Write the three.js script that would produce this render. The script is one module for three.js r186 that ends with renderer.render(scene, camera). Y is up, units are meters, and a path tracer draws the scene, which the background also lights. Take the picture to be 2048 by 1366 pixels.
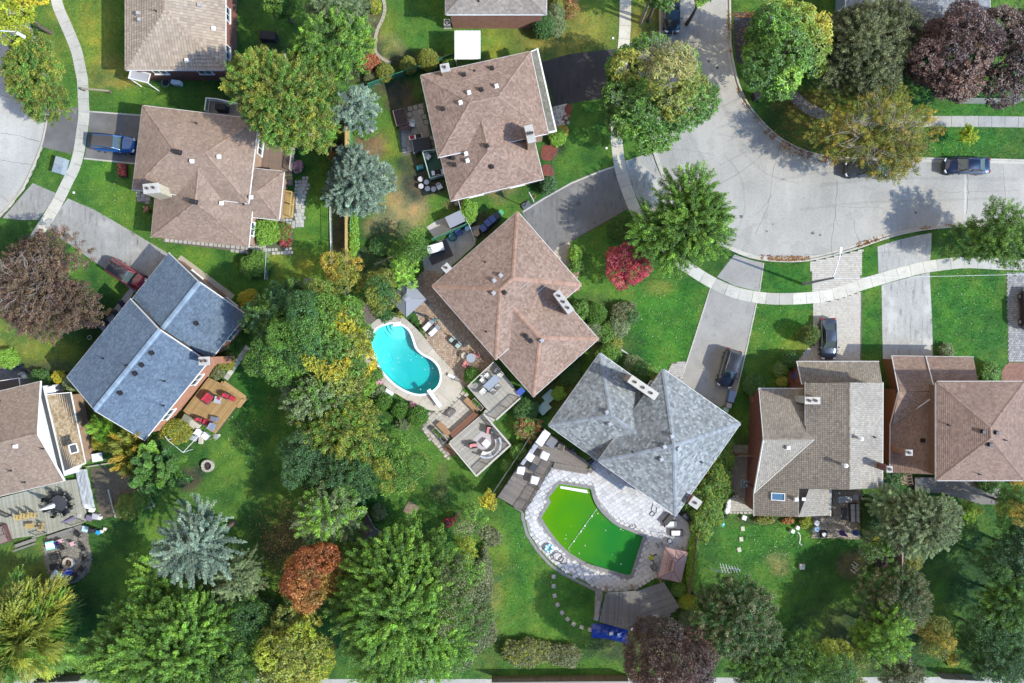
import *as THREE from 'three';
import {Sky }from 'three/addons/objects/Sky.js';
import {mergeGeometries,mergeVertices,toCreasedNormals }from 'three/addons/utils/BufferGeometryUtils.js';
import {RoundedBoxGeometry }from 'three/addons/geometries/RoundedBoxGeometry.js';

// ---------- camera, sky, sun, exposure ----------
const scene =new THREE.Scene();
const FLY =75,FOC =1360;                       // flying height in metres, focal length in picture units
const camera =new THREE.PerspectiveCamera(2 *Math.atan(683 / FOC)*180 / Math.PI,2048 / 1366,1,4000);
camera.position.set(0,FLY,0);camera.up.set(0,0,-1);camera.lookAt(0,0,0);
scene.add(camera);
const sunDir =new THREE.Vector3(1.2,1,0.44).normalize();
const sky =new Sky();sky.name ='sky';sky.scale.setScalar(3500);
sky.userData ={kind:'structure' };
Object.assign(sky.material.uniforms.turbidity,{value:6 });
Object.assign(sky.material.uniforms.rayleigh,{value:0.5 });
Object.assign(sky.material.uniforms.mieCoefficient,{value:0.004 });
Object.assign(sky.material.uniforms.cloudCoverage,{value:0.5 });Object.assign(sky.material.uniforms.cloudDensity,{value:0.5 });
sky.material.uniforms.sunPosition.value.copy(sunDir);
scene.add(sky);
scene.environmentIntensity =0.3;
const sun =new THREE.DirectionalLight(new THREE.Color(1,0.92,0.75),2.85);
sun.name ='sun';sun.position.copy(sunDir).multiplyScalar(150);sun.castShadow =true;
sun.shadow.mapSize.set(4096,4096);
Object.assign(sun.shadow.camera,{left:-80,right:80,top:80,bottom:-80,near:1,far:400 });
scene.add(sun);
const renderer =new THREE.WebGLRenderer();
renderer.toneMapping =THREE.LinearToneMapping;renderer.toneMappingExposure =1.98;
renderer.shadowMap.enabled =true;

// ---------- helpers ----------
let seed =12345;
const rnd =()=>{seed =(seed +0x6D2B79F5)|0;let t =Math.imul(seed ^ (seed >>>15),1 |seed);t =(t +Math.imul(t ^ (t >>>7),61 |t))^ t;return ((t ^ (t >>>14))>>>0)/ 4294967296;};
const rr =(a,b)=>a +(b - a)*rnd();
const pick =(a)=>a[Math.floor(rnd()*a.length)];
const PI =Math.PI,V3 =THREE.Vector3;
const v =(x,y,z)=>new V3(x,y,z);
const at =(px,py,h =0)=>v((px - 1024)*(FLY - h)/ FOC,h,(py - 683)*(FLY - h)/ FOC);   // a point of the survey at height h
const M1 =FLY / FOC;                              // metres per survey unit on the ground
const angOf =(a,b)=>-Math.atan2(b.z - a.z,b.x - a.x);   // rotation.y that turns +x into a->b
const inPoly =(x,z,p)=>{let c =false;for (let i =0,j =p.length - 1;i <p.length;j =i++){const a =p[i],b =p[j];if ((a.z >z)!==(b.z >z)&&x <(b.x - a.x)*(z - a.z)/ (b.z - a.z)+a.x)c =!c;}return c;};
const segDist =(x,z,a,b)=>{const dx =b.x - a.x,dz =b.z - a.z,t =Math.max(0,Math.min(1,((x - a.x)*dx +(z - a.z)*dz)/ (dx *dx +dz *dz ||1)));return Math.hypot(x - a.x - t *dx,z - a.z - t *dz);};
const polyDist =(x,z,p)=>{let d =1e9;for (let i =0;i <p.length;i++)d =Math.min(d,segDist(x,z,p[i],p[(i +1)% p.length]));return d;};
const pts =(a,h =0)=>{const o =[];for (let i =0;i <a.length;i +=2)o.push(at(a[i],a[i +1],h));return o;};
const curve =(a,n,closed =false,h =0)=>new THREE.CatmullRomCurve3(pts(a,h),closed,'centripetal').getSpacedPoints(n).slice(0,closed ?n :n +1);
// value noise
const hash =(x,y,s =0)=>{let h =Math.imul(x,374761393)+Math.imul(y,668265263)+Math.imul(s,1442695041)|0;h =Math.imul(h ^ (h >>>13),1274126177);return ((h ^ (h >>>16))>>>0)/ 4294967296;};
const noise =(x,y,s =0,w =0)=>{const xi =Math.floor(x),yi =Math.floor(y),m =(k)=>w ?((k % w)+w)% w :k;let fx =x - xi,fy =y - yi;fx =fx *fx *(3 - 2 *fx);fy =fy *fy *(3 - 2 *fy);const a =hash(m(xi),m(yi),s),b =hash(m(xi +1),m(yi),s),c =hash(m(xi),m(yi +1),s),d =hash(m(xi +1),m(yi +1),s);return a +(b - a)*fx +(c - a)*fy +(a - b - c +d)*fx *fy;};
const fbm =(x,y,s =0,o =4,w =0)=>{let t =0,a =0.5,n =0;for (let i =0;i <o;i++){t +=a *noise(x,y,s +i,w);n +=a;a *=0.5;x *=2;y *=2;w *=2;}return t / n;};
// textures: grey or coloured factors over a base colour, sized in metres
function tex(size,metres,fn,colour =true){
  const d =new Uint8Array(size *size *4);
  for (let y =0;y <size;y++)for (let x =0;x <size;x++){const c =fn(x / size,y / size),i =(y *size +x)*4;const r =Array.isArray(c)?c :[c,c,c];for (let k =0;k <3;k++)d[i +k]=Math.max(0,Math.min(255,Math.round(255 *(colour ?Math.pow(Math.max(0,r[k]),1 / 2.2):r[k]))));d[i +3]=255;}
  const t =new THREE.DataTexture(d,size,size);t.wrapS =t.wrapT =THREE.RepeatWrapping;t.magFilter =THREE.LinearFilter;t.minFilter =THREE.LinearMipmapLinearFilter;t.generateMipmaps =true;
  if (colour)t.colorSpace =THREE.SRGBColorSpace;
  t.repeat.set(1 / metres,1 / metres);t.needsUpdate =true;return t;
}
const T ={
  concrete:tex(512,7,(x,y)=>0.62 +0.38 *(0.55 *fbm(x *8,y *8,1,5,8)+0.45 *fbm(x *96,y *96,7,2,96))- (fbm(x *20,y *20,3,3,20)>0.72 ?0.1 :0)),
  road:tex(1024,26,(x,y)=>{const b =fbm(x *6,y *6,111,5,6),s =fbm(x *40,y *8,117,3,40),f =fbm(x *220,y *220,121,2,220);return Math.min(1,0.52 +0.34 *b +0.14 *s +0.2 *f - (fbm(x *13,y *13,125,3,13)>0.68 ?0.07 :0));}),
  asphalt:tex(512,6,(x,y)=>0.5 +0.5 *fbm(x *5,y *5,11,4,5)+0.35 *(hash(Math.floor(x *512),Math.floor(y *512),5)- 0.5)*(fbm(x *24,y *24,3,2,24)+0.3)),
  worn:tex(1024,13,(x,y)=>{const b =fbm(x *9,y *9,21,5,9),s =fbm(x *50,y *12,27,3,50),f =fbm(x *120,y *120,24,2,120);return Math.min(1,0.44 +0.28 *b +0.2 *s +0.22 *f +(b >0.62 ?(b - 0.62)*1.2 :0)- (s <0.33 ?(0.33 - s)*1.3 :0));}),
  grass:tex(1024,9,(x,y)=>{const f =hash(Math.floor(x *1024),Math.floor(y *1024),2),m =fbm(x *128,y *128,31,2,128),b =fbm(x *9,y *9,35,4,9);const k =0.2 +0.5 *f +0.6 *m +0.4 *(b - 0.5);return [k *(0.85 +0.3 *fbm(x *24,y *24,41,2,24)),k,k *0.9];}),
  wood:tex(512,1.6,(x,y)=>0.55 +0.45 *(0.6 *fbm(x *6,y *90,51,3,6)+0.4 *fbm(x *3,y *14,55,2,3))),
  brick:tex(512,2.16,(x,y)=>{const r =y *27,row =Math.floor(r),c =x *9 +(row % 2)*0.5,col =Math.floor(c);const fy =r - row,fx =c - col;if (fy <0.14 ||fx <0.05)return [1.5,1.55,1.5];const j =0.65 +0.6 *hash(col % 9,row,61);return [j,j *(0.92 +0.14 *hash(col % 9,row,65)),j *0.95];}),
  siding:tex(256,1.2,(x,y)=>{const f =(y *8)% 1;return (f <0.12 ?0.6 :0.92)+0.08 *hash(Math.floor(x *64),Math.floor(y *64),4);}),
  fabric:tex(256,0.6,(x,y)=>0.82 +0.18 *hash(Math.floor(x *256),Math.floor(y *256),8)),
  bark:tex(256,1.2,(x,y)=>0.45 +0.55 *fbm(x *18,y *4,71,4,18)),
  stone:tex(512,3,(x,y)=>0.6 +0.4 *fbm(x *16,y *16,81,4,16)+0.12 *(hash(Math.floor(x *256),Math.floor(y *256),83)- 0.5)),
  soil:tex(512,4,(x,y)=>0.4 +0.6 *fbm(x *32,y *32,91,3,32)+0.3 *(hash(Math.floor(x *512),Math.floor(y *512),93)- 0.5)),
  grit:tex(256,1.3,(x,y)=>0.72 +0.28 *hash(Math.floor(x *128),Math.floor(y *128),97)),
  bumpA:tex(512,1.5,(x,y)=>0.5 *fbm(x *40,y *40,101,3,40)+0.5 *fbm(x *8,y *8,104,2,8),false),
};
const mats ={};
function mat(name,rgb,o ={}){
  if (mats[name])return mats[name];
  const {map,bump,...rest }=o;
  const K =rest.transmission ||rest.clearcoat ||rest.sheen ?THREE.MeshPhysicalMaterial :THREE.MeshStandardMaterial;
  const m =new K({roughness:0.85,...rest });
  m.name =name;m.color.setRGB(...rgb);m.side =THREE.DoubleSide;
  if (map)m.map =T[map];
  if (bump){m.bumpMap =T.bumpA;m.bumpScale =bump;}
  return mats[name]=m;
}
const VC =(name,o ={})=>mat(name,[1,1,1],{vertexColors:true,...o });
// geometry: everything comes out non-indexed, with uv in metres (box projection) so that materials keep their real size
function fin(g){
  if (g.index)g =g.toNonIndexed();
  for (const k of Object.keys(g.attributes))if (!['position','normal','color'].includes(k))g.deleteAttribute(k);
  if (!g.attributes.normal)g.computeVertexNormals();
  const p =g.attributes.position,n =p.count,uv =new Float32Array(n *2),a =v(),b =v(),c =v();
  for (let i =0;i +2 <n;i +=3){
    a.fromBufferAttribute(p,i);b.fromBufferAttribute(p,i +1);c.fromBufferAttribute(p,i +2);
    const N =b.clone().sub(a).cross(c.clone().sub(a)),x =Math.abs(N.x),y =Math.abs(N.y),z =Math.abs(N.z);
    [a,b,c].forEach((q,k)=>{const j =(i +k)*2;if (y >=x &&y >=z){uv[j]=q.x;uv[j +1]=q.z;}else if (x >=z){uv[j]=q.z;uv[j +1]=q.y;}else {uv[j]=q.x;uv[j +1]=q.y;}});
  }
  g.setAttribute('uv',new THREE.BufferAttribute(uv,2));return g;
}
const join =(l)=>mergeGeometries(l.flat().map((g)=>(g.attributes.uv &&!g.index ?g :fin(g))));
const xf =(g,x,y,z,ry =0,rx =0,rz =0)=>{if (rx ||rz)g.applyMatrix4(new THREE.Matrix4().makeRotationFromEuler(new THREE.Euler(rx,0,rz)));if (ry)g.rotateY(ry);g.translate(x,y,z);return g;};
const bx =(w,h,d,x =0,y =0,z =0,ry =0,rx =0,rz =0)=>fin(xf(new THREE.BoxGeometry(w,h,d),x,y,z,ry,rx,rz));
const rb =(w,h,d,x =0,y =0,z =0,ry =0,r =0.04,rx =0,rz =0)=>fin(xf(new RoundedBoxGeometry(w,h,d,2,Math.min(r,w / 2.1,h / 2.1,d / 2.1)),x,y,z,ry,rx,rz));
const cy =(r0,r1,h,x =0,y =0,z =0,s =14,rx =0,rz =0)=>fin(xf(new THREE.CylinderGeometry(r0,r1,h,s),x,y,z,0,rx,rz));
const ball =(r,x =0,y =0,z =0,sy =1)=>fin(new THREE.SphereGeometry(r,14,9).scale(1,sy,1).translate(x,y,z));
const tor =(R,r,x =0,y =0,z =0,s =28)=>fin(new THREE.TorusGeometry(R,r,6,s).rotateX(PI / 2).translate(x,y,z));
const tube =(p,r,seg =0,rad =6,closed =false)=>fin(new THREE.TubeGeometry(new THREE.CatmullRomCurve3(p,closed,'centripetal'),seg ||p.length *4,r,rad,closed));
const bar =(a,b,r,s =6)=>{const d =b.clone().sub(a),g =new THREE.CylinderGeometry(r,r,d.length(),s);g.applyQuaternion(new THREE.Quaternion().setFromUnitVectors(v(0,1,0),d.normalize()));const m =a.clone().add(b).multiplyScalar(0.5);g.translate(m.x,m.y,m.z);return fin(g);};
function taper(p,r0,r1,seg =6){               // a limb that thins along its points
  const pos =[],idx =[],N =p.length;let side =v(1,0,0.3).normalize();
  for (let i =0;i <N;i++){
    const d =p[Math.min(i +1,N - 1)].clone().sub(p[Math.max(i - 1,0)]).normalize(),s =side.clone().addScaledVector(d,-side.dot(d)).normalize(),t =d.clone().cross(s),r =r0 +(r1 - r0)*i / (N - 1);
    for (let k =0;k <seg;k++){const A =k / seg *2 *PI,q =p[i].clone().addScaledVector(s,Math.cos(A)*r).addScaledVector(t,Math.sin(A)*r);pos.push(q.x,q.y,q.z);}
  }
  for (let i =0;i <N - 1;i++)for (let k =0;k <seg;k++){const a =i *seg +k,b =i *seg +(k +1)% seg;idx.push(a,b,a +seg,b,b +seg,a +seg);}
  const g =new THREE.BufferGeometry();g.setAttribute('position',new THREE.Float32BufferAttribute(pos,3));g.setIndex(idx);g.computeVertexNormals();return fin(g);
}
function sheet(poly,y,holes =[]){              // a flat sheet with its outline in the plan
  const V2 =(l)=>l.map((p)=>new THREE.Vector2(p.x,p.z)),f =THREE.ShapeUtils.triangulateShape(V2(poly),holes.map(V2)),pos =[],all =[...poly,...holes.flat()];
  for (const t of f){const [a,b,c]=t.map((i)=>all[i]);const up =(b.x - a.x)*(c.z - a.z)- (b.z - a.z)*(c.x - a.x)<0;for (const q of up ?[a,b,c]:[a,c,b])pos.push(q.x,y,q.z);}
  const g =new THREE.BufferGeometry();g.setAttribute('position',new THREE.Float32BufferAttribute(pos,3));g.computeVertexNormals();return fin(g);
}
function prism(poly,y0,y1){                     // the sheet with sides
  const l =[sheet(poly,y1)],pos =[];
  for (let i =0;i <poly.length;i++){const a =poly[i],b =poly[(i +1)% poly.length];pos.push(a.x,y0,a.z,b.x,y0,b.z,b.x,y1,b.z,a.x,y0,a.z,b.x,y1,b.z,a.x,y1,a.z);}
  const g =new THREE.BufferGeometry();g.setAttribute('position',new THREE.Float32BufferAttribute(pos,3));g.computeVertexNormals();l.push(fin(g));return join(l);
}
const tri =(list)=>{const g =new THREE.BufferGeometry();g.setAttribute('position',new THREE.Float32BufferAttribute(list.flatMap((q)=>[q.x,q.y,q.z]),3));g.computeVertexNormals();return fin(g);};
const quad =(a,b,c,d)=>tri([a,b,c,a,c,d]);
// objects
const taken ={};
const numbered =(n)=>{const k =taken[n]=(taken[n]??-1)+1;return k ?n +'_' +String(k).padStart(3,'0'):n;};
function thing(name,label,category,p =v(0,0,0),turn =0,group =null){
  const o =new THREE.Group();o.name =numbered(name);o.position.copy(p);o.rotation.y =turn;o.userData ={label,category };if (group)o.userData.group =group;scene.add(o);return o;
}
function part(parent,name,geo,m,label){
  const o =new THREE.Mesh(Array.isArray(geo)?join(geo):geo,m);o.name =name;o.castShadow =o.receiveShadow =true;if (label)o.userData.label =label;parent.add(o);return o;
}
function struct(name,geo,m){const o =new THREE.Group();o.name =numbered(name);o.userData ={kind:'structure' };scene.add(o);if (geo){const c =new THREE.Mesh(Array.isArray(geo)?join(geo):geo,m);c.name =name +'_surface';c.castShadow =c.receiveShadow =true;o.add(c);}return o;}
function surf(name,geo,m){const o =new THREE.Mesh(Array.isArray(geo)?join(geo):geo,m);o.name =numbered(name);o.userData ={kind:'structure' };o.castShadow =o.receiveShadow =true;scene.add(o);return o;}
const stuff =(o)=>{o.userData.kind ='stuff';return o;};
function copyOf(o,p,turn,label,group){const c =o.clone();c.name =numbered(o.name.replace(/_\d{3}$/,''));c.position.copy(p);c.rotation.y =turn;c.userData ={...o.userData };if (label)c.userData.label =label;if (group)c.userData.group =group;scene.add(c);return c;}
// ---------- plan outlines ----------
const sidewalkMain =[1251,-30,1250,50,1246,105,1238,160,1231,229,1233,277,1238,321,1245,353,1257,387,1268,415,1285,445,1307,474,1345,512,1388,543,1415,560,1440,573,1470,585,1500,592,1536,597,1599,597,1655,591,1694,580,1720,570,1757,559,1781,552,1813,543,1847,535,1879,530,1931,525,2000,528,2090,531];
const sidewalkLeft =[110,-30,115,8,133,52,144,78,154,105,160,134,165,160,167,203,168,229,165,256,161,285,157,307,149,336,138,358,125,385,111,412,95,438,78,464,50,505,10,550,-50,600];
const sidewalkNE =[1537,-30,1538,40,1544,100,1557,145,1581,185,1612,214,1650,231,1700,239,1780,242,1884,243,1960,243,2090,245];
const kerbWest =[1318,-30,1319,60,1320,130,1318,190,1309,235,1303,270,1305,300,1314,328,1328,362,1345,395,1368,430,1400,463,1435,487,1469,504,1498,515,1536,522,1580,524,1615,522,1668,511,1720,496,1760,482,1800,470,1839,462,1879,457,1942,453,2090,450];
const kerbEast =[1461,-30,1462,40,1463,92,1469,128,1479,168,1493,200,1513,228,1538,255,1563,276,1602,297,1641,309,1684,314,1740,315,1800,315,1900,316,2090,320];
const kerbLeft =[40,-30,50,20,64,62,82,105,93,155,99,200,98,225,93,253,86,285,74,318,60,350,47,376,26,405,0,432,-60,480];
const N =(a)=>a.length / 2;
const cMain =curve(sidewalkMain,160),cLeft =curve(sidewalkLeft,90),cNE =curve(sidewalkNE,110);
const kW =curve(kerbWest,150),kE =curve(kerbEast,120),kL =curve(kerbLeft,80);
const roadMain =[...kW,...kE.slice().reverse()];
const roadLeft =[...kL,...pts([-60,480,-160,480,-160,-30])];
const pool1 =curve([740,690,744,672,757,657,775,650,791,648,807,654,818,664,825,681,831,698,845,711,862,720,875,734,880,754,875,771,861,783,839,788,813,781,789,766,766,742,748,713],64,true);
const pool2 =[...pts([1119,968,1178,977]),...curve([1182,979,1185,993,1194,1013,1214,1036,1235,1052,1259,1062,1286,1073],16),...pts([1261,1149,1254,1150,1200,1134]),...curve([1182,1129,1158,1117,1135,1102,1112,1078,1095,1055,1083,1035],14),...pts([1102,1003,1097,996])];
const grow =(poly,d)=>poly.map((p,i)=>{      // outline moved outwards by d
  const n =poly.length,a =poly[(i +n - 1)% n],b =poly[(i +1)% n];
  const e1 =v(p.x - a.x,0,p.z - a.z).normalize(),e2 =v(b.x - p.x,0,b.z - p.z).normalize();let m =v(e1.z +e2.z,0,-e1.x - e2.x).normalize();const k =Math.max(0.5,m.x *e1.z - m.z *e1.x);const area =poly.reduce((s,q,j)=>{const w =poly[(j +1)% n];return s +q.x *w.z - w.x *q.z;},0);
  if (area <0)m.multiplyScalar(-1);return v(p.x +m.x *d / k,p.y,p.z +m.z *d / k);
});
const paved =[roadMain,roadLeft];                // nothing grows here
const pave =(p)=>{paved.push(p);return p;};
// ---------- ground colour: what grows or lies where ----------
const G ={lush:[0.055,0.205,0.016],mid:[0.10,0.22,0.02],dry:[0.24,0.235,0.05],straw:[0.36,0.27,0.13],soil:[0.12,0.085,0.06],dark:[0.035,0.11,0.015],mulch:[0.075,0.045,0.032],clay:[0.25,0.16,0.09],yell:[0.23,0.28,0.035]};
const spots =[
  // x, y, rx, ry, kind, strength
  [1120,60,130,75,'dry',0.75],[1290,70,50,80,'dry',0.7],[1100,110,60,50,'dry',0.5],[985,90,40,60,'yell',0.6],[190,60,50,120,'yell',0.6],[215,140,40,40,'dry',0.6],[235,165,60,18,'dry',0.7],[115,60,40,90,'yell',0.5],[770,95,40,30,'straw',0.7],[760,60,40,60,'yell',0.5],
  [780,330,45,90,'yell',0.7],[810,420,60,50,'straw',0.75],[765,455,40,28,'straw',0.85],[828,400,22,22,'clay',0.6],[790,380,30,30,'straw',0.5],[740,290,38,36,'clay',0.85],[800,200,40,28,'soil',0.85],[790,175,60,22,'soil',0.7],[955,372,80,22,'dry',0.7],[990,380,40,16,'straw',0.6],[940,420,60,30,'mid',0.6],[1000,415,45,30,'mid',0.5],
  [1330,640,90,110,'lush',0.9],[1220,560,70,70,'mid',0.6],[1320,575,36,20,'dry',0.45],[1560,560,50,30,'lush',0.8],[1560,650,60,60,'lush',0.7],[1600,690,50,20,'yell',0.5],[1740,540,30,60,'lush',0.8],[1740,650,20,60,'lush',0.8],[1930,620,80,110,'lush',1],[1900,290,130,30,'lush',0.9],[1960,225,90,16,'lush',0.8],[1590,230,60,60,'dry',0.35],[1640,200,50,30,'dry',0.8],[1560,260,40,40,'dark',0.5],[1700,280,60,40,'dry',0.3],
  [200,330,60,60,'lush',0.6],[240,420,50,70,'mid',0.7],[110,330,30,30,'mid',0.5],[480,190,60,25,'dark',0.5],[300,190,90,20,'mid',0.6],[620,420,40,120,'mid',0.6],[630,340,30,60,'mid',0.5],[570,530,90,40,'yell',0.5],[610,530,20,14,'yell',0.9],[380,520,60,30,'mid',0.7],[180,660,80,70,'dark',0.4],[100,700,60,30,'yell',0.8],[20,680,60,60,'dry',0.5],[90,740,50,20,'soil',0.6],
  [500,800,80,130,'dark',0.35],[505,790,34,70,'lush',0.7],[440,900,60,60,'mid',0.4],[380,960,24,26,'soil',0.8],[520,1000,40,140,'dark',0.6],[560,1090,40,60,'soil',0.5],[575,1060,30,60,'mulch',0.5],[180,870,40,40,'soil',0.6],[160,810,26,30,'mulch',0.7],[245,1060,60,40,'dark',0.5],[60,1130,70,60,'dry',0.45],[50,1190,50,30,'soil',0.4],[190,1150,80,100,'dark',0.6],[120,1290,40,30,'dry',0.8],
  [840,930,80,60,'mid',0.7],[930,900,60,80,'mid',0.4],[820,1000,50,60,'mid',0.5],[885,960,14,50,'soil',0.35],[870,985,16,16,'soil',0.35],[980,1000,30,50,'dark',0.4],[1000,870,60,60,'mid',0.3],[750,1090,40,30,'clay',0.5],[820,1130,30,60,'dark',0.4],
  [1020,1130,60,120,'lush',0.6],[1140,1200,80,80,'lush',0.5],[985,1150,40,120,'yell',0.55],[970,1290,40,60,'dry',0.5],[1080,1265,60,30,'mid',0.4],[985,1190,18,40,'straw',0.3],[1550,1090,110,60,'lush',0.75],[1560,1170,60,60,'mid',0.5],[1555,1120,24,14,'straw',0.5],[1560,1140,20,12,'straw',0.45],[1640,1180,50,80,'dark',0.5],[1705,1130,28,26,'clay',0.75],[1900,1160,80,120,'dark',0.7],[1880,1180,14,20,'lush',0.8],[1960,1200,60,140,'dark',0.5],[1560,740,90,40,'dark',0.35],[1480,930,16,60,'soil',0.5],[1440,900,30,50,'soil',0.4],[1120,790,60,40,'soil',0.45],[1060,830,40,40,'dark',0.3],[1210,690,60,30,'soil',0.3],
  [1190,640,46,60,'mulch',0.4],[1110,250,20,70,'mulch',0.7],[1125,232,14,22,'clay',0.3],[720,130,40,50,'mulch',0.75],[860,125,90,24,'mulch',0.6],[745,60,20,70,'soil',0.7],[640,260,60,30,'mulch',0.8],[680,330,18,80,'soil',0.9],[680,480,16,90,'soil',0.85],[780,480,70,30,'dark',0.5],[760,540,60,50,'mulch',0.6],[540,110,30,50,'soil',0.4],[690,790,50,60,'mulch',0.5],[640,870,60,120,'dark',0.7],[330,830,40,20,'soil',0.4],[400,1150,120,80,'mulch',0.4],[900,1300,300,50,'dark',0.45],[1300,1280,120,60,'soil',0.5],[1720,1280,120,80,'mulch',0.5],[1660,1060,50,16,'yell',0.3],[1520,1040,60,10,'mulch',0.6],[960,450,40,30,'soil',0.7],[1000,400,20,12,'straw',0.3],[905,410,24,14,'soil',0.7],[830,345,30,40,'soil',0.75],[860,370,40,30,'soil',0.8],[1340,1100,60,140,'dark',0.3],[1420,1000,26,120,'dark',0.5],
];
function groundRGB(x,z){
  const px =x / M1 +1024,py =z / M1 +683,w =fbm(x *0.35 +50,z *0.35 +50,5,4)- 0.5,w2 =fbm(x *1.3 +90,z *1.3,9,3)- 0.5,c =[0.068,0.18,0.02];
  for (const [sx,sy,rx,ry,k,s]of spots){
    const dx =(px - sx)/ rx,dy =(py - sy)/ ry,d =Math.hypot(dx,dy)+w *0.9 +w2 *0.7;if (d >1.15)continue;
    const f =s *Math.min(1,(1.15 - d)/ 0.5),q =G[k];for (let i =0;i <3;i++)c[i]+=(q[i]- c[i])*f;
  }
  const w3 =fbm(x *0.12 +7,z *0.12 +3,15,3)- 0.5,m =1 +w *0.9 +w2 *0.55 +w3 *0.5;return [c[0]*m *(1 +w2 *0.9 +w *0.9),c[1]*m,c[2]*m];
}
{// one sheet: a fine grid under the survey, lowered under the roads and pools, and wide strips out to the horizon
  const step =0.4,X =62,Z =42,nx =Math.round(2 *X / step),nz =Math.round(2 *Z / step),pos =[],col =[],idx =[];
  const p1 =grow(pool1,0.6),p2 =grow(pool2,0.6);
  for (let j =0;j <=nz;j++)for (let i =0;i <=nx;i++){
    const x =-X +i *step,z =-Z +j *step,edge =i ===0 ||j ===0 ||i ===nx ||j ===nz;
    let y =0;if (!edge){if (inPoly(x,z,roadMain)||inPoly(x,z,roadLeft))y =-0.3;else if (inPoly(x,z,p1)||inPoly(x,z,p2))y =-3.2;else y =0.012 *(noise(x,z,77)- 0.5);}
    pos.push(x,y,z);col.push(...groundRGB(x,z));
  }
  for (let j =0;j <nz;j++)for (let i =0;i <nx;i++){const a =j *(nx +1)+i;idx.push(a,a +nx +1,a +1,a +1,a +nx +1,a +nx +2);}
  const far =2200,b0 =pos.length / 3;
  for (const [x0,x1,z0,z1]of [[-far,far,-far,-Z],[-far,far,Z,far],[-far,-X,-Z,Z],[X,far,-Z,Z]]){const k =pos.length / 3;for (const [x,z]of [[x0,z0],[x1,z0],[x1,z1],[x0,z1]]){pos.push(x,0,z);col.push(0.05,0.13,0.02);}idx.push(k,k +2,k +1,k,k +3,k +2);}
  const g =new THREE.BufferGeometry();g.setAttribute('position',new THREE.Float32BufferAttribute(pos,3));g.setAttribute('color',new THREE.Float32BufferAttribute(col,3));g.setIndex(idx);g.computeVertexNormals();
  const uv =new Float32Array(pos.length / 3 *2);for (let i =0;i <uv.length / 2;i++){uv[2 *i]=pos[3 *i];uv[2 *i +1]=pos[3 *i +2];}g.setAttribute('uv',new THREE.BufferAttribute(uv,2));
  surf('ground',g,VC('turf',{map:'grass',roughness:0.95,bump:0.03 }));
}
// ---------- roads, kerbs, sidewalks, driveways ----------
const mRoad =mat('road concrete',[0.42,0.40,0.355],{map:'road',bump:0.004 }),mRoadL =mat('old road concrete',[0.46,0.455,0.42],{map:'road',bump:0.004 });
const mKerb =mat('kerb concrete',[0.56,0.53,0.45],{map:'concrete' }),mDark =mat('joint tar',[0.09,0.085,0.08]);
const slabTones =[[0.64,0.61,0.515],[0.57,0.55,0.475],[0.50,0.475,0.41],[0.69,0.66,0.56]].map((c,i)=>mat('sidewalk concrete ' +i,c,{map:'concrete',bump:0.003 }));
const slabDim =[[0.42,0.41,0.37],[0.38,0.37,0.34]].map((c,i)=>mat('weathered sidewalk concrete ' +i,c,{map:'concrete',bump:0.003 }));
const roadA =struct('road',sheet(roadMain,-0.11),mRoad),roadB =struct('road',sheet(roadLeft,-0.11),mRoadL);
const ribbon =(c,w0,w1,y0,y1,i0 =0,i1 =c.length - 1)=>{// strip beside a line, w0..w1 to its right-hand side
  const L =[],R =[];for (let i =i0;i <=i1;i++){const a =c[Math.max(0,i - 1)],b =c[Math.min(c.length - 1,i +1)],d =v(b.x - a.x,0,b.z - a.z).normalize();L.push(v(c[i].x - d.z *w0,0,c[i].z +d.x *w0));R.push(v(c[i].x - d.z *w1,0,c[i].z +d.x *w1));}
  return prism([...L,...R.reverse()],y0,y1);
};
for (const [c,side,road]of [[kW,-1,'main'],[kE,1,'main'],[kL,1,'side']]){
  const k =struct('kerb');const n =c.length - 1;
  for (let i =0;i <n;i +=6){// cast in lengths with open joints
    const e =Math.min(n,i +6);part(k,'kerb_section',ribbon(c,side *-0.02,side *0.17,-0.2,0.035,i,e),mKerb);part(k,'gutter_section',ribbon(c,side *0.172,side *0.46,-0.2,-0.098,i,e),mKerb);
  }
}
function slabs(c,w,len,tones){                 // a sidewalk of single slabs with open joints
  const s =struct('sidewalk'),cv =new THREE.CatmullRomCurve3(c),L =cv.getLength(),n =Math.round(L / len);let m;
  const P =cv.getSpacedPoints(n *4);
  for (let i =0;i <n;i++){
    const q =P.slice(i *4,i *4 +5),l =[],r =[];
    q.forEach((p,k)=>{const a =q[Math.max(0,k - 1)],b =q[Math.min(4,k +1)],d =v(b.x - a.x,0,b.z - a.z).normalize(),sh =k ===0 ?0.014 :k ===4 ?-0.014 :0;const o =v(p.x +d.x *sh,0,p.z +d.z *sh);l.push(v(o.x - d.z *w / 2,0,o.z +d.x *w / 2));r.push(v(o.x +d.z *w / 2,0,o.z - d.x *w / 2));});
    if (rnd()<0.55 ||!m)m =pick(tones);part(s,'slab',prism([...l,...r.reverse()],-0.1,0.035 +rr(0,0.008)),m);
  }
  const l =[],r =[];P.forEach((p,k)=>{const a =P[Math.max(0,k - 1)],b =P[Math.min(P.length - 1,k +1)],d =v(b.x - a.x,0,b.z - a.z).normalize();l.push(v(p.x - d.z *w / 2,0,p.z +d.x *w / 2));r.push(v(p.x +d.z *w / 2,0,p.z - d.x *w / 2));});
  pave([...l,...r.reverse()]);part(s,'joint_bed',sheet(paved[paved.length - 1],0.022),mDark);
}
slabs(cMain,1.27,1.48,slabTones);slabs(cLeft,1.2,1.45,[...slabTones.slice(0,2),slabTones[3]]);slabs(cNE,1.2,1.45,[...slabDim,slabTones[2]]);
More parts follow.
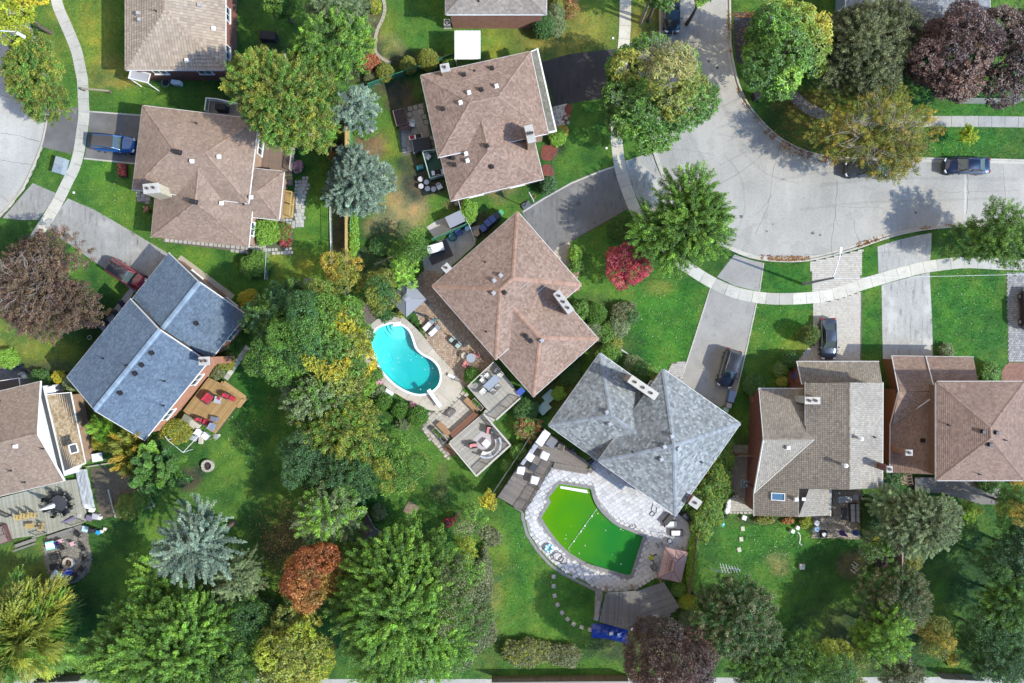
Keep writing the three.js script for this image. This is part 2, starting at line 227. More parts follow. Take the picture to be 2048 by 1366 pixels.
{const s =struct('path',sheet(pave(pts([-100,1357,400,1358,1000,1358,1400,1355,2150,1353,2150,1460,-100,1460])),0.02),slabTones[2]);}
// cracks, tarred joints and patches on the road
function crack(parent,a,w,m =mDark,y =-0.104){const c =new THREE.CatmullRomCurve3(pts(a)),n =Math.max(6,Math.round(c.getLength()/ 0.5)),P =c.getSpacedPoints(n),l =[],r =[];P.forEach((p,k)=>{const a =P[Math.max(0,k - 1)],b =P[Math.min(n,k +1)],d =v(b.x - a.x,0,b.z - a.z).normalize(),j =(rnd()- 0.5)*0.14,ww =w *rr(0.5,1.2)/ 2;l.push(v(p.x - d.z *(j +ww),0,p.z +d.x *(j +ww)));r.push(v(p.x - d.z *(j - ww),0,p.z +d.x *(j - ww)));});part(parent,'crack',sheet([...l,...r.reverse()],y),m);}
const mCrack =mat('crack shade',[0.17,0.16,0.145]),mSeam =mat('seam stain',[0.33,0.31,0.28]),mPale =mat('pale joint',[0.6,0.58,0.5],{map:'concrete' }),mSpot =mat('oil spot',[0.13,0.125,0.12]);
for (const [a,w]of [[[1675,360,1672,420,1665,480,1663,508],0.06],[[1563,280,1550,330,1536,410,1512,470],0.05],[[1710,440,1712,465,1722,483],0.06],[[2007,330,2011,380,2009,430],0.05],[[1425,222,1460,205,1490,190],0.05],[[1536,300,1500,330,1470,350,1400,390],0.04],[[1512,430,1530,410,1545,390],0.04],[[1676,412,1720,414,1770,416],0.035],[[1345,80,1400,85,1458,80],0.04],[[1388,60,1386,120,1390,170],0.03],[[1560,330,1620,338,1690,336,1780,340],0.03],[[1790,385,1850,382,1930,384,2040,380],0.03],[[1440,330,1500,300,1540,290],0.03],[[1330,300,1380,300,1430,310],0.03],[[1345,300,1352,330,1366,365],0.03]])crack(roadA,a,w,mCrack);
crack(roadA,[1931,348,1932,400,1930,428],0.22,mPale);crack(roadA,[1936,348,1937,400,1935,428],0.06,mCrack);crack(roadA,[1788,366,1789,398],0.12,mPale);
for (const [a,w]of [[[1450,310,1480,350,1490,420,1470,470],0.3],[[1560,360,1640,345,1720,350],0.3],[[1400,20,1396,120,1420,200],0.6],[[1360,40,1356,140,1372,240,1410,330],0.5],[[1430,40,1426,130,1452,220,1520,300],0.5],[[1600,420,1720,405,1860,400,2040,396],0.3],[[1640,370,1760,358,1900,356,2040,358],0.45],[[1480,300,1540,350,1600,365],0.25]])crack(roadA,a,w,mat('tyre wear',[0.375,0.358,0.318],{map:'road' }),-0.107);
for (const [x,y,r]of [[1418,122,0.16],[1435,135,0.2],[1483,433,0.22],[1534,462,0.14],[1626,466,0.22],[1641,470,0.14],[1832,425,0.16],[1546,448,0.1],[1869,398,0.08],[1608,396,0.07],[1450,172,0.1]]){const p =at(x,y),o =[];for (let i =0;i <12;i++){const A =i / 12 *2 *PI,q =r *rr(0.7,1.15);o.push(v(p.x +q *Math.cos(A),0,p.z +q *Math.sin(A)));}part(roadA,'stain',sheet(o,-0.103),mSpot);}
for (const a of [[0,266,40,272,82,284],[0,320,30,324,62,329],[0,392,14,402,20,408],[0,190,30,196,60,200]])crack(roadB,a,0.06,mCrack);
// driveways
const mAsph =mat('driveway asphalt',[0.20,0.195,0.185],{map:'asphalt',bump:0.006 }),mBlack =mat('fresh black asphalt',[0.052,0.05,0.055],{map:'worn',bump:0.006 }),mWorn =mat('worn asphalt',[0.34,0.335,0.31],{map:'worn',bump:0.006 }),mGreyd =mat('pale grey driveway concrete',[0.36,0.345,0.315],{map:'concrete',bump:0.004 }),mOldC =mat('stained driveway concrete',[0.44,0.435,0.40],{map:'worn',bump:0.004 }),mMix =mat('patched asphalt',[0.20,0.195,0.185],{map:'worn',bump:0.006 });
const edgeM =mat('driveway edge concrete',[0.55,0.53,0.47],{map:'concrete' });
function drive(a,m,y =0.014){const p =pave(pts(a));return struct('driveway',prism(p,-0.12,y),m);}
function edging(a,w,parent,m =edgeM){part(parent,'edging',ribbon(pts(a),-w / 2,w / 2,-0.05,0.045),m);}
let d =drive([174,223,290,231,290,329,169,316,174,290,178,255],mAsph);edging([176,223,285,231],0.16,d);edging([168,317,285,329],0.16,d);
drive([99,219,156,214,155,255,149,290,142,308,84,294,93,255],mAsph);
d =drive([136,397,190,420,250,455,335,506,350,530,300,600,262,580,220,545,92,456,112,428],mWorn);
drive([66,366,111,386,98,412,76,440,40,440,5,436,30,408,50,384],mWorn);
d =drive([1080,125,1140,108,1237,97,1232,150,1222,196,1160,203,1112,215,1100,180],mBlack);
drive([1258,87,1316,74,1317,150,1310,200,1247,200,1252,150],mBlack);
d =drive([1042,422,1090,393,1142,364,1200,340,1232,331,1240,350,1250,385,1258,416,1200,450,1140,484,1108,505,1085,500],mMix);edging([1046,424,1090,396,1142,367,1200,343,1230,333],0.16,d);edging([1255,418,1200,450,1142,482],0.1,d,mat('dark edge',[0.12,0.1,0.09]));
drive([1250,322,1303,305,1316,340,1335,376,1360,412,1310,440,1290,425,1270,388,1256,350],mOldC);
d =drive([1423,576,1470,592,1512,604,1502,650,1493,690,1480,740,1468,800,1440,815,1330,740,1364,745,1378,710,1388,680,1405,630],mGreyd);edging([1421,576,1404,630,1388,680,1364,755],0.14,d);edging([1513,606,1495,690,1470,795],0.14,d);
d =drive([1469,509,1498,519,1527,526,1522,560,1519,583,1470,572,1434,554,1452,530],mGreyd);edging([1527,526,1519,583],0.12,d);
drive([1755,493,1800,479,1838,470,1863,466,1862,500,1860,522,1814,532,1757,549,1756,520],mOldC);
drive([1763,570,1814,556,1859,545,1864,640,1866,730,1766,730,1764,640],mOldC);
d =drive([1468,24,1526,28,1528,90,1524,124,1500,130,1475,126,1468,92],mBlack);drive([1550,20,1600,18,1640,60,1600,90,1550,60],mAsph);
// interlock driveways: small square pavers, far too small to tell apart one by one
function tiles(parent,poly,size,ang,tones,y,name,holes =[],gap =0.02,rowShift =0){
  const ca =Math.cos(ang),sa =Math.sin(ang),R =poly.map((p)=>[p.x *ca +p.z *sa,-p.x *sa +p.z *ca]),u0 =Math.min(...R.map((q)=>q[0])),u1 =Math.max(...R.map((q)=>q[0])),w0 =Math.min(...R.map((q)=>q[1])),w1 =Math.max(...R.map((q)=>q[1]));
  const pos =[],col =[];let row =0;
  for (let w =w0;w <w1;w +=size,row++)for (let u =u0 - (row % 2)*rowShift *size;u <u1;u +=size){
    const cu =u +size / 2,cw =w +size / 2,X =cu *ca - cw *sa,Z =cu *sa +cw *ca;if (!inPoly(X,Z,poly)||holes.some((h)=>inPoly(X,Z,h)))continue;
    const c =pick(tones),k =rr(0.9,1.1),h =size / 2 - gap / 2,yy =y +rr(0,0.006),C =(a,b,yv)=>[(cu +a)*ca - (cw +b)*sa,yv,(cu +a)*sa +(cw +b)*ca];
    const q =[C(-h,-h,yy),C(h,-h,yy),C(h,h,yy),C(-h,h,yy)],z =[C(-h,-h,y - 0.03),C(h,-h,y - 0.03),C(h,h,y - 0.03),C(-h,h,y - 0.03)];
    const f =(a,b,cc,dd)=>{for (const p of [a,cc,b,a,dd,cc]){pos.push(...p);col.push(c[0]*k,c[1]*k,c[2]*k);}};
    f(...q);for (let i =0;i <4;i++)f(z[i],z[(i +1)% 4],q[(i +1)% 4],q[i]);
  }
  const g =new THREE.BufferGeometry();g.setAttribute('position',new THREE.Float32BufferAttribute(pos,3));g.setAttribute('color',new THREE.Float32BufferAttribute(col,3));g.computeVertexNormals();
  return stuff(part(parent,name,fin(g),VC('small pavers',{map:'grit' })));
}
const mJoint =mat('paver joint sand',[0.20,0.17,0.13],{map:'soil' });
{
  const tan =[[0.56,0.52,0.445],[0.535,0.495,0.42],[0.58,0.54,0.465]];
  let p =pave(pts([1620,524,1668,513,1726,499,1723,540,1720,567,1694,577,1655,588,1627,592]));let s =struct('driveway',sheet(p,0.012),mJoint);tiles(s,p,0.22,0,tan,0.026,'pavers');
  p =pave(pts([1627,606,1655,604,1694,593,1721,584,1720,650,1722,735,1590,735,1595,722,1612,700,1628,690]));s =struct('driveway',sheet(p,0.012),mJoint);tiles(s,p,0.22,0,tan,0.026,'pavers');edging([1723,586,1721,724],0.12,s,mat('dark edge',[0.12,0.1,0.09]));
  p =pave(pts([2013,545,2120,548,2120,724,2017,724]));s =struct('driveway',sheet(p,0.012),mJoint);tiles(s,p,0.24,0,[[0.33,0.33,0.32],[0.27,0.27,0.27],[0.4,0.39,0.37]],0.026,'pavers',[],0.03,0.5);
  p =pave(pts([2017,725,2120,725,2120,765,2004,765,2004,740]));s =struct('driveway',sheet(p,0.012),mJoint);tiles(s,p,0.22,0,[[0.30,0.15,0.10],[0.26,0.13,0.09]],0.026,'bricks',[],0.02,0.5);
}
// loose autumn leaves: in the gutters, under the trees, over the lawns
const leafShape =(()=>{const g =new THREE.BufferGeometry();g.setAttribute('position',new THREE.Float32BufferAttribute([0,0,-0.5,0.32,0.06,0,0,0.02,0.5,0,0,-0.5,0,0.02,0.5,-0.32,0.07,0],3));g.computeVertexNormals();return fin(g);})();
const scatter =(name,list,m,geo)=>{const o =new THREE.InstancedMesh(geo,m,list.length),q =new THREE.Object3D();list.forEach((l,i)=>{q.position.set(l[0],l[1],l[2]);q.rotation.set(...(l[5]||[rr(-0.4,0.4),rr(0,6.28),rr(-0.4,0.4)]));if (Array.isArray(l[3]))q.scale.set(...l[3]);else q.scale.setScalar(l[3]);q.updateMatrix();o.setMatrixAt(i,q.matrix);o.setColorAt(i,new THREE.Color().setRGB(...l[4]));});o.name =numbered(name);o.castShadow =o.receiveShadow =true;return o;};
const jit =(c,a =0.25)=>{const k =1 +rr(-a,a);return c.map((q)=>Math.max(0.002,q *k *(1 +rr(-0.08,0.08))));};
{
  const L =[],fall =[[0.24,0.10,0.035],[0.30,0.15,0.05],[0.20,0.08,0.03],[0.33,0.22,0.08]];
  const along =(c,i0,i1,n,side,wmax)=>{for (let i =0;i <n;i++){const t =i0 +rnd()*(i1 - i0);if (noise(t *0.9,wmax *9,19)<0.25 +rnd()*0.45)continue;const k =Math.min(c.length - 2,Math.floor(t)),a =c[k],b =c[k +1],dd =v(b.x - a.x,0,b.z - a.z).normalize(),o =side *(0.1 +Math.pow(rnd(),1.6)*wmax),f =t - k;L.push([a.x +(b.x - a.x)*f - dd.z *o,o *side <0.2 ?0.05 :-0.08,a.z +(b.z - a.z)*f +dd.x *o,rr(0.10,0.2),jit(pick(fall))]);}};
  const K =(c,x,y)=>{let b =0,bd =1e9;const q =at(x,y);c.forEach((p,i)=>{const e =p.distanceTo(q);if (e <bd){bd =e;b =i;}});return b;};const run =(c,a,e,n,s,w)=>along(c,K(c,...a),K(c,...e),n,s,w);
  run(kE,[1540,257],[1690,314],1100,1,0.7);run(kE,[1480,172],[1535,252],260,1,0.4);run(kE,[1463,20],[1466,110],120,1,0.35);run(kW,[1525,521],[1624,520],700,-1,0.6);run(kW,[1716,497],[1768,478],420,-1,0.6);run(kW,[1840,462],[1945,453],220,-1,0.35);run(kE,[1690,314],[1850,316],120,1,0.4);
  for (const [x,y,rx,ry,n,pal]of [[1650,270,90,50,1200,fall],[1590,215,40,30,300,fall],[565,1085,60,85,900,[[0.3,0.2,0.07],[0.24,0.14,0.06],[0.36,0.3,0.1]]],[1490,60,34,36,250,fall],[1290,190,40,100,300,fall],[1500,30,30,6,220,fall]])for (let i =0;i <n;i++){const A =rnd()*6.28,r =Math.pow(rnd(),0.8)*1.2,p =at(x +rx *r *Math.cos(A),y +ry *r *Math.sin(A));L.push([p.x,inPoly(p.x,p.z,roadMain)?-0.085 :0.075,p.z,rr(0.1,0.2),jit(pick(pal))]);}
  const pale =[[0.55,0.55,0.35],[0.5,0.52,0.2],[0.62,0.6,0.45],[0.35,0.4,0.1]];
  for (const [x,y,rx,ry,n]of [[1330,640,90,100,420],[1930,620,75,100,360],[1560,660,70,60,260],[1560,1090,110,70,420],[1060,1130,80,110,260],[500,850,70,130,300],[470,870,26,60,110],[230,400,60,80,160],[860,970,90,70,160],[1900,290,120,30,200],[1130,70,110,70,120]])for (let i =0;i <n *0.45;i++){const A =rnd()*6.28,r =Math.sqrt(-Math.log(1 - 0.98 *rnd()))*0.75,p =at(x +rx *r *Math.cos(A),y +ry *r *Math.sin(A));if (!paved.some((q)=>inPoly(p.x,p.z,q)))L.push([p.x,0.08,p.z,rr(0.05,0.12),jit(pick(pale))]);}
  const o =scatter('fallen_leaves',L,mat('dry leaf',[1,1,1],{roughness:0.8 }),leafShape);o.userData ={kind:'stuff',label:'fallen autumn leaves along the kerbs and on the lawns',category:'leaves' };scene.add(o);
}
// ---------- roofs and houses ----------
const clipRect =(poly,u0,u1,w0,w1)=>{// polygon [[u,v]...] cut to a rectangle
  let p =poly;for (const [ax,lim,sg]of [[0,u0,1],[0,u1,-1],[1,w0,1],[1,w1,-1]]){const o =[];for (let i =0;i <p.length;i++){const a =p[i],b =p[(i +1)% p.length],da =sg *(a[ax]- lim),db =sg *(b[ax]- lim);if (da >=0)o.push(a);if ((da >=0)!==(db >=0)){const t =da / (da - db);o.push([a[0]+(b[0]- a[0])*t,a[1]+(b[1]- a[1])*t]);}}p =o;if (p.length <3)return null;}return p;
};
function shingleFace(out,P,pal,o ={}){        // courses of single shingles laid up the slope, clipped at hips and valleys
  const n =v();for (let i =0;i <P.length;i++){const a =P[i],b =P[(i +1)% P.length];n.x +=(a.y - b.y)*(a.z +b.z);n.y +=(a.z - b.z)*(a.x +b.x);n.z +=(a.x - b.x)*(a.y +b.y);}n.normalize();if (n.y <0)n.negate();
  let up =v(0,1,0).addScaledVector(n,-n.y);if (up.length()<0.02)up =v(0,0,-1);up.normalize();const ac =n.clone().cross(up),O =P[0];
  const q =P.map((p)=>{const e =p.clone().sub(O);return [e.dot(ac),e.dot(up)];});
  const us =q.map((e)=>e[0]),vs =q.map((e)=>e[1]),U0 =Math.min(...us),U1 =Math.max(...us),W0 =Math.min(...vs),W1 =Math.max(...vs),c =o.course ||0.17,w =o.width ||0.24,lift =o.lift ||0.03;
  const put =(u,s,l)=>{const p =O.clone().addScaledVector(ac,u).addScaledVector(up,s).addScaledVector(n,l);return p;};
  let row =0;
  for (let s =W0;s <W1;s +=c,row++){
    let u =U0 - w *(o.grid ?0 :rnd());while (u <U1){
      const ww =o.grid ?w :w *rr(0.7,1.35),r =clipRect(q,u,u +ww - (o.grid ?0.02 :0.006),s,Math.min(s +c,W1));u +=ww;if (!r)continue;
      const k0 =pick(pal),k =rr(0.88,1.12)*(0.86 +0.28 *fbm(u *0.45 +O.x,s *0.4 +O.z,33,3))*(0.95 +0.1 *noise(u *1.6,s *0.2,37)),L =(e)=>lift *(1 - 0.75 *(e[1]- s)/ c),cc =[k0[0]*k,k0[1]*k,k0[2]*k];
      const T3 =r.map((e)=>put(e[0],e[1],L(e)));
      for (let i =1;i +1 <T3.length;i++){for (const p of [T3[0],T3[i],T3[i +1]]){out.pos.push(p.x,p.y,p.z);out.col.push(...cc);}}
      const lo =r.filter((e)=>e[1]<s +1e-6).sort((a,b)=>a[0]- b[0]);if (lo.length >=2){const a =lo[0],b =lo[lo.length - 1],A =put(a[0],a[1],L(a)),B =put(b[0],b[1],L(b)),A0 =put(a[0],a[1],-0.005),B0 =put(b[0],b[1],-0.005);for (const p of [A,B0,B,A,A0,B0]){out.pos.push(p.x,p.y,p.z);out.col.push(cc[0]*0.7,cc[1]*0.7,cc[2]*0.7);}}
    }
  }
}
const mWhite =mat('white painted metal',[0.78,0.78,0.75],{roughness:0.5 }),mDeckUnder =mat('roof felt',[0.06,0.055,0.05]),mGlass =mat('window glass',[0.03,0.04,0.05],{roughness:0.06,clearcoat:1 }),mBlackMetal =mat('black metal',[0.03,0.03,0.032],{roughness:0.45,metalness:0.4 }),mSteel =mat('galvanised steel',[0.55,0.56,0.57],{roughness:0.4,metalness:0.7 });
const brickM ={red:mat('dark red brick',[0.21,0.085,0.06],{map:'brick' }),orange:mat('orange brick',[0.42,0.20,0.12],{map:'brick' }),brown:mat('brown brick',[0.26,0.15,0.09],{map:'brick' }),tan:mat('tan brick',[0.36,0.24,0.16],{map:'brick' }),rose:mat('rose brick',[0.33,0.16,0.11],{map:'brick' }),white:mat('white siding',[0.72,0.72,0.70],{map:'siding' }),wood:mat('orange boards',[0.30,0.14,0.06],{map:'siding' }),blue:mat('blue grey siding',[0.20,0.27,0.34],{map:'siding' })};
class House {
  constructor(name,label,px,py){this.o =at(px,py);this.g =thing(name,label,'house',this.o.clone());this.faces =[];this.sh ={pos:[],col:[]};this.base =[];this.caps =[];}
  L(p){return p.clone().sub(this.o);}
  // a hip or gable block: A, B, D are three eave corners in survey units; ridge along AB unless ridge === 'd'; ends: [at A side, at B side] 1 hip, 0 gable, 2 runs into another roof
  block(a,h,pitch,o ={}){
    const A =at(a[0],a[1],h),B0 =at(a[2],a[3],h),D0 =at(a[4],a[5],h);let e1 =B0.clone().sub(A),w =e1.length();e1.normalize();let e2 =v(-e1.z,0,e1.x);let dd =D0.clone().sub(A).dot(e2);if (dd <0){e2.negate();dd =-dd;}
    let org =A;if (o.ridge ==='d'){const t =e1;e1 =e2;e2 =t;const q =w;w =dd;dd =q;}
    const pt =(s,t,y)=>this.L(org.clone().addScaledVector(e1,s).addScaledVector(e2,t)).setY(y);
    const rise =dd / 2 *pitch,[ea,eb]=o.ends ||[1,1],sa =ea ===1 ?Math.min(dd / 2,w / 2):0,sb =eb ===1 ?Math.min(dd / 2,w / 2):0;
    const c =[pt(0,0,h),pt(w,0,h),pt(w,dd,h),pt(0,dd,h)],R =[pt(sa,dd / 2,h +rise),pt(w - sb,dd / 2,h +rise)];
    const F =[[c[0],c[1],R[1],R[0]],[c[2],c[3],R[0],R[1]]];if (ea ===1)F.push([c[3],c[0],R[0]]);if (eb ===1)F.push([c[1],c[2],R[1]]);
    const caps =[[R[0],R[1]]];if (ea ===1)caps.push([c[0],R[0]],[c[3],R[0]]);if (eb ===1)caps.push([c[1],R[1]],[c[2],R[1]]);
    for (const f of F)this.face(f,o);
    for (const q of caps)if (q[0].distanceTo(q[1])>0.2)this.cap(q[0],q[1],o);
    this.base.push(quad(c[0],c[1],c[2],c[3]).translate(0,-0.14,0));
    // gutters on the eaves, white boards up the gables
    const eav =[[c[0],c[1],1],[c[2],c[3],1],[c[3],c[0],ea],[c[1],c[2],eb]];const skip =o.noGutter ||[];
    eav.forEach(([p,q,e],i)=>{if (e ===1 &&!skip.includes(i))this.edge(p,q,o.gutter ||mWhite,0.11,0.13,-0.07);});
    if (ea ===0){this.edge(c[0],R[0],o.rake ||mWhite,0.06,0.18,-0.06,'rake_board');this.edge(c[3],R[0],o.rake ||mWhite,0.06,0.18,-0.06,'rake_board');}
    if (eb ===0){this.edge(c[1],R[1],o.rake ||mWhite,0.06,0.18,-0.06,'rake_board');this.edge(c[2],R[1],o.rake ||mWhite,0.06,0.18,-0.06,'rake_board');}
    // walls
    const k =o.inset ??0.42,y0 =o.y0 ??-0.05,W =[[k,k],[w - k,k],[w - k,dd - k],[k,dd - k]].map(([s,t])=>pt(s,t,0)),wl =[];
    W.forEach((p,i)=>{const q =W[(i +1)% 4];wl.push(quad(p.clone().setY(y0),q.clone().setY(y0),q.clone().setY(h - 0.1),p.clone().setY(h - 0.1)));});
    for (const [e,i]of [[ea,0],[eb,1]])if (e ===0){const s =i ?w - k :k,t0 =pt(s,k,h - 0.12),t1 =pt(s,dd - k,h - 0.12),tp =pt(s,dd / 2,h +rise *(1 - 2 *k / dd *0)- 0.14 ),f =(tt)=>h +rise *(1 - Math.abs(tt - dd / 2)/ (dd / 2))- 0.1;wl.push(tri([t0,t1.clone().setY(f(dd - k)),t0.clone().setY(f(k)),t0,t1,t1.clone().setY(f(dd - k)),t0.clone().setY(f(k)),t1.clone().setY(f(dd - k)),tp]));}
    this.cW =W.reduce((s,p)=>s.add(p),v()).multiplyScalar(0.25);
    if (!o.noWall)part(this.g,'wall',wl,o.wall ||brickM.brown);
    if (!o.noWall &&o.windows !==0)W.forEach((p,i)=>{const q =W[(i +1)% 4],len =p.distanceTo(q);if (len <4 ||(o.blank ||[]).includes(i))return;const nW =Math.max(1,Math.round(len / 4.2));for (let j =0;j <nW;j++)this.window(p,q,(j +0.5)/ nW,Math.min(h - 1.75,o.sill ??1.0),1.5,1.2);});
    return {c,R,W };
  }
  face(P,o ={}){this.faces.push(P);if (o.pal)shingleFace(this.sh,P,o.pal,o);const l =[];for (let i =1;i +1 <P.length;i++)l.push(P[0],P[i],P[i +1]);this.base.push(tri(l).translate(0,-0.012,0));}
  facePx(a,o){const P =[];for (let i =0;i <a.length;i +=3)P.push(this.L(at(a[i],a[i +1],a[i +2])));this.face(P,o);return P;}
  cap(a,b,o ={}){const n =Math.max(1,Math.round(a.distanceTo(b)/ 0.3)),pal =o.capPal ||o.pal;if (!pal)return;const cp =[],ct =[];this.caps.push([cp,ct]);for (let i =0;i <n;i++){const p =a.clone().lerp(b,i / n),q =a.clone().lerp(b,(i +1)/ n),d =q.clone().sub(p),L =d.length(),s =v(d.z,0,-d.x).normalize(),W =o.capW ||0.16,c =pick(pal),k =rr(0.9,1.15),pu =p.clone().setY(p.y +0.05),qu =q.clone().setY(q.y +0.065);const l1 =p.clone().addScaledVector(s,W).setY(p.y +0.012),l2 =q.clone().addScaledVector(s,W).setY(q.y +0.012),r1 =p.clone().addScaledVector(s,-W).setY(p.y +0.012),r2 =q.clone().addScaledVector(s,-W).setY(q.y +0.012);for (const e of [pu,l2,l1,pu,qu,l2,pu,r1,r2,pu,r2,qu]){cp.push(e.x,e.y,e.z);ct.push(c[0]*k,c[1]*k,c[2]*k);}}}
  edge(p,q,m,wd,ht,dy,name ='gutter'){const L =p.distanceTo(q),g =new THREE.BoxGeometry(L +(name ==='gutter' ?wd :0),ht,wd);g.applyQuaternion(new THREE.Quaternion().setFromUnitVectors(v(1,0,0),q.clone().sub(p).normalize()));g.translate((p.x +q.x)/ 2,(p.y +q.y)/ 2 +dy,(p.z +q.z)/ 2);part(this.g,name,fin(g),m);}
  window(p,q,t,y,w,h,m =mWhite){// a framed window, proud of the wall p->q (outside on its left)
    const d =q.clone().sub(p),L =d.length();d.normalize();const c =p.clone().lerp(q,t),n =v(d.z,0,-d.x);if (this.cW &&n.dot(c.clone().sub(this.cW))<0)n.negate();const f =part(this.g,'window',[bx(w,0.08,0.1,0,h / 2,0),bx(w +0.16,0.07,0.2,0,-h / 2,0.04),bx(0.08,h - 0.09,0.1,-w / 2 +0.04,0,0),bx(0.08,h - 0.09,0.1,w / 2 - 0.04,0,0),bx(0.05,h - 0.1,0.08,0,0,0)],m);f.position.copy(c).addScaledVector(n,0.03).setY(y +h / 2);f.rotation.y =Math.atan2(n.x,n.z);part(f,'pane',bx(w - 0.1,h - 0.06,0.03,0,0,0.005),mGlass);
  }
  roofY(x,z){let y =-1;for (const P of this.faces){if (!inPoly(x,z,P))continue;const a =P[0],n =P[1].clone().sub(a).cross(P[2].clone().sub(a));if (Math.abs(n.y)<1e-6)continue;y =Math.max(y,a.y - (n.x *(x - a.x)+n.z *(z - a.z))/ n.y);}return y;}
  onRoof(px,py){let y =4;for (let i =0;i <12;i++){const p =this.L(at(px,py,y)),r =this.roofY(p.x,p.z);if (r >0)y =r;}return this.L(at(px,py,y));}
  vents(list){// [x, y, kind]: b black box, w white box, p pipe, t turbine, s skylight
    for (const [x,y,k,rot]of list){
      const p =this.onRoof(x,y),r =rot ||0;
      if (k ==='b' ||k ==='w' ||k ==='g'){const m =k ==='b' ?mBlackMetal :k ==='w' ?mWhite :mSteel;const e =part(this.g,'roof_vent',[bx(0.42,0.05,0.42,0,0.1,0),rb(0.34,0.2,0.34,0,0.24,0,0,0.03),bx(0.28,0.2,0.28,0,0.05,0)],m);e.position.copy(p);e.rotation.y =r;}
      else if (k ==='B'){const e =part(this.g,'roof_vent',[bx(0.8,0.05,0.5,0,0.1,0),rb(0.72,0.34,0.42,0,0.3,0,0,0.04),bx(0.5,0.3,0.3,0,0.05,0)],mBlackMetal);e.position.copy(p);e.rotation.y =r;}
      else if (k ==='p'){const e =part(this.g,'vent_pipe',[cy(0.05,0.05,0.55,0,0.2,0,8),cy(0.09,0.14,0.1,0,0.03,0,8)],mBlackMetal);e.position.copy(p);}
      else if (k ==='t'){const e =part(this.g,'flue_pipe',[cy(0.13,0.13,0.7,0,0.3,0),cy(0.22,0.22,0.1,0,0.72,0),cy(0.06,0.21,0.1,0,0.82,0)],mWhite);e.position.copy(p);}
      else if (k ==='s'){const e =part(this.g,'skylight',[bx(1.35,0.14,0.08,0,0.08,-0.36),bx(1.35,0.14,0.08,0,0.08,0.36),bx(0.08,0.14,0.64,-0.635,0.08,0),bx(0.08,0.14,0.64,0.635,0.08,0)],mWhite);e.position.copy(p);const P =this.faces.find((f)=>inPoly(p.x,p.z,f)),n =P[1].clone().sub(P[0]).cross(P[2].clone().sub(P[0])).normalize();if (n.y <0)n.negate();e.quaternion.setFromUnitVectors(v(0,1,0),n);part(e,'pane',bx(1.2,0.02,0.64,0,0.09,0),mat('sky glass',[0.10,0.22,0.34],{roughness:0.08,clearcoat:1 }));}
    }
  }
  // chimney: centre px, length and breadth in metres, turn, base and top height, flues
  chimney(px,py,l,b,turn,y0,y1,m,flues =2,capM =mat('chimney cap concrete',[0.55,0.53,0.48],{map:'concrete' })){
    const p =this.L(at(px,py,y1));const c =part(this.g,'chimney',bx(l,y1 - y0,b,0,(y1 +y0)/ 2,0),m);c.position.set(p.x,0,p.z);c.rotation.y =turn;
    part(c,'chimney_cap',rb(l +0.12,0.13,b +0.12,0,y1 +0.065,0,0,0.03),capM);
    for (let i =0;i <flues;i++){const f =part(c,'flue',[cy(0.14,0.16,0.22,(i - (flues - 1)/ 2)*l / (flues +0.3),y1 +0.22,0,12)],mat('clay flue',[0.2,0.16,0.13]));part(c,'flue_mouth',cy(0.1,0.1,0.02,f.geometry.boundingBox ?0 :(i - (flues - 1)/ 2)*l / (flues +0.3),y1 +0.335,0,10),mBlackMetal);}
    return c;
  }
  done(roofM,label){
    const r =part(this.g,'roof',this.base,mDeckUnder);
    if (this.sh.pos.length){const g =new THREE.BufferGeometry();g.setAttribute('position',new THREE.Float32BufferAttribute(this.sh.pos,3));g.setAttribute('color',new THREE.Float32BufferAttribute(this.sh.col,3));g.computeVertexNormals();stuff(part(r,'shingles',fin(g),VC('asphalt shingle',{map:'grit',roughness:0.93 })));}
    for (const [cp,ct]of this.caps){const g =new THREE.BufferGeometry();g.setAttribute('position',new THREE.Float32BufferAttribute(cp,3));g.setAttribute('color',new THREE.Float32BufferAttribute(ct,3));g.computeVertexNormals();part(r,'ridge_cap',fin(g),VC('asphalt shingle'));}
    return this;
  }
}
const pal ={
  brown:[[0.30,0.205,0.152],[0.34,0.235,0.178],[0.265,0.18,0.134],[0.355,0.25,0.19]],brownCap:[[0.36,0.22,0.15],[0.40,0.25,0.18]],
  tan2:[[0.305,0.22,0.162],[0.33,0.242,0.182],[0.28,0.20,0.15]],
  blue:[[0.112,0.158,0.212],[0.13,0.18,0.238],[0.10,0.14,0.19],[0.145,0.198,0.255]],blueCap:[[0.23,0.31,0.39],[0.27,0.36,0.44]],
  grey:[[0.225,0.24,0.237],[0.28,0.30,0.293],[0.175,0.19,0.19],[0.34,0.365,0.352],[0.25,0.265,0.26]],greyCap:[[0.25,0.275,0.29],[0.29,0.315,0.33]],
  olive:[[0.27,0.23,0.175],[0.30,0.255,0.195],[0.24,0.20,0.155]],oliveLit:[[0.36,0.33,0.275],[0.40,0.365,0.30],[0.34,0.31,0.26]],  // oliveLit: the olive shingles again, with sun on the slope painted in
  tile:[[0.42,0.34,0.262],[0.45,0.37,0.285],[0.39,0.315,0.24]],tileCap:[[0.36,0.27,0.20]],straw:[[0.36,0.26,0.15],[0.42,0.32,0.19],[0.31,0.21,0.11],[0.45,0.36,0.23]],
  slate:[[0.25,0.27,0.29],[0.30,0.32,0.345],[0.22,0.235,0.255]],taupe:[[0.30,0.26,0.22],[0.34,0.30,0.25],[0.27,0.235,0.2]],umber:[[0.29,0.215,0.155],[0.32,0.24,0.175],[0.265,0.19,0.14]],rust:[[0.27,0.185,0.138],[0.30,0.205,0.155],[0.245,0.16,0.12]],
};
const RX ={};
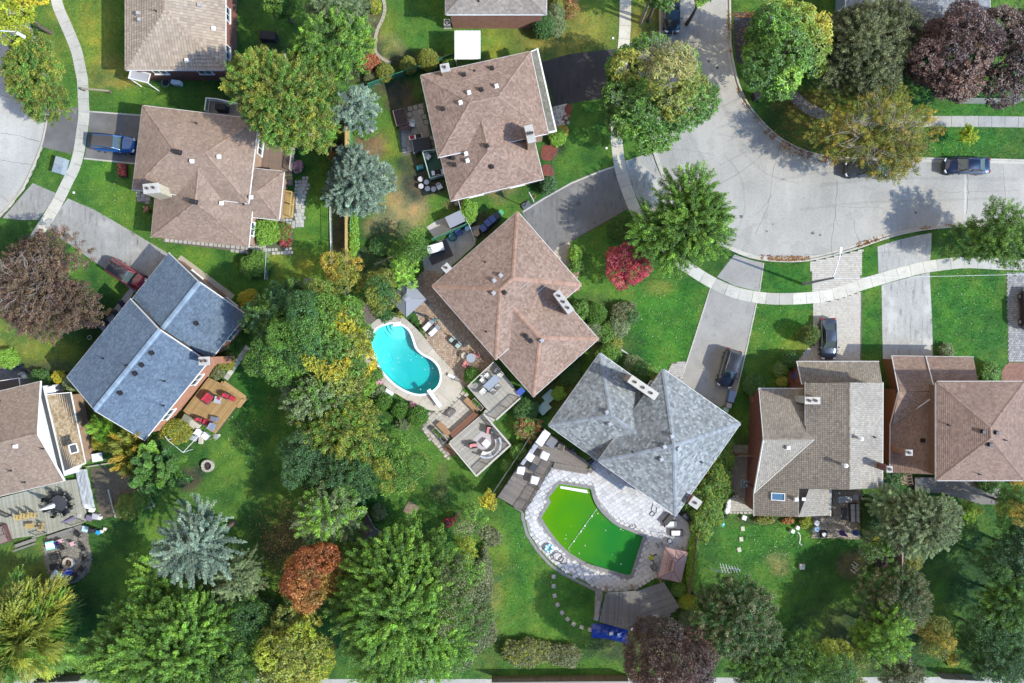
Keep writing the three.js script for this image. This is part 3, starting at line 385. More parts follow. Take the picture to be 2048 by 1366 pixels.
{// top-left house under a concrete tile roof
  const h =RX.h1 =new House('brick_house','brown tiled hip roof house with dark red brick walls beside the curved pale sidewalk',350,60);
  h.block([251,140,451,140,251,-110],4.0,0.42,{ridge:'d',pal:pal.tile,course:0.36,width:0.3,lift:0.10,grid:1,wall:brickM.red,capPal:pal.tileCap,capW:0.2,sill:2 });
  h.vents([[278,28,'g'],[281,41,'g'],[313,23,'p'],[400,12,'g'],[428,58,'w'],[375,122,'w']]);h.done();
}
{// brown house with the stone chimney
  const h =RX.h2 =new House('bungalow','brown hip roof bungalow with pale stone chimney by the blue car',400,330),o ={pal:pal.tan2,wall:brickM.tan,capPal:pal.brown,capW:0.12 };
  h.block([285,211,517,239,266,379],3.9,0.33,o);
  h.block([302,474,497,494,316,330],2.9,0.36,{...o,ridge:'d',ends:[1,2],noGutter:[2]});
  h.block([568,343,558,440,480,333],2.7,0.3,{...o,ridge:'d',ends:[1,2],windows:0 });
  h.vents([[393,247,'p'],[357,305,'B',-0.2],[385,323,'w'],[439,314,'w'],[389,404,'B',-0.2],[444,407,'w'],[487,408,'p'],[503,395,'w']]);
  h.chimney(303,377,1.5,0.9,0.1,0,6.2,mat('pale stone',[0.55,0.48,0.33],{map:'stone',bump:0.03 }),2);h.done();
}
{// blue roofs
  const h =RX.h3 =new House('blue_roofed_house','orange brick house with two blue shingle gables beside the red car',315,690),o ={pal:pal.blue,wall:brickM.orange,capPal:pal.blueCap,capW:0.26,course:0.16,width:0.22,rake:mat('pale rake board',[0.62,0.60,0.56])};
  h.block([338,506,266,596,494,628],3.2,0.36,{...o,ends:[0,2]});
  h.block([261,598,134,754,424,714],4.5,0.36,{...o,ends:[0,0],sill:1.9 });
  h.vents([[394,647,'b',0.6],[305,706,'b',0.6],[285,730,'b',0.6],[272,747,'b',0.6],[242,786,'b',0.6],[207,717,'p'],[253,731,'p'],[329,762,'p'],[327,811,'p'],[234,832,'p']]);
  h.chimney(409,722,1.0,0.75,0.05,0,6.3,brickM.orange,2);h.done();
}
{// bottom-left house: brown gable, white gable wall, straw-coloured lower roof
  const h =RX.h4 =new House('gabled_house','brown gable roof house with white end wall and lower straw-coloured shingle roof',60,880),o ={pal:pal.umber,wall:brickM.white,capPal:pal.umber,capW:0.14 };
  h.block([81,763,-120,811,134,960],3.9,0.42,{...o,ends:[0,0],windows:0 });
  const w =[at(90,789,2.9),at(141,785,2.2),at(170,926,2.2),at(129,944,2.9)];h.face(w.map((p)=>h.L(p)),{pal:pal.straw,course:0.17,width:0.2 });
  part(h.g,'lower_wall',prism([at(95,795,2.9),at(139,790,2.2),at(167,921,2.2),at(130,939,2.9)].map((p)=>h.L(p)),-0.05,2.1),brickM.tan);
  h.edge(h.L(w[1]),h.L(w[2]),mWhite,0.11,0.12,-0.06);h.edge(h.L(w[2]),h.L(w[3]),mWhite,0.07,0.16,-0.05,'rake_board');h.edge(h.L(w[0]),h.L(w[1]),mWhite,0.07,0.16,-0.05,'rake_board');
  h.vents([[33,892,'w'],[86,897,'p'],[22,941,'p'],[49,964,'p'],[0,802,'p']]);
  const p =h.onRoof(148,897),e =part(h.g,'skylight',[bx(0.1,0.14,1.0,-0.36,0.08,0),bx(0.1,0.14,1.0,0.36,0.08,0),bx(0.62,0.14,0.1,0,0.08,-0.45),bx(0.62,0.14,0.1,0,0.08,0.45)],mWhite);e.position.copy(p);e.rotation.set(0,0.26,-0.22);part(e,'pane',bx(0.62,0.02,0.8,0,0.1,0),mGlass);
  for (let i =0;i <3;i++){const q =h.L(at([147,149,143][i],[799,824,865][i],0.9));const b =part(h.g,'bay_window',[rb(0.5,1.5,[1.0,0.6,0.8][i],0,0,0,0,0.08)],mWhite);b.position.copy(q);b.rotation.y =0.26;part(b,'pane',bx(0.03,0.9,0.5,0.26,0.1,0),mGlass);}
  const q =h.L(at(97,780,2.4)),pc =part(h.g,'porch_roof',[rb(1.4,0.25,0.7,0,0,0,0,0.05),bx(0.12,2.3,0.12,0.6,-1.2,0.2),bx(0.12,2.3,0.12,-0.5,-1.2,0.2)],mWhite);pc.position.copy(q);pc.rotation.y =0.2;
  h.done();
}
{// top centre, cut by the frame
  const h =RX.h5 =new House('taupe_roofed_house','taupe hip roof house with rose brick wall above the white patio cover',990,10);
  h.block([891,29,1093,29,891,-150],4.1,0.36,{ridge:'d',pal:pal.taupe,wall:brickM.rose,windows:0 });h.vents([[957,2,'p']]);h.done();
}
{// brown house by the black driveway
  const h =RX.h6 =new House('wide_bungalow','brown hip roof bungalow whose black asphalt driveway meets the street',985,240),o ={pal:pal.brown,wall:brickM.tan,capPal:pal.brown,capW:0.12,sill:0.9 };
  h.block([841,151,1061,103,880,314],3.9,0.33,o);
  h.block([902,402,1087,358,870,262],2.9,0.36,{...o,ridge:'d',ends:[1,2]});
  // low mossy canopy along the garage front
  const w =[at(1060,104,3.0),at(1075,98,2.9),at(1112,261,2.9),at(1090,266,3.0)];h.face(w.map((p)=>h.L(p)),{pal:[[0.2,0.2,0.15],[0.26,0.25,0.2]]});h.edge(h.L(w[1]),h.L(w[2]),mWhite,0.16,0.3,-0.1);h.edge(h.L(w[0]),h.L(w[1]),mWhite,0.1,0.2,-0.06);h.edge(h.L(w[2]),h.L(w[3]),mWhite,0.1,0.2,-0.06);
  h.vents([[928,150,'b',0.3],[949,142,'p'],[984,137,'b',0.3],[938,186,'w',0.3],[963,180,'b',0.3],[993,173,'w',0.3],[921,206,'w',0.3],[886,218,'b',0.3],[974,292,'b',0.3],[932,308,'w',0.3],[935,322,'w',0.3],[906,316,'b',0.3],[909,330,'b',0.3],[984,334,'b',0.3]]);
  h.chimney(890,136,0.85,0.75,0.2,0,5.2,brickM.tan,1);h.chimney(1060,268,0.75,1.7,0.22,0,6.0,brickM.tan,3);h.done();
}
{// the brown house by the turquoise pool
  const h =RX.h7 =new House('pool_bungalow','large brown hip roof bungalow between the turquoise pool and the red maple',1020,610),o ={pal:pal.brown,wall:brickM.rose,capPal:pal.brownCap,capW:0.2,course:0.2,width:0.26,sill:0.8,lift:0.034 };
  h.block([1035,423,864,572,1157,575],3.1,0.36,o);
  h.block([1197,678,1067,793,1096,556],2.6,0.33,{...o,ridge:'d',ends:[1,2]});
  h.vents([[988,561,'g',0.7],[1001,551,'g',0.7],[987,586,'g',0.7],[1009,585,'b',0.7],[970,524,'p'],[972,663,'p'],[1052,672,'b',0.7],[1083,681,'g',0.7],[1062,682,'b',0.7]]);
  h.chimney(1127,604,2.5,0.7,-0.93,0,5.4,mat('weathered chimney brick',[0.45,0.36,0.31],{map:'brick' }),3);h.chimney(893,536,0.75,0.7,0.72,0,3.6,brickM.rose,1);
  for (const [a,b,c2,d2]of [[1039,578,1058,563],[1074,586,1091,571]]){const p =h.onRoof(a,b),q =h.onRoof(c2,d2);part(h.g,'roof_rail',[bar(p.clone().setY(p.y +0.12),q.clone().setY(q.y +0.12),0.03),bar(p,p.clone().setY(p.y +0.12),0.03),bar(q,q.clone().setY(q.y +0.12),0.03)],mSteel);}
  h.done();
}
{// grey house by the green pool
  const h =RX.h8 =new House('grey_roofed_house','grey shingle double hip roof house beside the green kidney pool',1290,870),o ={pal:pal.grey,wall:brickM.tan,capPal:pal.greyCap,capW:0.2,course:0.21,width:0.26,lift:0.035 };
  h.block([1097,851,1200,706,1236,947],3.2,0.36,{...o,ridge:'d',ends:[1,2]});
  h.block([1326,738,1481,847,1194,921],4.3,0.36,o);
  h.vents([[1213,824,'g',0.5],[1219,848,'g',0.5],[1343,872,'g',0.5],[1328,893,'g',0.5],[1357,897,'g',0.5],[1322,918,'g',0.5],[1265,904,'p'],[1402,924,'p']]);
  h.chimney(1286,775,3.2,0.75,-0.6,0,6.6,mat('pale chimney stone',[0.42,0.37,0.32],{map:'stone',bump:0.02 }),3,mat('pale cap',[0.62,0.58,0.5],{map:'concrete' }));h.chimney(1390,1005,1.0,0.9,-0.6,0,5.0,brickM.rose,1);h.done();
}
{// olive-grey house with the cat-slide roof
  const h =RX.h9 =new House('cat_slide_house','weathered taupe roof house with long sloping side and red brick wall',1640,880),o ={pal:pal.olive,wall:brickM.red,capPal:pal.olive,capW:0.12,course:0.22,width:0.2,grid:1 };
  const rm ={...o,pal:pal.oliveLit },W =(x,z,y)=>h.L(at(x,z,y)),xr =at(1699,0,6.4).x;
  const m =(x,z)=>{let y =5;for (let i =0;i <20;i++)y =6.4 - 0.3 *(xr - at(x,0,y).x);return W(x,z,y);};   // a point of the long west slope
  // main gable, ridge running north to south; its west slope reaches down past the wing
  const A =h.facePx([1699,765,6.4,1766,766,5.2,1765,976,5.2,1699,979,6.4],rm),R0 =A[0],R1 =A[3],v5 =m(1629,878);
  h.face([R0,R1,m(1662,979),m(1597,977),m(1597,1034),m(1508,1031),m(1508,986),v5,m(1611,862),m(1611,766)],o);
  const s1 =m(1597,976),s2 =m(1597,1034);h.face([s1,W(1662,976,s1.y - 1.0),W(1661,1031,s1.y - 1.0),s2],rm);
  // wing with the ridge running east to west
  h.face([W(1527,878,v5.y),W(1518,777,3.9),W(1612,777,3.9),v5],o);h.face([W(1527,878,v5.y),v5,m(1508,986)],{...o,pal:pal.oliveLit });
  // low roof over the garage front
  h.facePx([1594,723,2.7,1757,723,2.7,1767,778,3.3,1606,778,3.3],o);
  const E =(a,b,nm)=>h.edge(W(...a),W(...b),mWhite,0.1,0.14,-0.06,nm);E([1594,723,2.7],[1757,723,2.7]);E([1766,766,5.2],[1765,976,5.2]);E([1611,766,5.2],[1611,850,5.2]);E([1518,777,3.9],[1606,777,3.9]);h.edge(W(1518,777,3.9),W(1527,878,v5.y),mWhite,0.06,0.18,-0.06,'rake_board');h.edge(W(1527,878,v5.y),m(1508,986),mWhite,0.06,0.18,-0.06,'rake_board');h.edge(m(1508,986),m(1508,1031),mWhite,0.1,0.14,-0.06);h.edge(v5,m(1508,986),mat('pale flashing',[0.6,0.58,0.5]),0.08,0.04,0.03,'flashing');E([1662,976,s1.y - 1.0],[1661,1031,s1.y - 1.0]);E([1594,723,2.7],[1606,778,3.3],'rake_board');
  h.cap(R0,R1,o);h.cap(W(1527,878,v5.y),v5,o);
  const wl =(a,y)=>prism(a.map((q)=>h.L(at(q[0],q[1],y))),-0.05,y - 0.1);part(h.g,'wall',[wl([[1617,771],[1761,771],[1760,972],[1617,972]],5.1)],brickM.red);part(h.g,'wing_wall',[wl([[1526,783],[1612,783],[1612,970],[1517,978]],3.7)],brickM.red);part(h.g,'south_wall',[wl([[1514,980],[1655,980],[1655,1026],[1514,1026]],3.6)],brickM.red);part(h.g,'garage_wall',[wl([[1604,728],[1753,728],[1758,775],[1610,775]],2.6)],brickM.rose);
  // gable end wall of the wing
  part(h.g,'gable_wall',[tri([W(1525,783,3.7),W(1517,976,3.6),W(1532,878,v5.y - 0.15)])],brickM.red);
  h.cW =W(1640,880,0).setY(0);for (const [p,q,n]of [[W(1517,978,0),W(1526,783,0),3],[W(1514,1026,0),W(1514,980,0),1]])for (let j =0;j <n;j++)h.window(p.setY(0),q.setY(0),(j +0.5)/ n,0.9,1.4,1.2);
  h.vents([[1575,895,'w'],[1716,876,'t'],[1685,929,'t'],[1748,874,'p'],[1591,998,'w'],[1605,997,'w'],[1556,993,'s']]);
  h.chimney(1624,801,1.45,0.62,0,0,6.6,mat('pale chimney block',[0.55,0.52,0.44],{map:'stone' }),2,mat('pale cap',[0.62,0.58,0.5]));h.chimney(1778,938,0.5,0.55,0,0,7.2,brickM.red,1);h.done();
}
{// right-hand brown house
  const h =RX.h10 =new House('two_storey_house','brown two storey hip roof house with orange board side wall',1900,840),o ={pal:pal.rust,wall:brickM.brown,capPal:pal.rust,capW:0.12 },W =(x,z,y)=>h.L(at(x,z,y));
  h.block([1872,763,2049,763,1871,961],5.7,0.33,{...o,ridge:'d' });
  h.facePx([1784,712,2.8,1946,714,2.8,1960,783,4.0,1800,783,4.0],o);h.facePx([1798,783,4.0,1862,783,4.0,1862,800,3.9,1782,850,2.8],{...o,pal:pal.brown });  // south slope uses paler shingles: its sunlight is put into the colour
  h.facePx([1781,846,2.75,1870,790,4.05,1870,949,4.05,1780,945,2.75],o);
  const E =(a,b,nm)=>h.edge(W(...a),W(...b),mWhite,0.09,0.14,-0.06,nm);E([1784,712,2.8],[1946,714,2.8]);E([1784,712,2.8],[1798,783,4.0],'rake_board');E([1798,783,4.0],[1782,848,2.75],'rake_board');E([1781,848,2.75],[1780,945,2.75]);E([1790,846,2.9],[1866,795,4.1],'flashing');E([1852,712,2.9],[1869,776,4.1],'downpipe');
  const wl =(a,y)=>prism(a.map((q)=>h.L(at(q[0],q[1],y))),-0.05,y - 0.1);part(h.g,'side_wall',[wl([[1790,719],[1940,719],[1950,783],[1806,783]],2.6),wl([[1791,780],[1876,780],[1876,941],[1788,939]],2.6)],brickM.wood);
  h.cW =W(1850,860,0).setY(0);for (const t of [0.2,0.5])h.window(W(1788,939,0).setY(0),W(1791,780,0).setY(0),t,0.8,1.5,1.1);
  h.vents([[1897,850,'p'],[1964,863,'b'],[1991,865,'b'],[2009,880,'p'],[1978,889,'b'],[1958,948,'p'],[1844,880,'b']]);
  h.chimney(1817,905,0.62,0.5,0,2.4,5.4,brickM.tan,1);h.done();
}
{// top right, mostly under trees
  const h =RX.h11 =new House('slate_roofed_house','slate grey hip roof house half hidden by the purple leaved trees',1840,10),o ={pal:pal.slate,wall:brickM.brown,capPal:pal.slate,capW:0.14 };
  h.block([1800,79,1980,79,1800,-130],4.2,0.33,{...o,ridge:'d' });h.block([1692,66,1802,66,1692,-120],3.2,0.33,{...o,ridge:'d',wall:brickM.blue });h.done();
}
// ---------- trees, shrubs, hedges ----------
const foliage =mat('leaf',[1,1,1],{roughness:0.5,transmission:0.22,thickness:0 }),needleM =mat('needle',[1,1,1],{roughness:0.8,transmission:0.2,thickness:0 });
const barkM ={grey:mat('grey bark',[0.30,0.27,0.24],{map:'bark' }),brown:mat('brown bark',[0.16,0.12,0.09],{map:'bark' }),pale:mat('pale bark',[0.58,0.52,0.46],{map:'bark' }),twig:mat('pale twig',[0.30,0.255,0.205])};
function leafGeo(n,spread,len,wid,flat,s0){// a small spray of folded leaves
  const keep =seed;seed =s0;const pos =[];
  for (let i =0;i <n;i++){
    const m =new THREE.Matrix4().makeRotationFromEuler(new THREE.Euler(rr(-flat,flat),rr(0,6.28),rr(-flat,flat))),k =rr(0.7,1.25),c =v(rr(-1,1),rr(-0.6,0.6),rr(-1,1)).multiplyScalar(spread);
    const q =[v(0,0,-len / 2),v(wid / 2,len *0.12,0),v(0,0,len / 2),v(-wid / 2,len *0.12,0)].map((p)=>p.multiplyScalar(k).applyMatrix4(m).add(c));
    for (const j of [0,1,2,0,2,3])pos.push(q[j].x,q[j].y,q[j].z);
  }
  seed =keep;const g =new THREE.BufferGeometry();g.setAttribute('position',new THREE.Float32BufferAttribute(pos,3));g.computeVertexNormals();return fin(g);
}
function sprayGeo(n,len,side,s0,up =0.12){   // a needle spray lying along +x: a stem with short side tufts
  const keep =seed;seed =s0;const pos =[];
  for (let i =0;i <n;i++){
    const t =(i +0.5)/ n,sg =i % 2 ?1 :-1,L =side *(1 - 0.75 *t)*rr(0.8,1.2),x =t *len,w =len *0.07,dz =sg *L,dx =L *0.75,y =rr(-0.3,1)*up *len;
    pos.push(x - w,0,0,x +dx,y,dz,x +w,rr(0,0.04),0);
  }
  for (let i =0;i <3;i++)pos.push(len *0.55,0,-side *0.12,len *0.55,0,side *0.12,len *1.1,up *len *rr(-0.2,0.6),side *rr(-0.25,0.25));
  seed =keep;const g =new THREE.BufferGeometry();g.setAttribute('position',new THREE.Float32BufferAttribute(pos,3));g.computeVertexNormals();return fin(g);
}
const LG ={broad:leafGeo(9,0.26,0.30,0.20,0.75,11),fine:leafGeo(14,0.22,0.15,0.10,0.9,23),big:leafGeo(7,0.28,0.42,0.30,0.6,37),small:leafGeo(10,0.13,0.12,0.085,0.9,41),tuft:leafGeo(9,0.10,0.11,0.06,1.3,59),spray:sprayGeo(14,0.85,0.36,71),shoot:sprayGeo(10,0.7,0.22,73,0.3),long:sprayGeo(12,1.3,0.2,79,0.1)};
const LEAF =[2.3,2.1,1.3];const dummy =new THREE.Object3D(),qA =new THREE.Quaternion(),xAxis =v(1,0,0);
function instanced(parent,name,list,geo,m){   // list of [position, direction|null, scale, colour]
  const o =new THREE.InstancedMesh(geo,m,list.length);
  list.forEach(([p,dir,s,c],i)=>{dummy.position.copy(p);if (dir){dummy.quaternion.setFromUnitVectors(xAxis,dir);qA.setFromAxisAngle(xAxis,rr(-0.5,0.5));dummy.quaternion.multiply(qA);}else dummy.rotation.set(rr(-0.45,0.45),rr(0,6.28),rr(-0.45,0.45));dummy.scale.setScalar(s);dummy.updateMatrix();o.setMatrixAt(i,dummy.matrix);o.setColorAt(i,new THREE.Color().setRGB(...c.map((q,k)=>Math.min(0.95,q *LEAF[k]))));});
  o.name =name;o.userData.kind ='stuff';o.castShadow =o.receiveShadow =true;parent.add(o);return o;
}
const FINE =2.9,SM =0.7;
const mix =(a,b,t)=>a.map((q,i)=>q +(b[i]- q)*t);
const dirR =(lo =-0.35)=>{let d;do {d =v(rr(-1,1),rr(lo,1),rr(-1,1));}while (d.length()>1 ||d.length()<0.1);return d.normalize();};
// rounded crown of leaf clumps: many lobes with shaded hollows between them; accent recolours some lobes
function lobeCrown(o){
  const {R,pal,accent =[],n =14,  dens =1,geo ='broad',gap =0.0,sc =1,shape =1 }=o,L =[],out =[],mR =(R[0]+R[2])/ 2;
  for (let i =0;i <n;i++){const y =1 - (i +0.5)/ n *1.35,r =Math.sqrt(Math.max(0.02,1 - y *y)),A =i *2.39996 +rr(-0.4,0.4),k =rnd()<0.22 ?rr(0.74,0.9):rr(0.42,0.74);L.push([v(Math.cos(A)*r *k *R[0],y *k *R[1],Math.sin(A)*r *k *R[2]),mR *rr(0.22,0.42),accent.length &&rnd()<(o.accP ??0.35)?pick(accent):pick(pal),rr(0.8,1.18)]);}
  L.push([v(0,0,0),mR *0.55,pal[0],0.9]);
  const unit =geo ==='fine' ||geo ==='small' ?0.16 :0.24,ry =R[1]/ mR;
  for (const [c,r,base,lum]of L){
    const cnt =Math.round(dens *FINE *4.0 *PI *r *r / unit *0.55);
    for (let i =0;i <cnt;i++){
      const d0 =dirR(-0.45),fl =[1,1],p =c.clone().add(v(d0.x,d0.y *Math.min(1,ry *1.15),d0.z).multiplyScalar(r *(0.72 +0.42 *Math.sqrt(rnd()))));
      if (gap &&noise(p.x *1.3 +c.x *9,p.z *1.3,7)<gap)continue;
      let dead =false;for (const [c2,r2]of L)if (c2 !==c &&p.distanceToSquared(c2)<r2 *r2 *0.4){dead =true;break;}if (dead)continue;
      const k =lum *rr(0.62,1.38);out.push([p,null,sc *SM *rr(0.7,1.35),jit(base,0.22).map((q)=>q *k)]);
    }
  }
  return out;
}
// crown of boughs that run outwards and upwards to leafy points
function boughCrown(o){
  const {R,pal,n =46,e0 =0.05,e1 =1.25,dens =1,geo ='shoot',sc =1,droop =0,accent =[],thick =0.42 }=o,out =[],limbs =[],isS =geo ==='shoot' ||geo ==='long' ||geo ==='spray';
  for (let i =0;i <n;i++){
    const A =i *2.39996 +rr(-0.3,0.3),t =Math.pow((i +0.5)/ n,0.75),el =e0 +(e1 - e0)*(1 - t)+rr(-0.12,0.12),d =v(Math.cos(A)*Math.cos(el),Math.sin(el),Math.sin(A)*Math.cos(el)),k =rr(0.78,1.12);
    const tip =v(d.x *R[0]*k,(d.y *1.2 - 0.25)*R[1]*k,d.z *R[2]*k),s0 =v(d.x *R[0]*0.12,-R[1]*0.45 +d.y *R[1]*0.3,d.z *R[2]*0.12),mid =s0.clone().lerp(tip,0.5).add(v(rr(-0.3,0.3),0.25 *R[1]*(0.4 +rnd()*0.4),rr(-0.3,0.3)));
    if (droop)tip.y -=droop *R[1]*rr(0.6,1.1);
    const len =s0.distanceTo(tip),cv =new THREE.QuadraticBezierCurve3(s0,mid,tip),base =accent.length &&rnd()<(o.accP ??0.3)?pick(accent):pick(pal),lum =rr(0.8,1.2);limbs.push(cv);
    const cnt =Math.round(dens *len *26 *(isS ?1.5 :FINE));
    for (let j =0;j <cnt;j++){
      const s =0.12 +0.9 *Math.pow(rnd(),0.8),p =cv.getPoint(Math.min(1,s)),tg =cv.getTangent(Math.min(1,s)),wdt =(thick *(1.06 - Math.min(1,s))+0.10)*len *0.42,off =dirR(-0.7).multiplyScalar(wdt *Math.sqrt(rnd()));off.y *=0.5;p.add(off);
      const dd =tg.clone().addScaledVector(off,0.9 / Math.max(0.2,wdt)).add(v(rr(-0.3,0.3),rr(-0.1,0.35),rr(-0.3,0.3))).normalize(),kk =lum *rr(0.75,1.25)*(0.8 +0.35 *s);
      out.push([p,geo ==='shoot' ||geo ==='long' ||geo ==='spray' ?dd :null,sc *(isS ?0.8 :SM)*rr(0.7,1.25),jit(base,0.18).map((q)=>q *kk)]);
    }
  }
  out.limbs =limbs;return out;
}
// crown of leafy shoots all over its dome, each pointing outwards and up and thinning to its tip
function shootCrown(o){
  const R =o.R.map((q)=>q *1.15),{pal,accent =[],accP =0.3,dens =1,L =[0.9,1.9],wid =0.3,lift =0.45,sc =0.8,rag =0.2 }=o,out =[],mR =(R[0]+R[2])/ 2,ns =o.subs ??Math.max(3,Math.round(mR *1.3)),S =[];
  // a middle leader and several side leaders, each with a dome of its own
  S.push([0,0,ns ===1 ?1 :0.62,0,rr(0,9)]);for (let i =1;i <ns;i++){const A =i *2.39996 +rr(-0.5,0.5),q =rr(0.3,0.62);S.push([Math.cos(A)*q,Math.sin(A)*q,rr(0.34,0.5),rr(-0.42,-0.02),rr(0,9)]);}
  for (const [sx,sz,sr,sy,ph]of S){
    const n =Math.round(dens *R[0]*R[2]*13 *sr *sr *1.15),tone =rr(0.8,1.15);
    for (let i =0;i <n;i++){
      const A =rnd()*2 *PI,edge =1 - rag +2 *rag *noise(Math.cos(A)*2.2 +ph,Math.sin(A)*2.2 +ph,5),r =Math.sqrt(rnd())*0.88 *edge,dome =Math.sqrt(Math.max(0,1 - r *r)),y =R[1]*(sy +(0.35 +0.65 *sr)*(dome *(0.95 - 0.8 *Math.pow(rnd(),2))- 0.2));
      const ca =Math.cos(A),sa =Math.sin(A),c =v((sx +ca *r *sr)*R[0],y,(sz +sa *r *sr)*R[2]),d =v(ca *(0.2 +0.8 *r)+sx *0.45 +rr(-0.4,0.4),lift *(1.1 - 0.7 *r)+rr(-0.2,0.3),sa *(0.2 +0.8 *r)+sz *0.45 +rr(-0.4,0.4)).normalize(),len =rr(L[0],L[1]),base =accent.length &&rnd()<accP ?pick(accent):pick(pal),lum =tone *rr(0.65,1.25),cnt =Math.round(len *13 *(0.3 / wid)**0.5);
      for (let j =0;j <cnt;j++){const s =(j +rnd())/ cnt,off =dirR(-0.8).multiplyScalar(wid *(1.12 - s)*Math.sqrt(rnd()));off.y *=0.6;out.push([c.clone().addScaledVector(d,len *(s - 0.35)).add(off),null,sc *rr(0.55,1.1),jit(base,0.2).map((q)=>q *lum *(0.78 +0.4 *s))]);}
    }
  }
  return out;
}
// conifer: whorls of boughs shortening to the tip, each a feather of needle sprays
function coniferCrown(o){
  const {R,H,pal,per =9,tiers =12,droop =0.15,dens =1,sc =1,lo =0.1,pow =0.85,thin =0.72,more =1.7 }=o,out =[];
  for (let t =0;t <tiers;t++){
    const f =t / (tiers - 1),y =H *(lo +(1 - lo)*f)+0,L =R *Math.pow(1 - f *0.97,pow)*rr(0.92,1.05),nb =Math.max(5,Math.round(per *more *(0.55 +0.45 *(1 - f)))),ph =rr(0,6);
    for (let b =0;b <nb;b++){
      const A =ph +b / nb *2 *PI +rr(-0.22,0.22),len =L *rr(0.62,1.1),up =0.12 +0.9 *f *f,base =pick(pal),lum =rr(0.75,1.2),cnt =Math.max(4,Math.round(dens *len *13));
      for (let j =0;j <cnt;j++){
        const s =0.12 +0.88 *(j +rnd())/ cnt,sg =rnd()<0.5 ?1 :-1,wd =0.34 *len *(1 - s)*rnd(),a2 =A +sg *rr(0,0.55)*(1.1 - s),r =s *len;
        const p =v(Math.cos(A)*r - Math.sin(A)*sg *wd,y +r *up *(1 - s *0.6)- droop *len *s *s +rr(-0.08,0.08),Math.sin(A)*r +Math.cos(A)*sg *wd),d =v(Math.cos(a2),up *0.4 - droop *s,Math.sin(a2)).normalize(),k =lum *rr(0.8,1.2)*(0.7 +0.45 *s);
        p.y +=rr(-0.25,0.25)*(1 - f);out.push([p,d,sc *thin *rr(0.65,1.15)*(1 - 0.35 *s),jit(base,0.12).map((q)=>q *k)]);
      }
    }
  }
  for (let j =0;j <14;j++)out.push([v(rr(-0.1,0.1),H *rr(0.94,1.02),rr(-0.1,0.1)),v(rr(-0.4,0.4),1,rr(-0.4,0.4)).normalize(),sc *0.6,jit(pal[0])]);
  return out;
}
// a tree: px,py is where the middle of its crown appears, hc the height of that middle, R its half-sizes in survey units (rx, rz) and metres (ry)
function tree(name,label,px,py,hc,rpx,rzpx,ry,kind,o ={},group =null){
  const C =at(px,py,hc),k =(FLY - hc)/ FOC,R =[rpx *k,ry,rzpx *k],g =thing(name,label,o.cat ||'tree',v(C.x,0,C.z),0,group),low =hc - ry,lim =[];
  let list,m =foliage,geo =LG[o.geo ||'broad'];
  if (kind ==='lobe')list =lobeCrown({R,...o });
  else if (kind ==='shoots'){list =shootCrown({R,...o });geo =LG[o.geo ||'fine'];if (o.needle)m =needleM;}
  else if (kind ==='bough'){list =boughCrown({R,...o });geo =LG[o.geo ||'shoot'];}
  else {const H =o.H ||2 *ry;list =coniferCrown({R:(R[0]+R[2])/ 2,H,...o }).map((e)=>{e[0].x *=R[0]/ ((R[0]+R[2])/ 2);e[0].z *=R[2]/ ((R[0]+R[2])/ 2);e[0].y -=ry;return e;});m =needleM;geo =LG.spray;}
  if (!o.noTrunk){const top =kind ==='conifer' ?hc +ry *0.9 :hc +ry *0.25,r0 =o.trunk ||0.05 +0.025 *hc;const tp =[];for (let i =0;i <=4;i++)tp.push(v(i ?rr(-0.12,0.12):0,-0.1 +(top +0.1)*i / 4,i ?rr(-0.12,0.12):0));part(g,'trunk',taper(tp,r0 *1.15,r0 *0.25,8),barkM[o.bark ||'brown']);
    if (kind !=='conifer'){// main limbs
      const nl =o.limbs ??7;for (let i =0;i <nl;i++){const A =i *2.4 +rr(-0.3,0.3),s =rr(0.35,0.75),a =v(0,low *0.75 +(top - low *0.75)*rr(0,0.7),0),b =v(Math.cos(A)*R[0]*s,hc +ry *rr(-0.2,0.55),Math.sin(A)*R[2]*s),mid =a.clone().lerp(b,0.5).add(v(0,0.15 *ry,0));lim.push(taper([a,mid,b],r0 *0.45,r0 *0.1,5));}
      if (lim.length)part(g,'limbs',lim,barkM[o.bark ||'brown']);
    }}
  if (o.bare){// bare branches showing through the leaves
    const l =[];for (let i =0;i <o.bare;i++){const A =o.bareA ?rr(...o.bareA):rnd()*6.28,s =rr(0.3,1.0),c0 =v(Math.cos(A)*R[0]*s *0.4,hc +rr(...(o.bareY ||[0.1,0.6]))*ry,Math.sin(A)*R[2]*s *0.4);if (o.bareC){c0.x +=o.bareC[0];c0.z +=o.bareC[1];}let a =c0,dir =v(Math.cos(A),rr(0.2,0.6),Math.sin(A));const P =[a];for (let j =0;j <4;j++){dir.add(v(rr(-0.6,0.6),rr(-0.2,0.3),rr(-0.6,0.6))).normalize();a =a.clone().addScaledVector(dir,(o.bareL ||0.5)*rr(0.6,1.2));P.push(a);}l.push(taper(P,o.bareR ||0.05,0.012,4));for (let j =1;j <4;j++){const e =P[j].clone().add(v(rr(-1,1),rr(0.1,0.6),rr(-1,1)).multiplyScalar((o.bareL ||0.5)*1.2));l.push(taper([P[j],P[j].clone().lerp(e,0.5).add(v(0,0.1,0)),e],(o.bareR ||0.05)*0.55,0.01,4));}}
    part(g,'bare_branches',l,barkM[o.bareBark ||'twig']);
  }
  for (const e of list)e[0].y +=hc;
  if (o.tint)for (const e of list){const f =o.tint(e[0].x / R[0],e[0].z / R[2],(e[0].y - hc)/ ry);if (f)e[3]=mix(e[3],jit(f[0],0.2),Math.min(1,f[1]));}
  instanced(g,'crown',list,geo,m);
  return g;
}
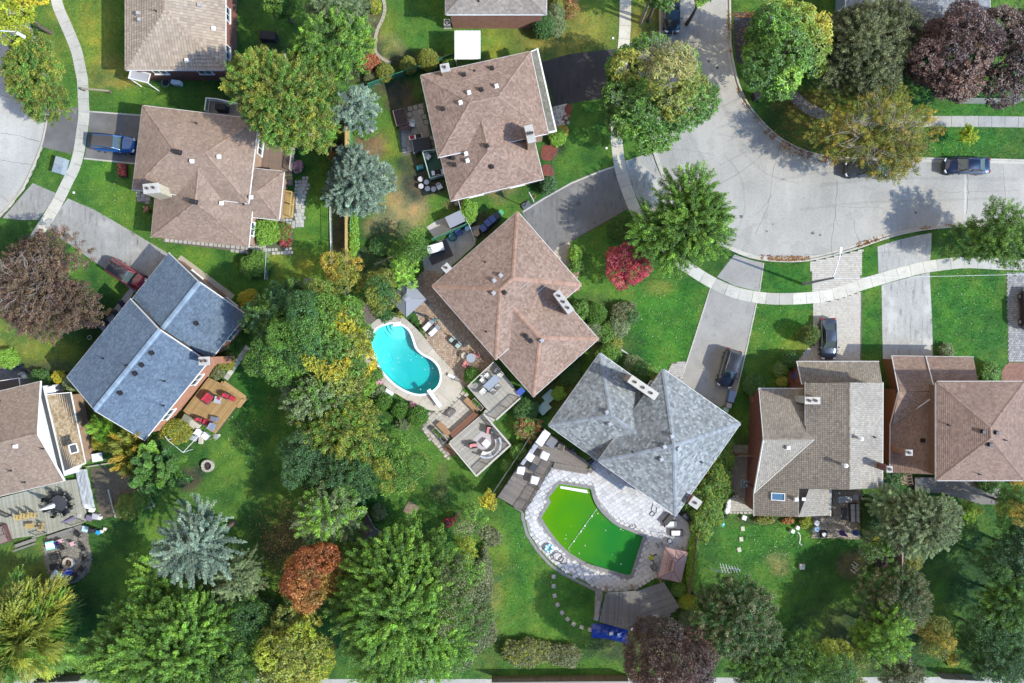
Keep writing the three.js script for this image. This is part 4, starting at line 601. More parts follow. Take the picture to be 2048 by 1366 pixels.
// leaf colours
const C ={
  green:[[0.055,0.125,0.022],[0.075,0.155,0.028],[0.045,0.105,0.022]],deep:[[0.028,0.075,0.022],[0.038,0.095,0.025],[0.03,0.085,0.03]],fresh:[[0.10,0.20,0.03],[0.085,0.185,0.03],[0.12,0.22,0.04]],olive:[[0.115,0.14,0.028],[0.14,0.16,0.03],[0.095,0.12,0.028]],yellow:[[0.20,0.195,0.02],[0.245,0.225,0.022],[0.17,0.185,0.022]],lime:[[0.15,0.19,0.022],[0.13,0.175,0.022]],gold:[[0.24,0.19,0.035],[0.21,0.175,0.04]],greyg:[[0.082,0.10,0.062],[0.105,0.125,0.085],[0.065,0.085,0.05]],silver:[[0.115,0.155,0.105],[0.09,0.13,0.085],[0.075,0.115,0.07]],blue:[[0.105,0.155,0.17],[0.085,0.13,0.145],[0.135,0.19,0.205]],dkgreen:[[0.028,0.07,0.035],[0.04,0.095,0.045],[0.035,0.085,0.04]],purple:[[0.062,0.036,0.042],[0.046,0.028,0.036],[0.088,0.054,0.058]],plum:[[0.045,0.03,0.035],[0.06,0.04,0.042]],red:[[0.20,0.028,0.055],[0.145,0.02,0.045],[0.27,0.06,0.10]],orange:[[0.22,0.105,0.04],[0.185,0.09,0.035],[0.25,0.14,0.055]],rust:[[0.155,0.055,0.025],[0.13,0.085,0.03]],brown:[[0.075,0.052,0.046],[0.095,0.066,0.056],[0.062,0.047,0.038]],mauve:[[0.5,0.2,0.35]],
};
const sunny =(c,f,ex =1)=>(x,z)=>{const d =x *0.9 +z *0.2;return d >0 ?[pick(c),f *d *ex]:null;};
// street and front garden trees
tree('street_tree','yellow green tree in the top left corner beside the pale sidewalk',22,12,6,75,62,3.4,'lobe',{pal:C.lime,accent:C.yellow,n:16 });
tree('street_tree','fine-leaved green tree between the curved sidewalk and the grey road',72,148,4.4,84,80,3.4,'shoots',{pal:C.green,accent:C.olive,accP:0.5,L:[0.4,0.9],wid:0.36,dens:3.2,rag:0.12,subs:5 });
tree('street_tree','thinning brown-leaved tree with bare pale twigs beside the worn driveway',76,570,5.2,118,112,3.8,'shoots',{pal:C.brown,accent:C.purple,accP:0.3,L:[0.5,1.2],wid:0.45,dens:1.5,rag:0.22,subs:10,geo:'fine',sc:0.75,bark:'grey',bare:64,bareL:0.6,bareR:0.026 });
tree('street_tree','big round green tree with dead grey twigs at its top by the road bend',1310,195,5.2,112,102,4.2,'lobe',{pal:C.green,accent:C.olive,accP:0.15,n:34,dens:1.15,geo:'broad',bare:60,bareC:[0.3,-1.9],bareL:0.4,bareR:0.022,bareY:[0.62,0.95],bareBark:'grey',tint:(x,z,y)=>(Math.hypot(x - 0.15,z +0.45)<0.5 &&y >0.2 ?[[0.20,0.20,0.11],0.75]:null)});
tree('street_tree','green tree turning yellow at its sunny top corner beside the road curve',1570,102,5.8,84,96,4.2,'lobe',{pal:C.green,accent:C.fresh,accP:0.3,n:26,tint:(x,z)=>(x - z >0.75 ?[pick(C.yellow),0.85]:x - z >0.25 ?[pick(C.lime),0.45]:null)});
tree('street_tree','grey green tree between the yellow tree and the purple tree',1732,96,5.6,108,100,4.2,'shoots',{pal:C.greyg,L:[0.5,1.1],wid:0.36,dens:2.0,subs:8 });
tree('purple_tree','purple leaved tree in front of the slate grey roof',1892,112,5.6,80,88,4,'lobe',{pal:C.purple,n:26,dens:1.1,geo:'broad' });
tree('purple_tree','dark plum coloured tree cut off by the picture edge at the top right',2020,115,5.6,60,100,4,'lobe',{pal:C.plum,n:22,dens:1.1 });
tree('honey_locust','airy yellow olive tree with showing branches leaning over the sidewalk and parked car',1752,258,5.0,126,112,3.4,'shoots',{pal:C.olive,accent:C.gold,accP:0.25,L:[0.5,1.2],wid:0.5,dens:0.95,rag:0.3,subs:9,geo:'fine',sc:0.72,bare:46,bareL:0.7,bareC:[-1.2,1.0],bareR:0.022,bark:'grey',limbs:12 });
tree('sapling','small lime green sapling on the lawn strip above the parked sedan',1937,272,1.7,20,22,0.8,'shoots',{pal:[[0.20,0.26,0.025],[0.16,0.23,0.025]],L:[0.3,0.7],wid:0.16,dens:4.5,subs:3,sc:0.6,trunk:0.04,limbs:0 });
tree('street_maple','spiky green maple over the road edge by the patched driveway',1372,447,4.8,90,88,3.6,'shoots',{pal:C.green,accent:C.fresh,L:[1.2,2.6],wid:0.3,dens:1.2,rag:0.34,subs:7 });
tree('red_maple','small crimson maple on the front lawn',1252,531,2.4,46,46,1.7,'lobe',{pal:C.red,n:16,geo:'small',dens:1.5,sc:1.3,bark:'grey' });
tree('street_maple','loose bright green maple at the edge of the picture beside the overhead wire',1994,480,4.2,82,68,3.2,'shoots',{pal:C.green,accent:C.fresh,L:[0.6,1.3],wid:0.4,dens:1.1,rag:0.3 });
tree('street_tree','green crown poking into the top of the picture over the parked black car',1318,-14,6,56,34,2.6,'lobe',{pal:C.green,accent:C.olive,n:12 });
tree('street_tree','tip of a green crown at the top edge over the road',1404,-8,6,24,22,1.6,'lobe',{pal:C.fresh,n:8 });
// between the top gardens
tree('pine_tree','tall olive green conifer leaning over the brown deck, pale trunks below',566,196,9.0,118,108,4.6,'shoots',{pal:C.olive,accent:C.green,accP:0.5,L:[0.5,1.2],wid:0.38,dens:1.9,rag:0.28,subs:9,bark:'pale',trunk:0.3 });
tree('pine_tree','bright green feathery conifer above the coral bush',655,95,8,78,84,4.6,'shoots',{pal:C.fresh,accent:C.green,accP:0.5,L:[0.5,1.1],wid:0.26,dens:1.5 });
tree('spruce_tree','grey green spruce at the top edge behind the bright conifer',680,30,7,82,78,4.6,'shoots',{pal:C.silver,L:[0.5,1.1],wid:0.22,dens:1.8,needle:1,geo:'small' });
tree('spruce_tree','blue spruce with a visible pale trunk beside the wooden fence top',714,216,7.6,62,50,3.4,'shoots',{pal:C.blue,L:[0.45,0.95],wid:0.2,dens:2.4,lift:0.3,needle:1,geo:'small',sc:1.05,bark:'pale',trunk:0.26 });
tree('spruce_tree','broad blue spruce on the lawn by the straw coloured patches',718,366,4.5,78,76,4.0,'shoots',{pal:C.blue,L:[0.45,1.0],wid:0.2,dens:2.4,lift:0.25,needle:1,geo:'small',sc:1.05 });
tree('garden_tree','dark green crown at the top edge between the tiled house and the grey spruce',560,10,4,34,40,2,'lobe',{pal:C.green,n:10 });
// middle left belt
tree('garden_tree','dark bluish green tree next to the blue shingle roof',562,630,5.4,70,74,4.2,'shoots',{pal:C.dkgreen,accent:C.green,accP:0.4,L:[0.6,1.2],wid:0.42,dens:1.7,subs:8 });
tree('garden_tree','mid green tree with a few yellow leaves left of the turquoise pool',616,664,6,74,80,4,'lobe',{pal:C.green,accent:C.deep,n:30,geo:'fine',dens:1.2,sc:1.1 });
tree('garden_tree','bright yellow tree shading the rim of the turquoise pool',680,684,5.2,58,92,3.4,'lobe',{pal:[...C.olive,...C.green],accent:C.yellow,accP:0.35,n:34,geo:'broad' });
tree('garden_tree','grey green willowy tree below the yellow tree',634,794,5.2,86,60,3.6,'shoots',{pal:C.silver,accent:C.green,L:[0.5,1.1],wid:0.3,dens:2.2,subs:7 });
tree('garden_maple','yellow green maple beside the curved flower bed',694,858,5.2,94,70,3.6,'shoots',{pal:[...C.olive,...C.green],accent:C.lime,accP:0.2,L:[0.7,1.4],wid:0.42,dens:1.5,subs:8 });
tree('garden_tree','dark green bushy tree below the yellow green maple',676,946,4.6,90,60,3.4,'shoots',{pal:C.deep,accent:C.dkgreen,L:[0.5,1.1],wid:0.4,dens:1.9,subs:8 });
tree('garden_tree','olive speckled small tree on the lawn edge beside the paved terrace',795,930,3.0,56,62,2.0,'lobe',{pal:C.green,accent:C.olive,n:22,geo:'fine',dens:1.0,gap:0.2 });
tree('garden_maple','pale green star-shaped maple above the orange tree',662,1020,5.2,84,60,3.2,'shoots',{pal:C.fresh,accent:C.silver,accP:0.5,L:[0.8,1.7],wid:0.36,dens:1.4,rag:0.3,subs:5 });
tree('autumn_tree','orange autumn tree in the shady bottom gardens',630,1148,4.8,62,72,3.6,'lobe',{pal:C.orange,accent:C.rust,accP:0.4,n:26,geo:'fine',dens:1.2,sc:1.15,tint:(x,z)=>(x >0.35 &&z >-0.2 ?[[0.16,0.13,0.03],0.6]:null)});
tree('garden_maple','very large green maple near the middle of the bottom edge',800,1222,6.4,140,156,5.2,'shoots',{pal:C.green,accent:C.fresh,L:[1.1,2.4],wid:0.32,dens:1.05,rag:0.34,subs:11 });
tree('garden_tree','loose grey green tree beside the sunny lawn at the bottom',915,1210,4.6,62,120,3.2,'lobe',{pal:C.greyg,accent:C.green,n:26,geo:'fine',dens:0.9,gap:0.25 });
tree('garden_tree','yellow olive tree at the bottom edge below the orange tree',590,1305,5.2,74,74,3.6,'lobe',{pal:C.olive,accent:C.lime,accP:0.3,n:26,geo:'broad',dens:1.05 });
tree('blue_spruce','large silvery blue spruce with feathery boughs in the lower left garden',402,1088,8,92,82,4.4,'shoots',{pal:C.blue,L:[1.4,3.0],wid:0.26,dens:1.1,lift:0.25,needle:1,geo:'small',sc:1.1,rag:0.3,subs:3 });
tree('garden_tree','light green maple branch tree at the left foot of the blue spruce',312,1165,4,56,66,2.6,'shoots',{pal:C.fresh,accent:C.green,accP:0.5,L:[0.9,2.0],wid:0.3,dens:0.8,rag:0.4 });
tree('spruce_tree','grey green spruce tucked under the right side of the silvery blue spruce',478,1155,4.6,56,64,3.4,'shoots',{pal:C.silver,L:[0.5,1.2],wid:0.2,dens:1.8,lift:0.15,needle:1,geo:'small' });
tree('weeping_willow','golden weeping willow in the bottom left corner',36,1276,5.4,92,104,3.8,'bough',{pal:[...C.olive,...C.green],accent:C.lime,accP:0.3,n:84,geo:'long',dens:1.0,droop:0.7,sc:1.0,thick:0.6 });
tree('garden_maple','wide green maple along the bottom edge left of the yellow olive tree',335,1300,6.4,184,100,4.6,'shoots',{pal:C.green,accent:C.fresh,L:[1.2,2.6],wid:0.32,dens:1.0,rag:0.36,subs:11 });
tree('garden_tree','deep green leafy tree between the straw roof and the dirt patch',318,938,4,58,58,2.8,'bough',{pal:C.deep,accent:C.green,n:44,geo:'broad',dens:1.0 });
tree('garden_tree','bronze olive tree at the corner of the blue shingle roof',268,900,3.4,44,54,2.2,'bough',{pal:C.olive,accent:C.gold,n:36,geo:'shoot',dens:1.0,sc:0.8 });
tree('garden_tree','bright green feathery tree tucked under the lower edge of the blue roof',214,855,3,34,26,1.8,'bough',{pal:C.fresh,n:26,geo:'shoot',dens:1.2,sc:0.7 });
// middle
tree('garden_tree','bronze and olive tree over the end of the wooden fence',688,545,3.4,44,40,2.2,'lobe',{pal:C.olive,accent:C.gold,n:18,geo:'fine',dens:0.85,gap:0.25 });
tree('garden_tree','dark olive evergreen beside the grey gazebo canopy',762,582,3.2,30,46,2.2,'lobe',{pal:C.olive,accent:C.deep,n:20,geo:'fine',dens:1.15 });
tree('garden_tree','fresh green tree behind the tip of the gazebo canopy',806,546,2.6,28,32,1.8,'lobe',{pal:C.fresh,n:14,geo:'broad',dens:1.0,sc:0.8 });
tree('garden_tree','leafy green tree by the dark patio mat',830,492,2.8,28,34,1.8,'lobe',{pal:C.green,n:14,geo:'fine',dens:1.0 });
tree('garden_tree','mid green filler tree between the blue roof corner and the grey green willowy tree',576,720,5,76,56,3.4,'lobe',{pal:C.green,accent:C.deep,n:22,geo:'fine',dens:1.1 });
tree('garden_tree','olive green tree right of the small grey garden cabinet',642,596,4.4,50,44,3,'lobe',{pal:C.olive,accent:C.green,n:18,geo:'fine',dens:1.0 });
tree('garden_tree','dark blue green tree at the left foot of the belt above the pale maple',612,905,4.2,44,70,3,'lobe',{pal:C.dkgreen,accent:C.deep,n:20,geo:'fine',dens:1.1 });
tree('garden_tree','shaded green tree between the wide bottom maple and the orange tree',505,1250,4.4,50,74,3,'lobe',{pal:C.deep,accent:C.green,n:22,geo:'fine',dens:1.1 });
tree('garden_tree','fresh green tree on the bottom edge right of the mid green tree',1640,1330,5,66,62,3,'lobe',{pal:C.green,accent:C.lime,accP:0.2,n:22,geo:'fine',dens:1.1 });
tree('garden_tree','olive brown small tree between the two bottom trees by the walkway',1694,1338,4,34,46,2.2,'lobe',{pal:C.olive,accent:C.deep,n:14,geo:'fine',dens:0.9,gap:0.2 });
tree('garden_tree','shadowy green tree over the dark lawn at the right',1988,1122,3.2,40,46,2.6,'lobe',{pal:C.dkgreen,accent:C.deep,n:18,geo:'fine',dens:1.1,limbs:4 });
tree('garden_tree','dark tree right of the lime weed in the bottom right',1962,1262,3.2,42,50,2.6,'lobe',{pal:C.deep,accent:C.dkgreen,n:18,geo:'fine',limbs:4 });
// right side
tree('garden_tree','large dark green tree right of the red timber pavilion',1470,1228,5.4,88,92,4.0,'shoots',{pal:C.deep,accent:C.greyg,accP:0.5,L:[0.5,1.2],wid:0.38,dens:2.0,subs:9 });
tree('garden_tree','mid green tree along the bottom edge right of the purple tree',1548,1322,5.2,108,70,3.4,'shoots',{pal:C.green,accent:C.deep,L:[0.6,1.3],wid:0.4,dens:1.6,subs:8 });
tree('purple_tree','large brown purple tree at the bottom edge',1338,1318,6,96,72,3.8,'lobe',{pal:C.purple,accent:C.plum,n:30,geo:'fine',dens:1.2,sc:1.15 });
tree('silver_conifer','silvery green conifer below the two storey brown house',1842,1038,6.6,100,74,4.0,'shoots',{pal:C.silver,L:[0.5,1.3],wid:0.2,dens:2.0,lift:0.2,needle:1,geo:'small',sc:1.05 });
tree('garden_tree','dark tree with pale shiny leaves between the two dark lawns',1795,1198,3.9,86,62,3.2,'shoots',{pal:C.deep,accent:C.greyg,accP:0.55,L:[0.4,1.0],wid:0.34,dens:2.2,subs:8,tint:(x,z)=>(x >0.2 ?[[0.15,0.17,0.12],0.6 *x]:null)});
tree('garden_maple','vivid green maple in the lower right gardens',1772,1276,4.6,64,62,3,'shoots',{pal:C.fresh,accent:C.green,accP:0.3,L:[0.6,1.2],wid:0.38,dens:1.6 });
tree('garden_tree','sparse yellow green tree beside the vivid green maple',1868,1272,3.6,36,42,2.2,'lobe',{pal:C.olive,accent:C.gold,n:14,geo:'fine',dens:0.9,gap:0.2 });
tree('garden_tree','grey green tree on the bottom edge below the vivid maple',1800,1346,3.6,64,42,2.4,'shoots',{pal:C.greyg,L:[0.5,1],wid:0.36,dens:1.8 });
tree('garden_tree','autumn tinted tree on the right edge below the two storey house',2030,1010,3.8,44,58,2.8,'lobe',{pal:C.green,accent:C.gold,accP:0.4,n:20,geo:'fine',dens:1.1 });
tree('garden_tree','dark green tree on the right edge beside the dark lawn',2040,1100,3.8,54,54,3,'lobe',{pal:C.dkgreen,n:20,geo:'broad' });
tree('garden_maple','mid green leafy tree on the right edge above the corner tree',2022,1200,3.9,58,62,3.0,'shoots',{pal:C.green,accent:C.deep,L:[0.8,1.5],dens:1.6 });
tree('garden_tree','very dark tree in the bottom right corner',2004,1312,3.9,74,66,3.2,'shoots',{pal:C.dkgreen,accent:C.deep,L:[0.5,1.2],wid:0.4,dens:1.7 });
tree('garden_tree','small lime green tree beside the end of the weathered deck',1934,1022,2.6,24,22,1.6,'lobe',{pal:C.fresh,accent:C.lime,n:12,geo:'fine',dens:1.2 });
tree('garden_tree','green bushy tree by the pink plank walkway',1752,1088,3,40,40,1.9,'lobe',{pal:C.green,accent:C.silver,accP:0.4,n:16,geo:'fine',dens:0.9,gap:0.25 });
tree('garden_tree','yellow leaved small tree beside the grey garden deck',977,998,2.4,20,22,1.4,'lobe',{pal:C.yellow,n:12,geo:'fine',dens:1.0 });
tree('garden_tree','grey green small tree in the border by the red lawn tractor',942,1040,2.8,40,42,1.8,'lobe',{pal:C.green,accent:C.greyg,n:16,geo:'fine',dens:0.8,gap:0.3 });
tree('garden_tree','lime green upright tree along the edge of the sunny lawn',930,1105,2.8,20,42,1.8,'lobe',{pal:C.lime,n:14,geo:'fine',dens:1.0 });
// ---------- shrubs, bushes, hedges ----------
function shrub(name,label,px,py,r,hgt,palette,o ={}){
  const C0 =at(px,py,hgt / 2),k =M1,R =[r *k,hgt / 2,(o.rz ||r)*k],g =thing(name,label,o.cat ||'shrub',v(C0.x,0,C0.z),o.turn ||0,o.group ||null),out =[],cnt =Math.round((o.dens ||1)*(o.geo ==='broad' ||o.geo ==='fine' ?150 :330)*(R[0]*R[2]+(R[0]+R[2])*hgt *0.5));
  for (let i =0;i <cnt;i++){const d =dirR(-0.5),b =o.round ?rr(0.84,1.05):rr(0.6,1.12)*(0.8 +0.4 *noise(d.x *2.5 +px,d.z *2.5 +py,3));const p =o.box ?v((d.x >0 ?1 :-1)*Math.pow(Math.abs(d.x),0.4),d.y,(d.z >0 ?1 :-1)*Math.pow(Math.abs(d.z),0.4)):d;out.push([v(p.x *R[0]*b,hgt / 2 +Math.max(-0.95,p.y)*hgt / 2 *b,p.z *R[2]*b),null,(o.sc ||1)*rr(0.7,1.25),jit(pick(o.accent &&rnd()<(o.accP ||0.2)?o.accent :palette),0.22)]);}
  const st =[];for (let i =0;i <4;i++){const A =i *1.6;st.push(taper([v(0,-0.05,0),v(Math.cos(A)*R[0]*0.25,hgt *0.3,Math.sin(A)*R[2]*0.25),v(Math.cos(A)*R[0]*0.55,hgt *0.62,Math.sin(A)*R[2]*0.55)],0.04,0.015,5));}
  part(g,'stem',st,barkM.brown);instanced(g,'foliage',out,LG[o.geo ||'small'],foliage);return g;
}
const gl =[[0.045,0.115,0.016],[0.06,0.14,0.018],[0.035,0.095,0.014]];
shrub('globe_cedar','round clipped cedar on the terrace corner beside the dining deck',944,751,15,1.5,gl,{round:1,geo:'tuft' });
shrub('globe_cedar','round clipped cedar next to the beige terrace, biggest of the row by the diving board',836,832,19,1.7,gl,{round:1,geo:'tuft' });
shrub('globe_cedar','round clipped cedar in the middle of the row below the pool',801,820,16,1.5,gl,{round:1,geo:'tuft' });
shrub('globe_cedar','round clipped cedar at the left end of the row below the pool',768,803,16,1.4,gl,{round:1,geo:'tuft' });
shrub('flower_bush','light green hosta mound below the middle clipped cedar',808,845,14,0.7,C.silver,{geo:'tuft' });
shrub('garden_bush','yellow green bush beside the pink flowers in the pool bed',738,772,16,1.2,C.fresh,{geo:'broad',sc:0.5 });shrub('garden_bush','dark green bush against the pool deck kerb',752,748,12,1.0,C.green);shrub('garden_bush','silvery leafed bush in the pool bed',757,785,13,0.9,C.silver);
shrub('box_ball','round box bush near the fence, third from the white patio cover',770,146,17,1.6,C.olive,{round:1,geo:'tuft' });shrub('box_ball','round box bush in the middle of the trio by the green fence',817,131,16,1.6,C.olive,{round:1,geo:'tuft' });shrub('box_ball','tallest round box bush of the trio by the green fence',856,120,20,1.9,C.olive,{round:1,geo:'tuft' });shrub('garden_bush','small green bush touching the white patio cover',896,124,11,1.1,C.green);
shrub('coral_bush','coral red bush at the corner of the straw coloured lawn',741,125,17,1.4,[[0.22,0.085,0.05],[0.17,0.07,0.045]],{geo:'small' });shrub('garden_bush','lime green bush above the coral bush',735,88,13,1.2,C.lime);shrub('garden_bush','yellow flowering bush along the curved garden edge at the top',748,10,13,1.3,C.yellow,{accent:C.green,accP:0.4 });shrub('garden_bush','dull green low bush below the coral bush',744,156,14,0.8,C.greyg);
shrub('kidney_hedge','wide rounded clipped dark hedge at the end of the patched driveway',1252,457,37,1.5,C.deep,{round:1,rz:25,geo:'tuft',dens:1.3,cat:'hedge',accent:C.green,accP:0.4 });
shrub('globe_bush','round bright green ball bush beside the brown house corner',1192,627,20,1.7,gl,{round:1,geo:'tuft' });
shrub('ball_tree','round bush on a thin stem beside the parked grey sedan',1617,669,19,2.4,C.deep,{round:1,geo:'tuft',accent:C.olive,accP:0.35 });
for (const [n,l,x,y,r,h,p,o]of [
  ['garden_bush','tall green bushes beside the brown house chimney',1160,622,18,1.6,C.green],['garden_bush','grey green bush near the ball bush',1190,662,18,1.0,C.silver],['garden_bush','green bed shrub at the lawn edge with pale tips',1250,625,22,1.2,C.greyg],['garden_bush','dark green bush in the pointed flower bed',1262,632,14,1.3,C.deep],['garden_bush','silver leaved shrub in the flower bed beside the lawn',1240,652,20,1.2,C.silver],['garden_bush','mixed green shrub at the neck of the flower bed',1215,665,18,1.1,C.green],['garden_bush','olive shrub at the foot of the flower bed',1228,690,16,1.0,C.olive],['garden_bush','leafy shrub at the grey roof tip',1218,708,22,1.2,C.green],['garden_bush','dark shrub by the tall grey house chimney',1285,745,18,1.5,C.deep],['garden_bush','green shrub against the grey garage roof',1298,744,15,1.4,C.green],['garden_bush','low hosta clump between the kerbed lawn and the grey house',1268,728,16,0.8,C.silver],
  ['garden_bush','green shrubs along the front of the brown house',1150,508,13,1.3,C.fresh],['garden_bush','leafy shrub by the pink flowers on the house front',1152,532,13,1.1,C.green],['evergreen_bush','small dark evergreen at the corner of the wide bungalow',1097,369,16,1.8,C.dkgreen],['garden_bush','yellow green bush by the red mulch bed',1114,275,15,1.2,C.fresh],['garden_bush','bronze low bush in the red mulch bed',1126,262,10,0.6,C.gold],['garden_bush','pale variegated bush beside the top brick house',1112,40,16,1.6,C.silver,{rz:28 }],['evergreen_bush','dark rounded yew beside the rose brick wall',1088,52,23,1.9,C.deep,{round:1 }],['garden_bush','red tipped shrub at the top lawn corner',1142,16,16,1.3,[[0.2,0.1,0.06],[0.12,0.13,0.04]]],['garden_bush','green shrub at the top edge beside the red tipped shrub',1118,14,14,1.2,C.olive],
  ['garden_bush','big green bush in the paved bed of the stone chimney bungalow',535,466,25,1.3,C.fresh,{rz:23 }],['flower_bush','bush with red and green leaves beside the big green paved bed bush',566,462,16,1.0,C.green,{accent:C.red,accP:0.2 }],['red_flower_pot_plant','round clump of red flowers at the paved bed corner',571,485,10,0.7,C.red,{accent:C.green,accP:0.35 }],['garden_bush','vine covered trellis bush beyond the paved bed',510,528,24,1.4,C.green],['flower_bush','purple and pink flower clump at the brown deck rail',592,332,11,0.8,C.mauve,{accent:C.green,accP:0.45 }],['garden_bush','yellow chrysanthemum clump in the white framed bed',626,288,9,0.6,C.gold],['garden_bush','orange flower clump in the white framed bed',633,283,8,0.5,C.orange],['garden_bush','orange flowers by the shady raised bed under the fence',664,312,9,0.6,C.orange,{accent:C.green,accP:0.4 }],['garden_bush','green leafy bush by the pale tree trunks',661,273,12,1.0,C.fresh],['garden_bush','low ivy patch at the trunk of the tall blue spruce',732,262,22,0.5,C.green,{rz:14 }],
  ['yellow_bush','bright yellow bush at the corner of the blue roof',497,598,17,1.6,C.yellow],['yellow_bush','bright yellow shrub below the green feathery tree',208,880,22,1.4,C.yellow,{accent:C.lime,accP:0.4 }],['yellow_bush','small yellow flowering bush at the tip of the blue roof',120,754,11,1.0,C.yellow],['garden_bush','dark green shrub between the porch and the yellow bush',80,756,18,1.1,C.deep],['garden_bush','rounded fresh green bush by the slate patio',16,717,18,1.2,C.fresh],['garden_bush','grey leaved shrub under the blue roof tip',140,766,14,1.0,C.silver],['vine_bush','speckled vine bush at the brick end of the blue roofed house',352,862,30,1.6,C.olive,{accent:C.yellow,accP:0.25,rz:22 }],['garden_bush','low bushes in front of the orange brick chimney',452,722,16,1.0,C.olive],['garden_bush','small shrub at the orange deck corner',436,745,12,0.7,C.greyg],['garden_bush','green shrubs in the timber framed bed',258,1015,22,1.2,C.olive,{accent:C.green,accP:0.5 }],['garden_bush','tall green weeds behind the timber framed bed',282,1000,18,1.1,C.green],
  ['red_shrub','red and green shrub beside the cedar bench deck and dark fence',1056,858,24,1.5,[[0.17,0.075,0.05],[0.10,0.09,0.035]],{accent:C.green,accP:0.4,geo:'broad',sc:0.55 }],['garden_bush','dark leafy shrub below the hot tub cover',1052,820,22,1.4,C.deep],['garden_bush','leafy shrub by the dark fence',1036,903,14,1.2,C.green],['garden_bush','small leafy shrub lower along the dark fence',1014,932,11,1.0,C.green],['garden_bush','bright green bush beside the pale blue boxes',1117,788,12,1.3,C.fresh],['garden_bush','dark bush at the left corner of the grey roof',1140,745,22,1.3,C.deep],
  ['garden_bush','climbing greenery on the bank left of the dark patio mat',800,505,22,1.2,C.green],['garden_bush','ivy bank along the straw coloured lawn',770,490,30,0.8,C.deep,{rz:18 }],['garden_bush','climber behind the grey storage shed',938,425,14,1.5,C.fresh,{rz:22 }],['garden_bush','climbing plant along the green mesh fence',708,470,8,1.2,C.fresh,{rz:42 }],['garden_bush','dark bush at the gazebo edge by the pool deck',770,618,22,1.0,C.deep],['garden_bush','speckled bush between gazebo and pool deck',800,618,14,0.9,C.olive],
  ['garden_bush','dark clipped shrub beside the taupe roof gable',1508,770,20,1.6,C.deep,{round:1 }],['garden_bush','pale edged bush in front of the blue porch chairs',1562,737,14,1.1,C.green,{accent:C.silver,accP:0.4 }],['globe_bush','dark round bush touching the taupe garage roof',1580,720,14,1.5,C.deep,{round:1 }],['globe_bush','small dull green globe at the porch',1564,763,9,0.9,C.olive,{round:1 }],['garden_bush','pale flowering bush at the front of the orange board house',1893,702,14,0.8,C.silver],['evergreen_bush','twisted dark evergreen beside the red brick strip',1975,745,18,1.4,C.green],['garden_bush','green undergrowth below the red chimney',1775,960,22,1.6,C.deep],['garden_bush','dark bush between the two right houses',1762,935,14,1.3,C.green],
  ['garden_bush','yellow green flower bed shrubs below the skylight roof',1530,1040,18,0.7,C.olive,{rz:7 }],['garden_bush','rusty low shrub in the bed below the skylight roof',1576,1042,10,0.5,C.orange,{rz:5 }],['garden_bush','lime shrub at the bed end by the white barrels',1612,1043,12,0.8,C.lime],['garden_bush','dark shrubs behind the wicker sofa',1742,1030,16,1.8,C.deep,{rz:40 }],['garden_bush','yellow flowers in the mixed bush border',1748,1078,8,1.0,C.yellow],['garden_bush','purple leaved shrub by the pink plank walkway',1760,1118,14,1.2,C.plum],['garden_bush','bronze shrub at the foot of the plank walkway',1776,1148,22,1.0,C.olive,{rz:12 }],['garden_bush','yellow olive bush right of the plank walkway',1824,1120,16,1.4,C.olive,{rz:26 }],
  ['garden_bush','yellow bush behind the dark timber pavilion',1378,1205,16,1.4,C.lime],['garden_bush','pale green climbing bush below the yellow bush',1378,1240,20,1.3,C.silver],['garden_bush','green bush at the pavilion corner',1358,1178,13,1.1,C.green],['garden_bush','long flowering shrub row beside the rose brown gazebo',1385,1130,12,1.4,C.fresh,{rz:50 }],['garden_bush','green clump beside the chimney of the grey house',1374,1012,10,1.0,C.green],['garden_bush','olive bush line at the fence end',1055,1305,44,1.3,C.greyg,{rz:26,accent:C.olive,accP:0.4 }],['garden_bush','dark bush beside the olive bush line',1130,1312,34,1.3,C.greyg,{rz:20 }],['garden_bush','pale dry shrub along the sunny lawn',985,1075,16,0.6,C.greyg],['garden_bush','long grey green border shrub',972,1160,12,1.0,C.greyg,{rz:60 }],['garden_bush','green border shrub at the lower end',965,1260,24,1.0,C.greyg,{rz:30 }],
  ['garden_bush','young green shrub row under the fence trees',1980,955,26,1.3,C.green],['garden_bush','orange tinted shrub under the right edge tree',2035,955,14,1.2,C.gold],['garden_bush','small green weed on the dark lawn corner',1905,1318,12,0.5,C.yellow],['garden_bush','mossy shrub by the collapsed shed',700,1085,14,0.8,C.olive],['garden_bush','white flowering bush beside the tilted canopy frame',757,1025,14,1.0,C.silver],['garden_bush','shaded bush under the orange tree',590,1215,26,1.4,C.deep],['garden_bush','dark undergrowth right of the blue spruce',525,1240,34,1.6,C.dkgreen,{rz:46 }],['garden_bush','pale shrub with thin branches near the blue spruce',470,1195,20,1.6,C.silver],
])shrub(n,l,x,y,r,h,p,o ||{});
// tall hedge between the grey and the taupe house
for (const [x,y,r,rz,h,l]of [[1447,905,15,30,2.2,'upper stretch of the leafy hedge between the grey and taupe houses'],[1436,955,22,40,2.3,'middle stretch of the leafy hedge with yellow tips'],[1418,1005,24,44,2.2,'widest stretch of the leafy hedge beside the brick chimney'],[1402,1050,18,34,1.9,'lower stretch of the leafy hedge at the brown fence'],[1452,880,10,14,2.4,'dark upper end of the hedge at the wooden gate bar']])shrub('hedge',l,x,y,r,h,C.green,{rz,accent:C.lime,accP:0.22,cat:'hedge',dens:1.1,turn:0.25 });
// pink flowers
for (const [x,y,l]of [[758,764,'pink flower clump on the left edge of the pool bed'],[824,812,'pink flower clump between the two biggest clipped cedars'],[1150,549,'pink hydrangea clump at the right tip of the brown roof'],[1151,576,'pink hydrangea clump beside the tall roof chimney']])shrub('pink_flowers',l,x,y,6,0.7,[[0.65,0.16,0.38],[0.7,0.3,0.5]],{cat:'flowers',accent:C.green,accP:0.2,geo:'tuft' });
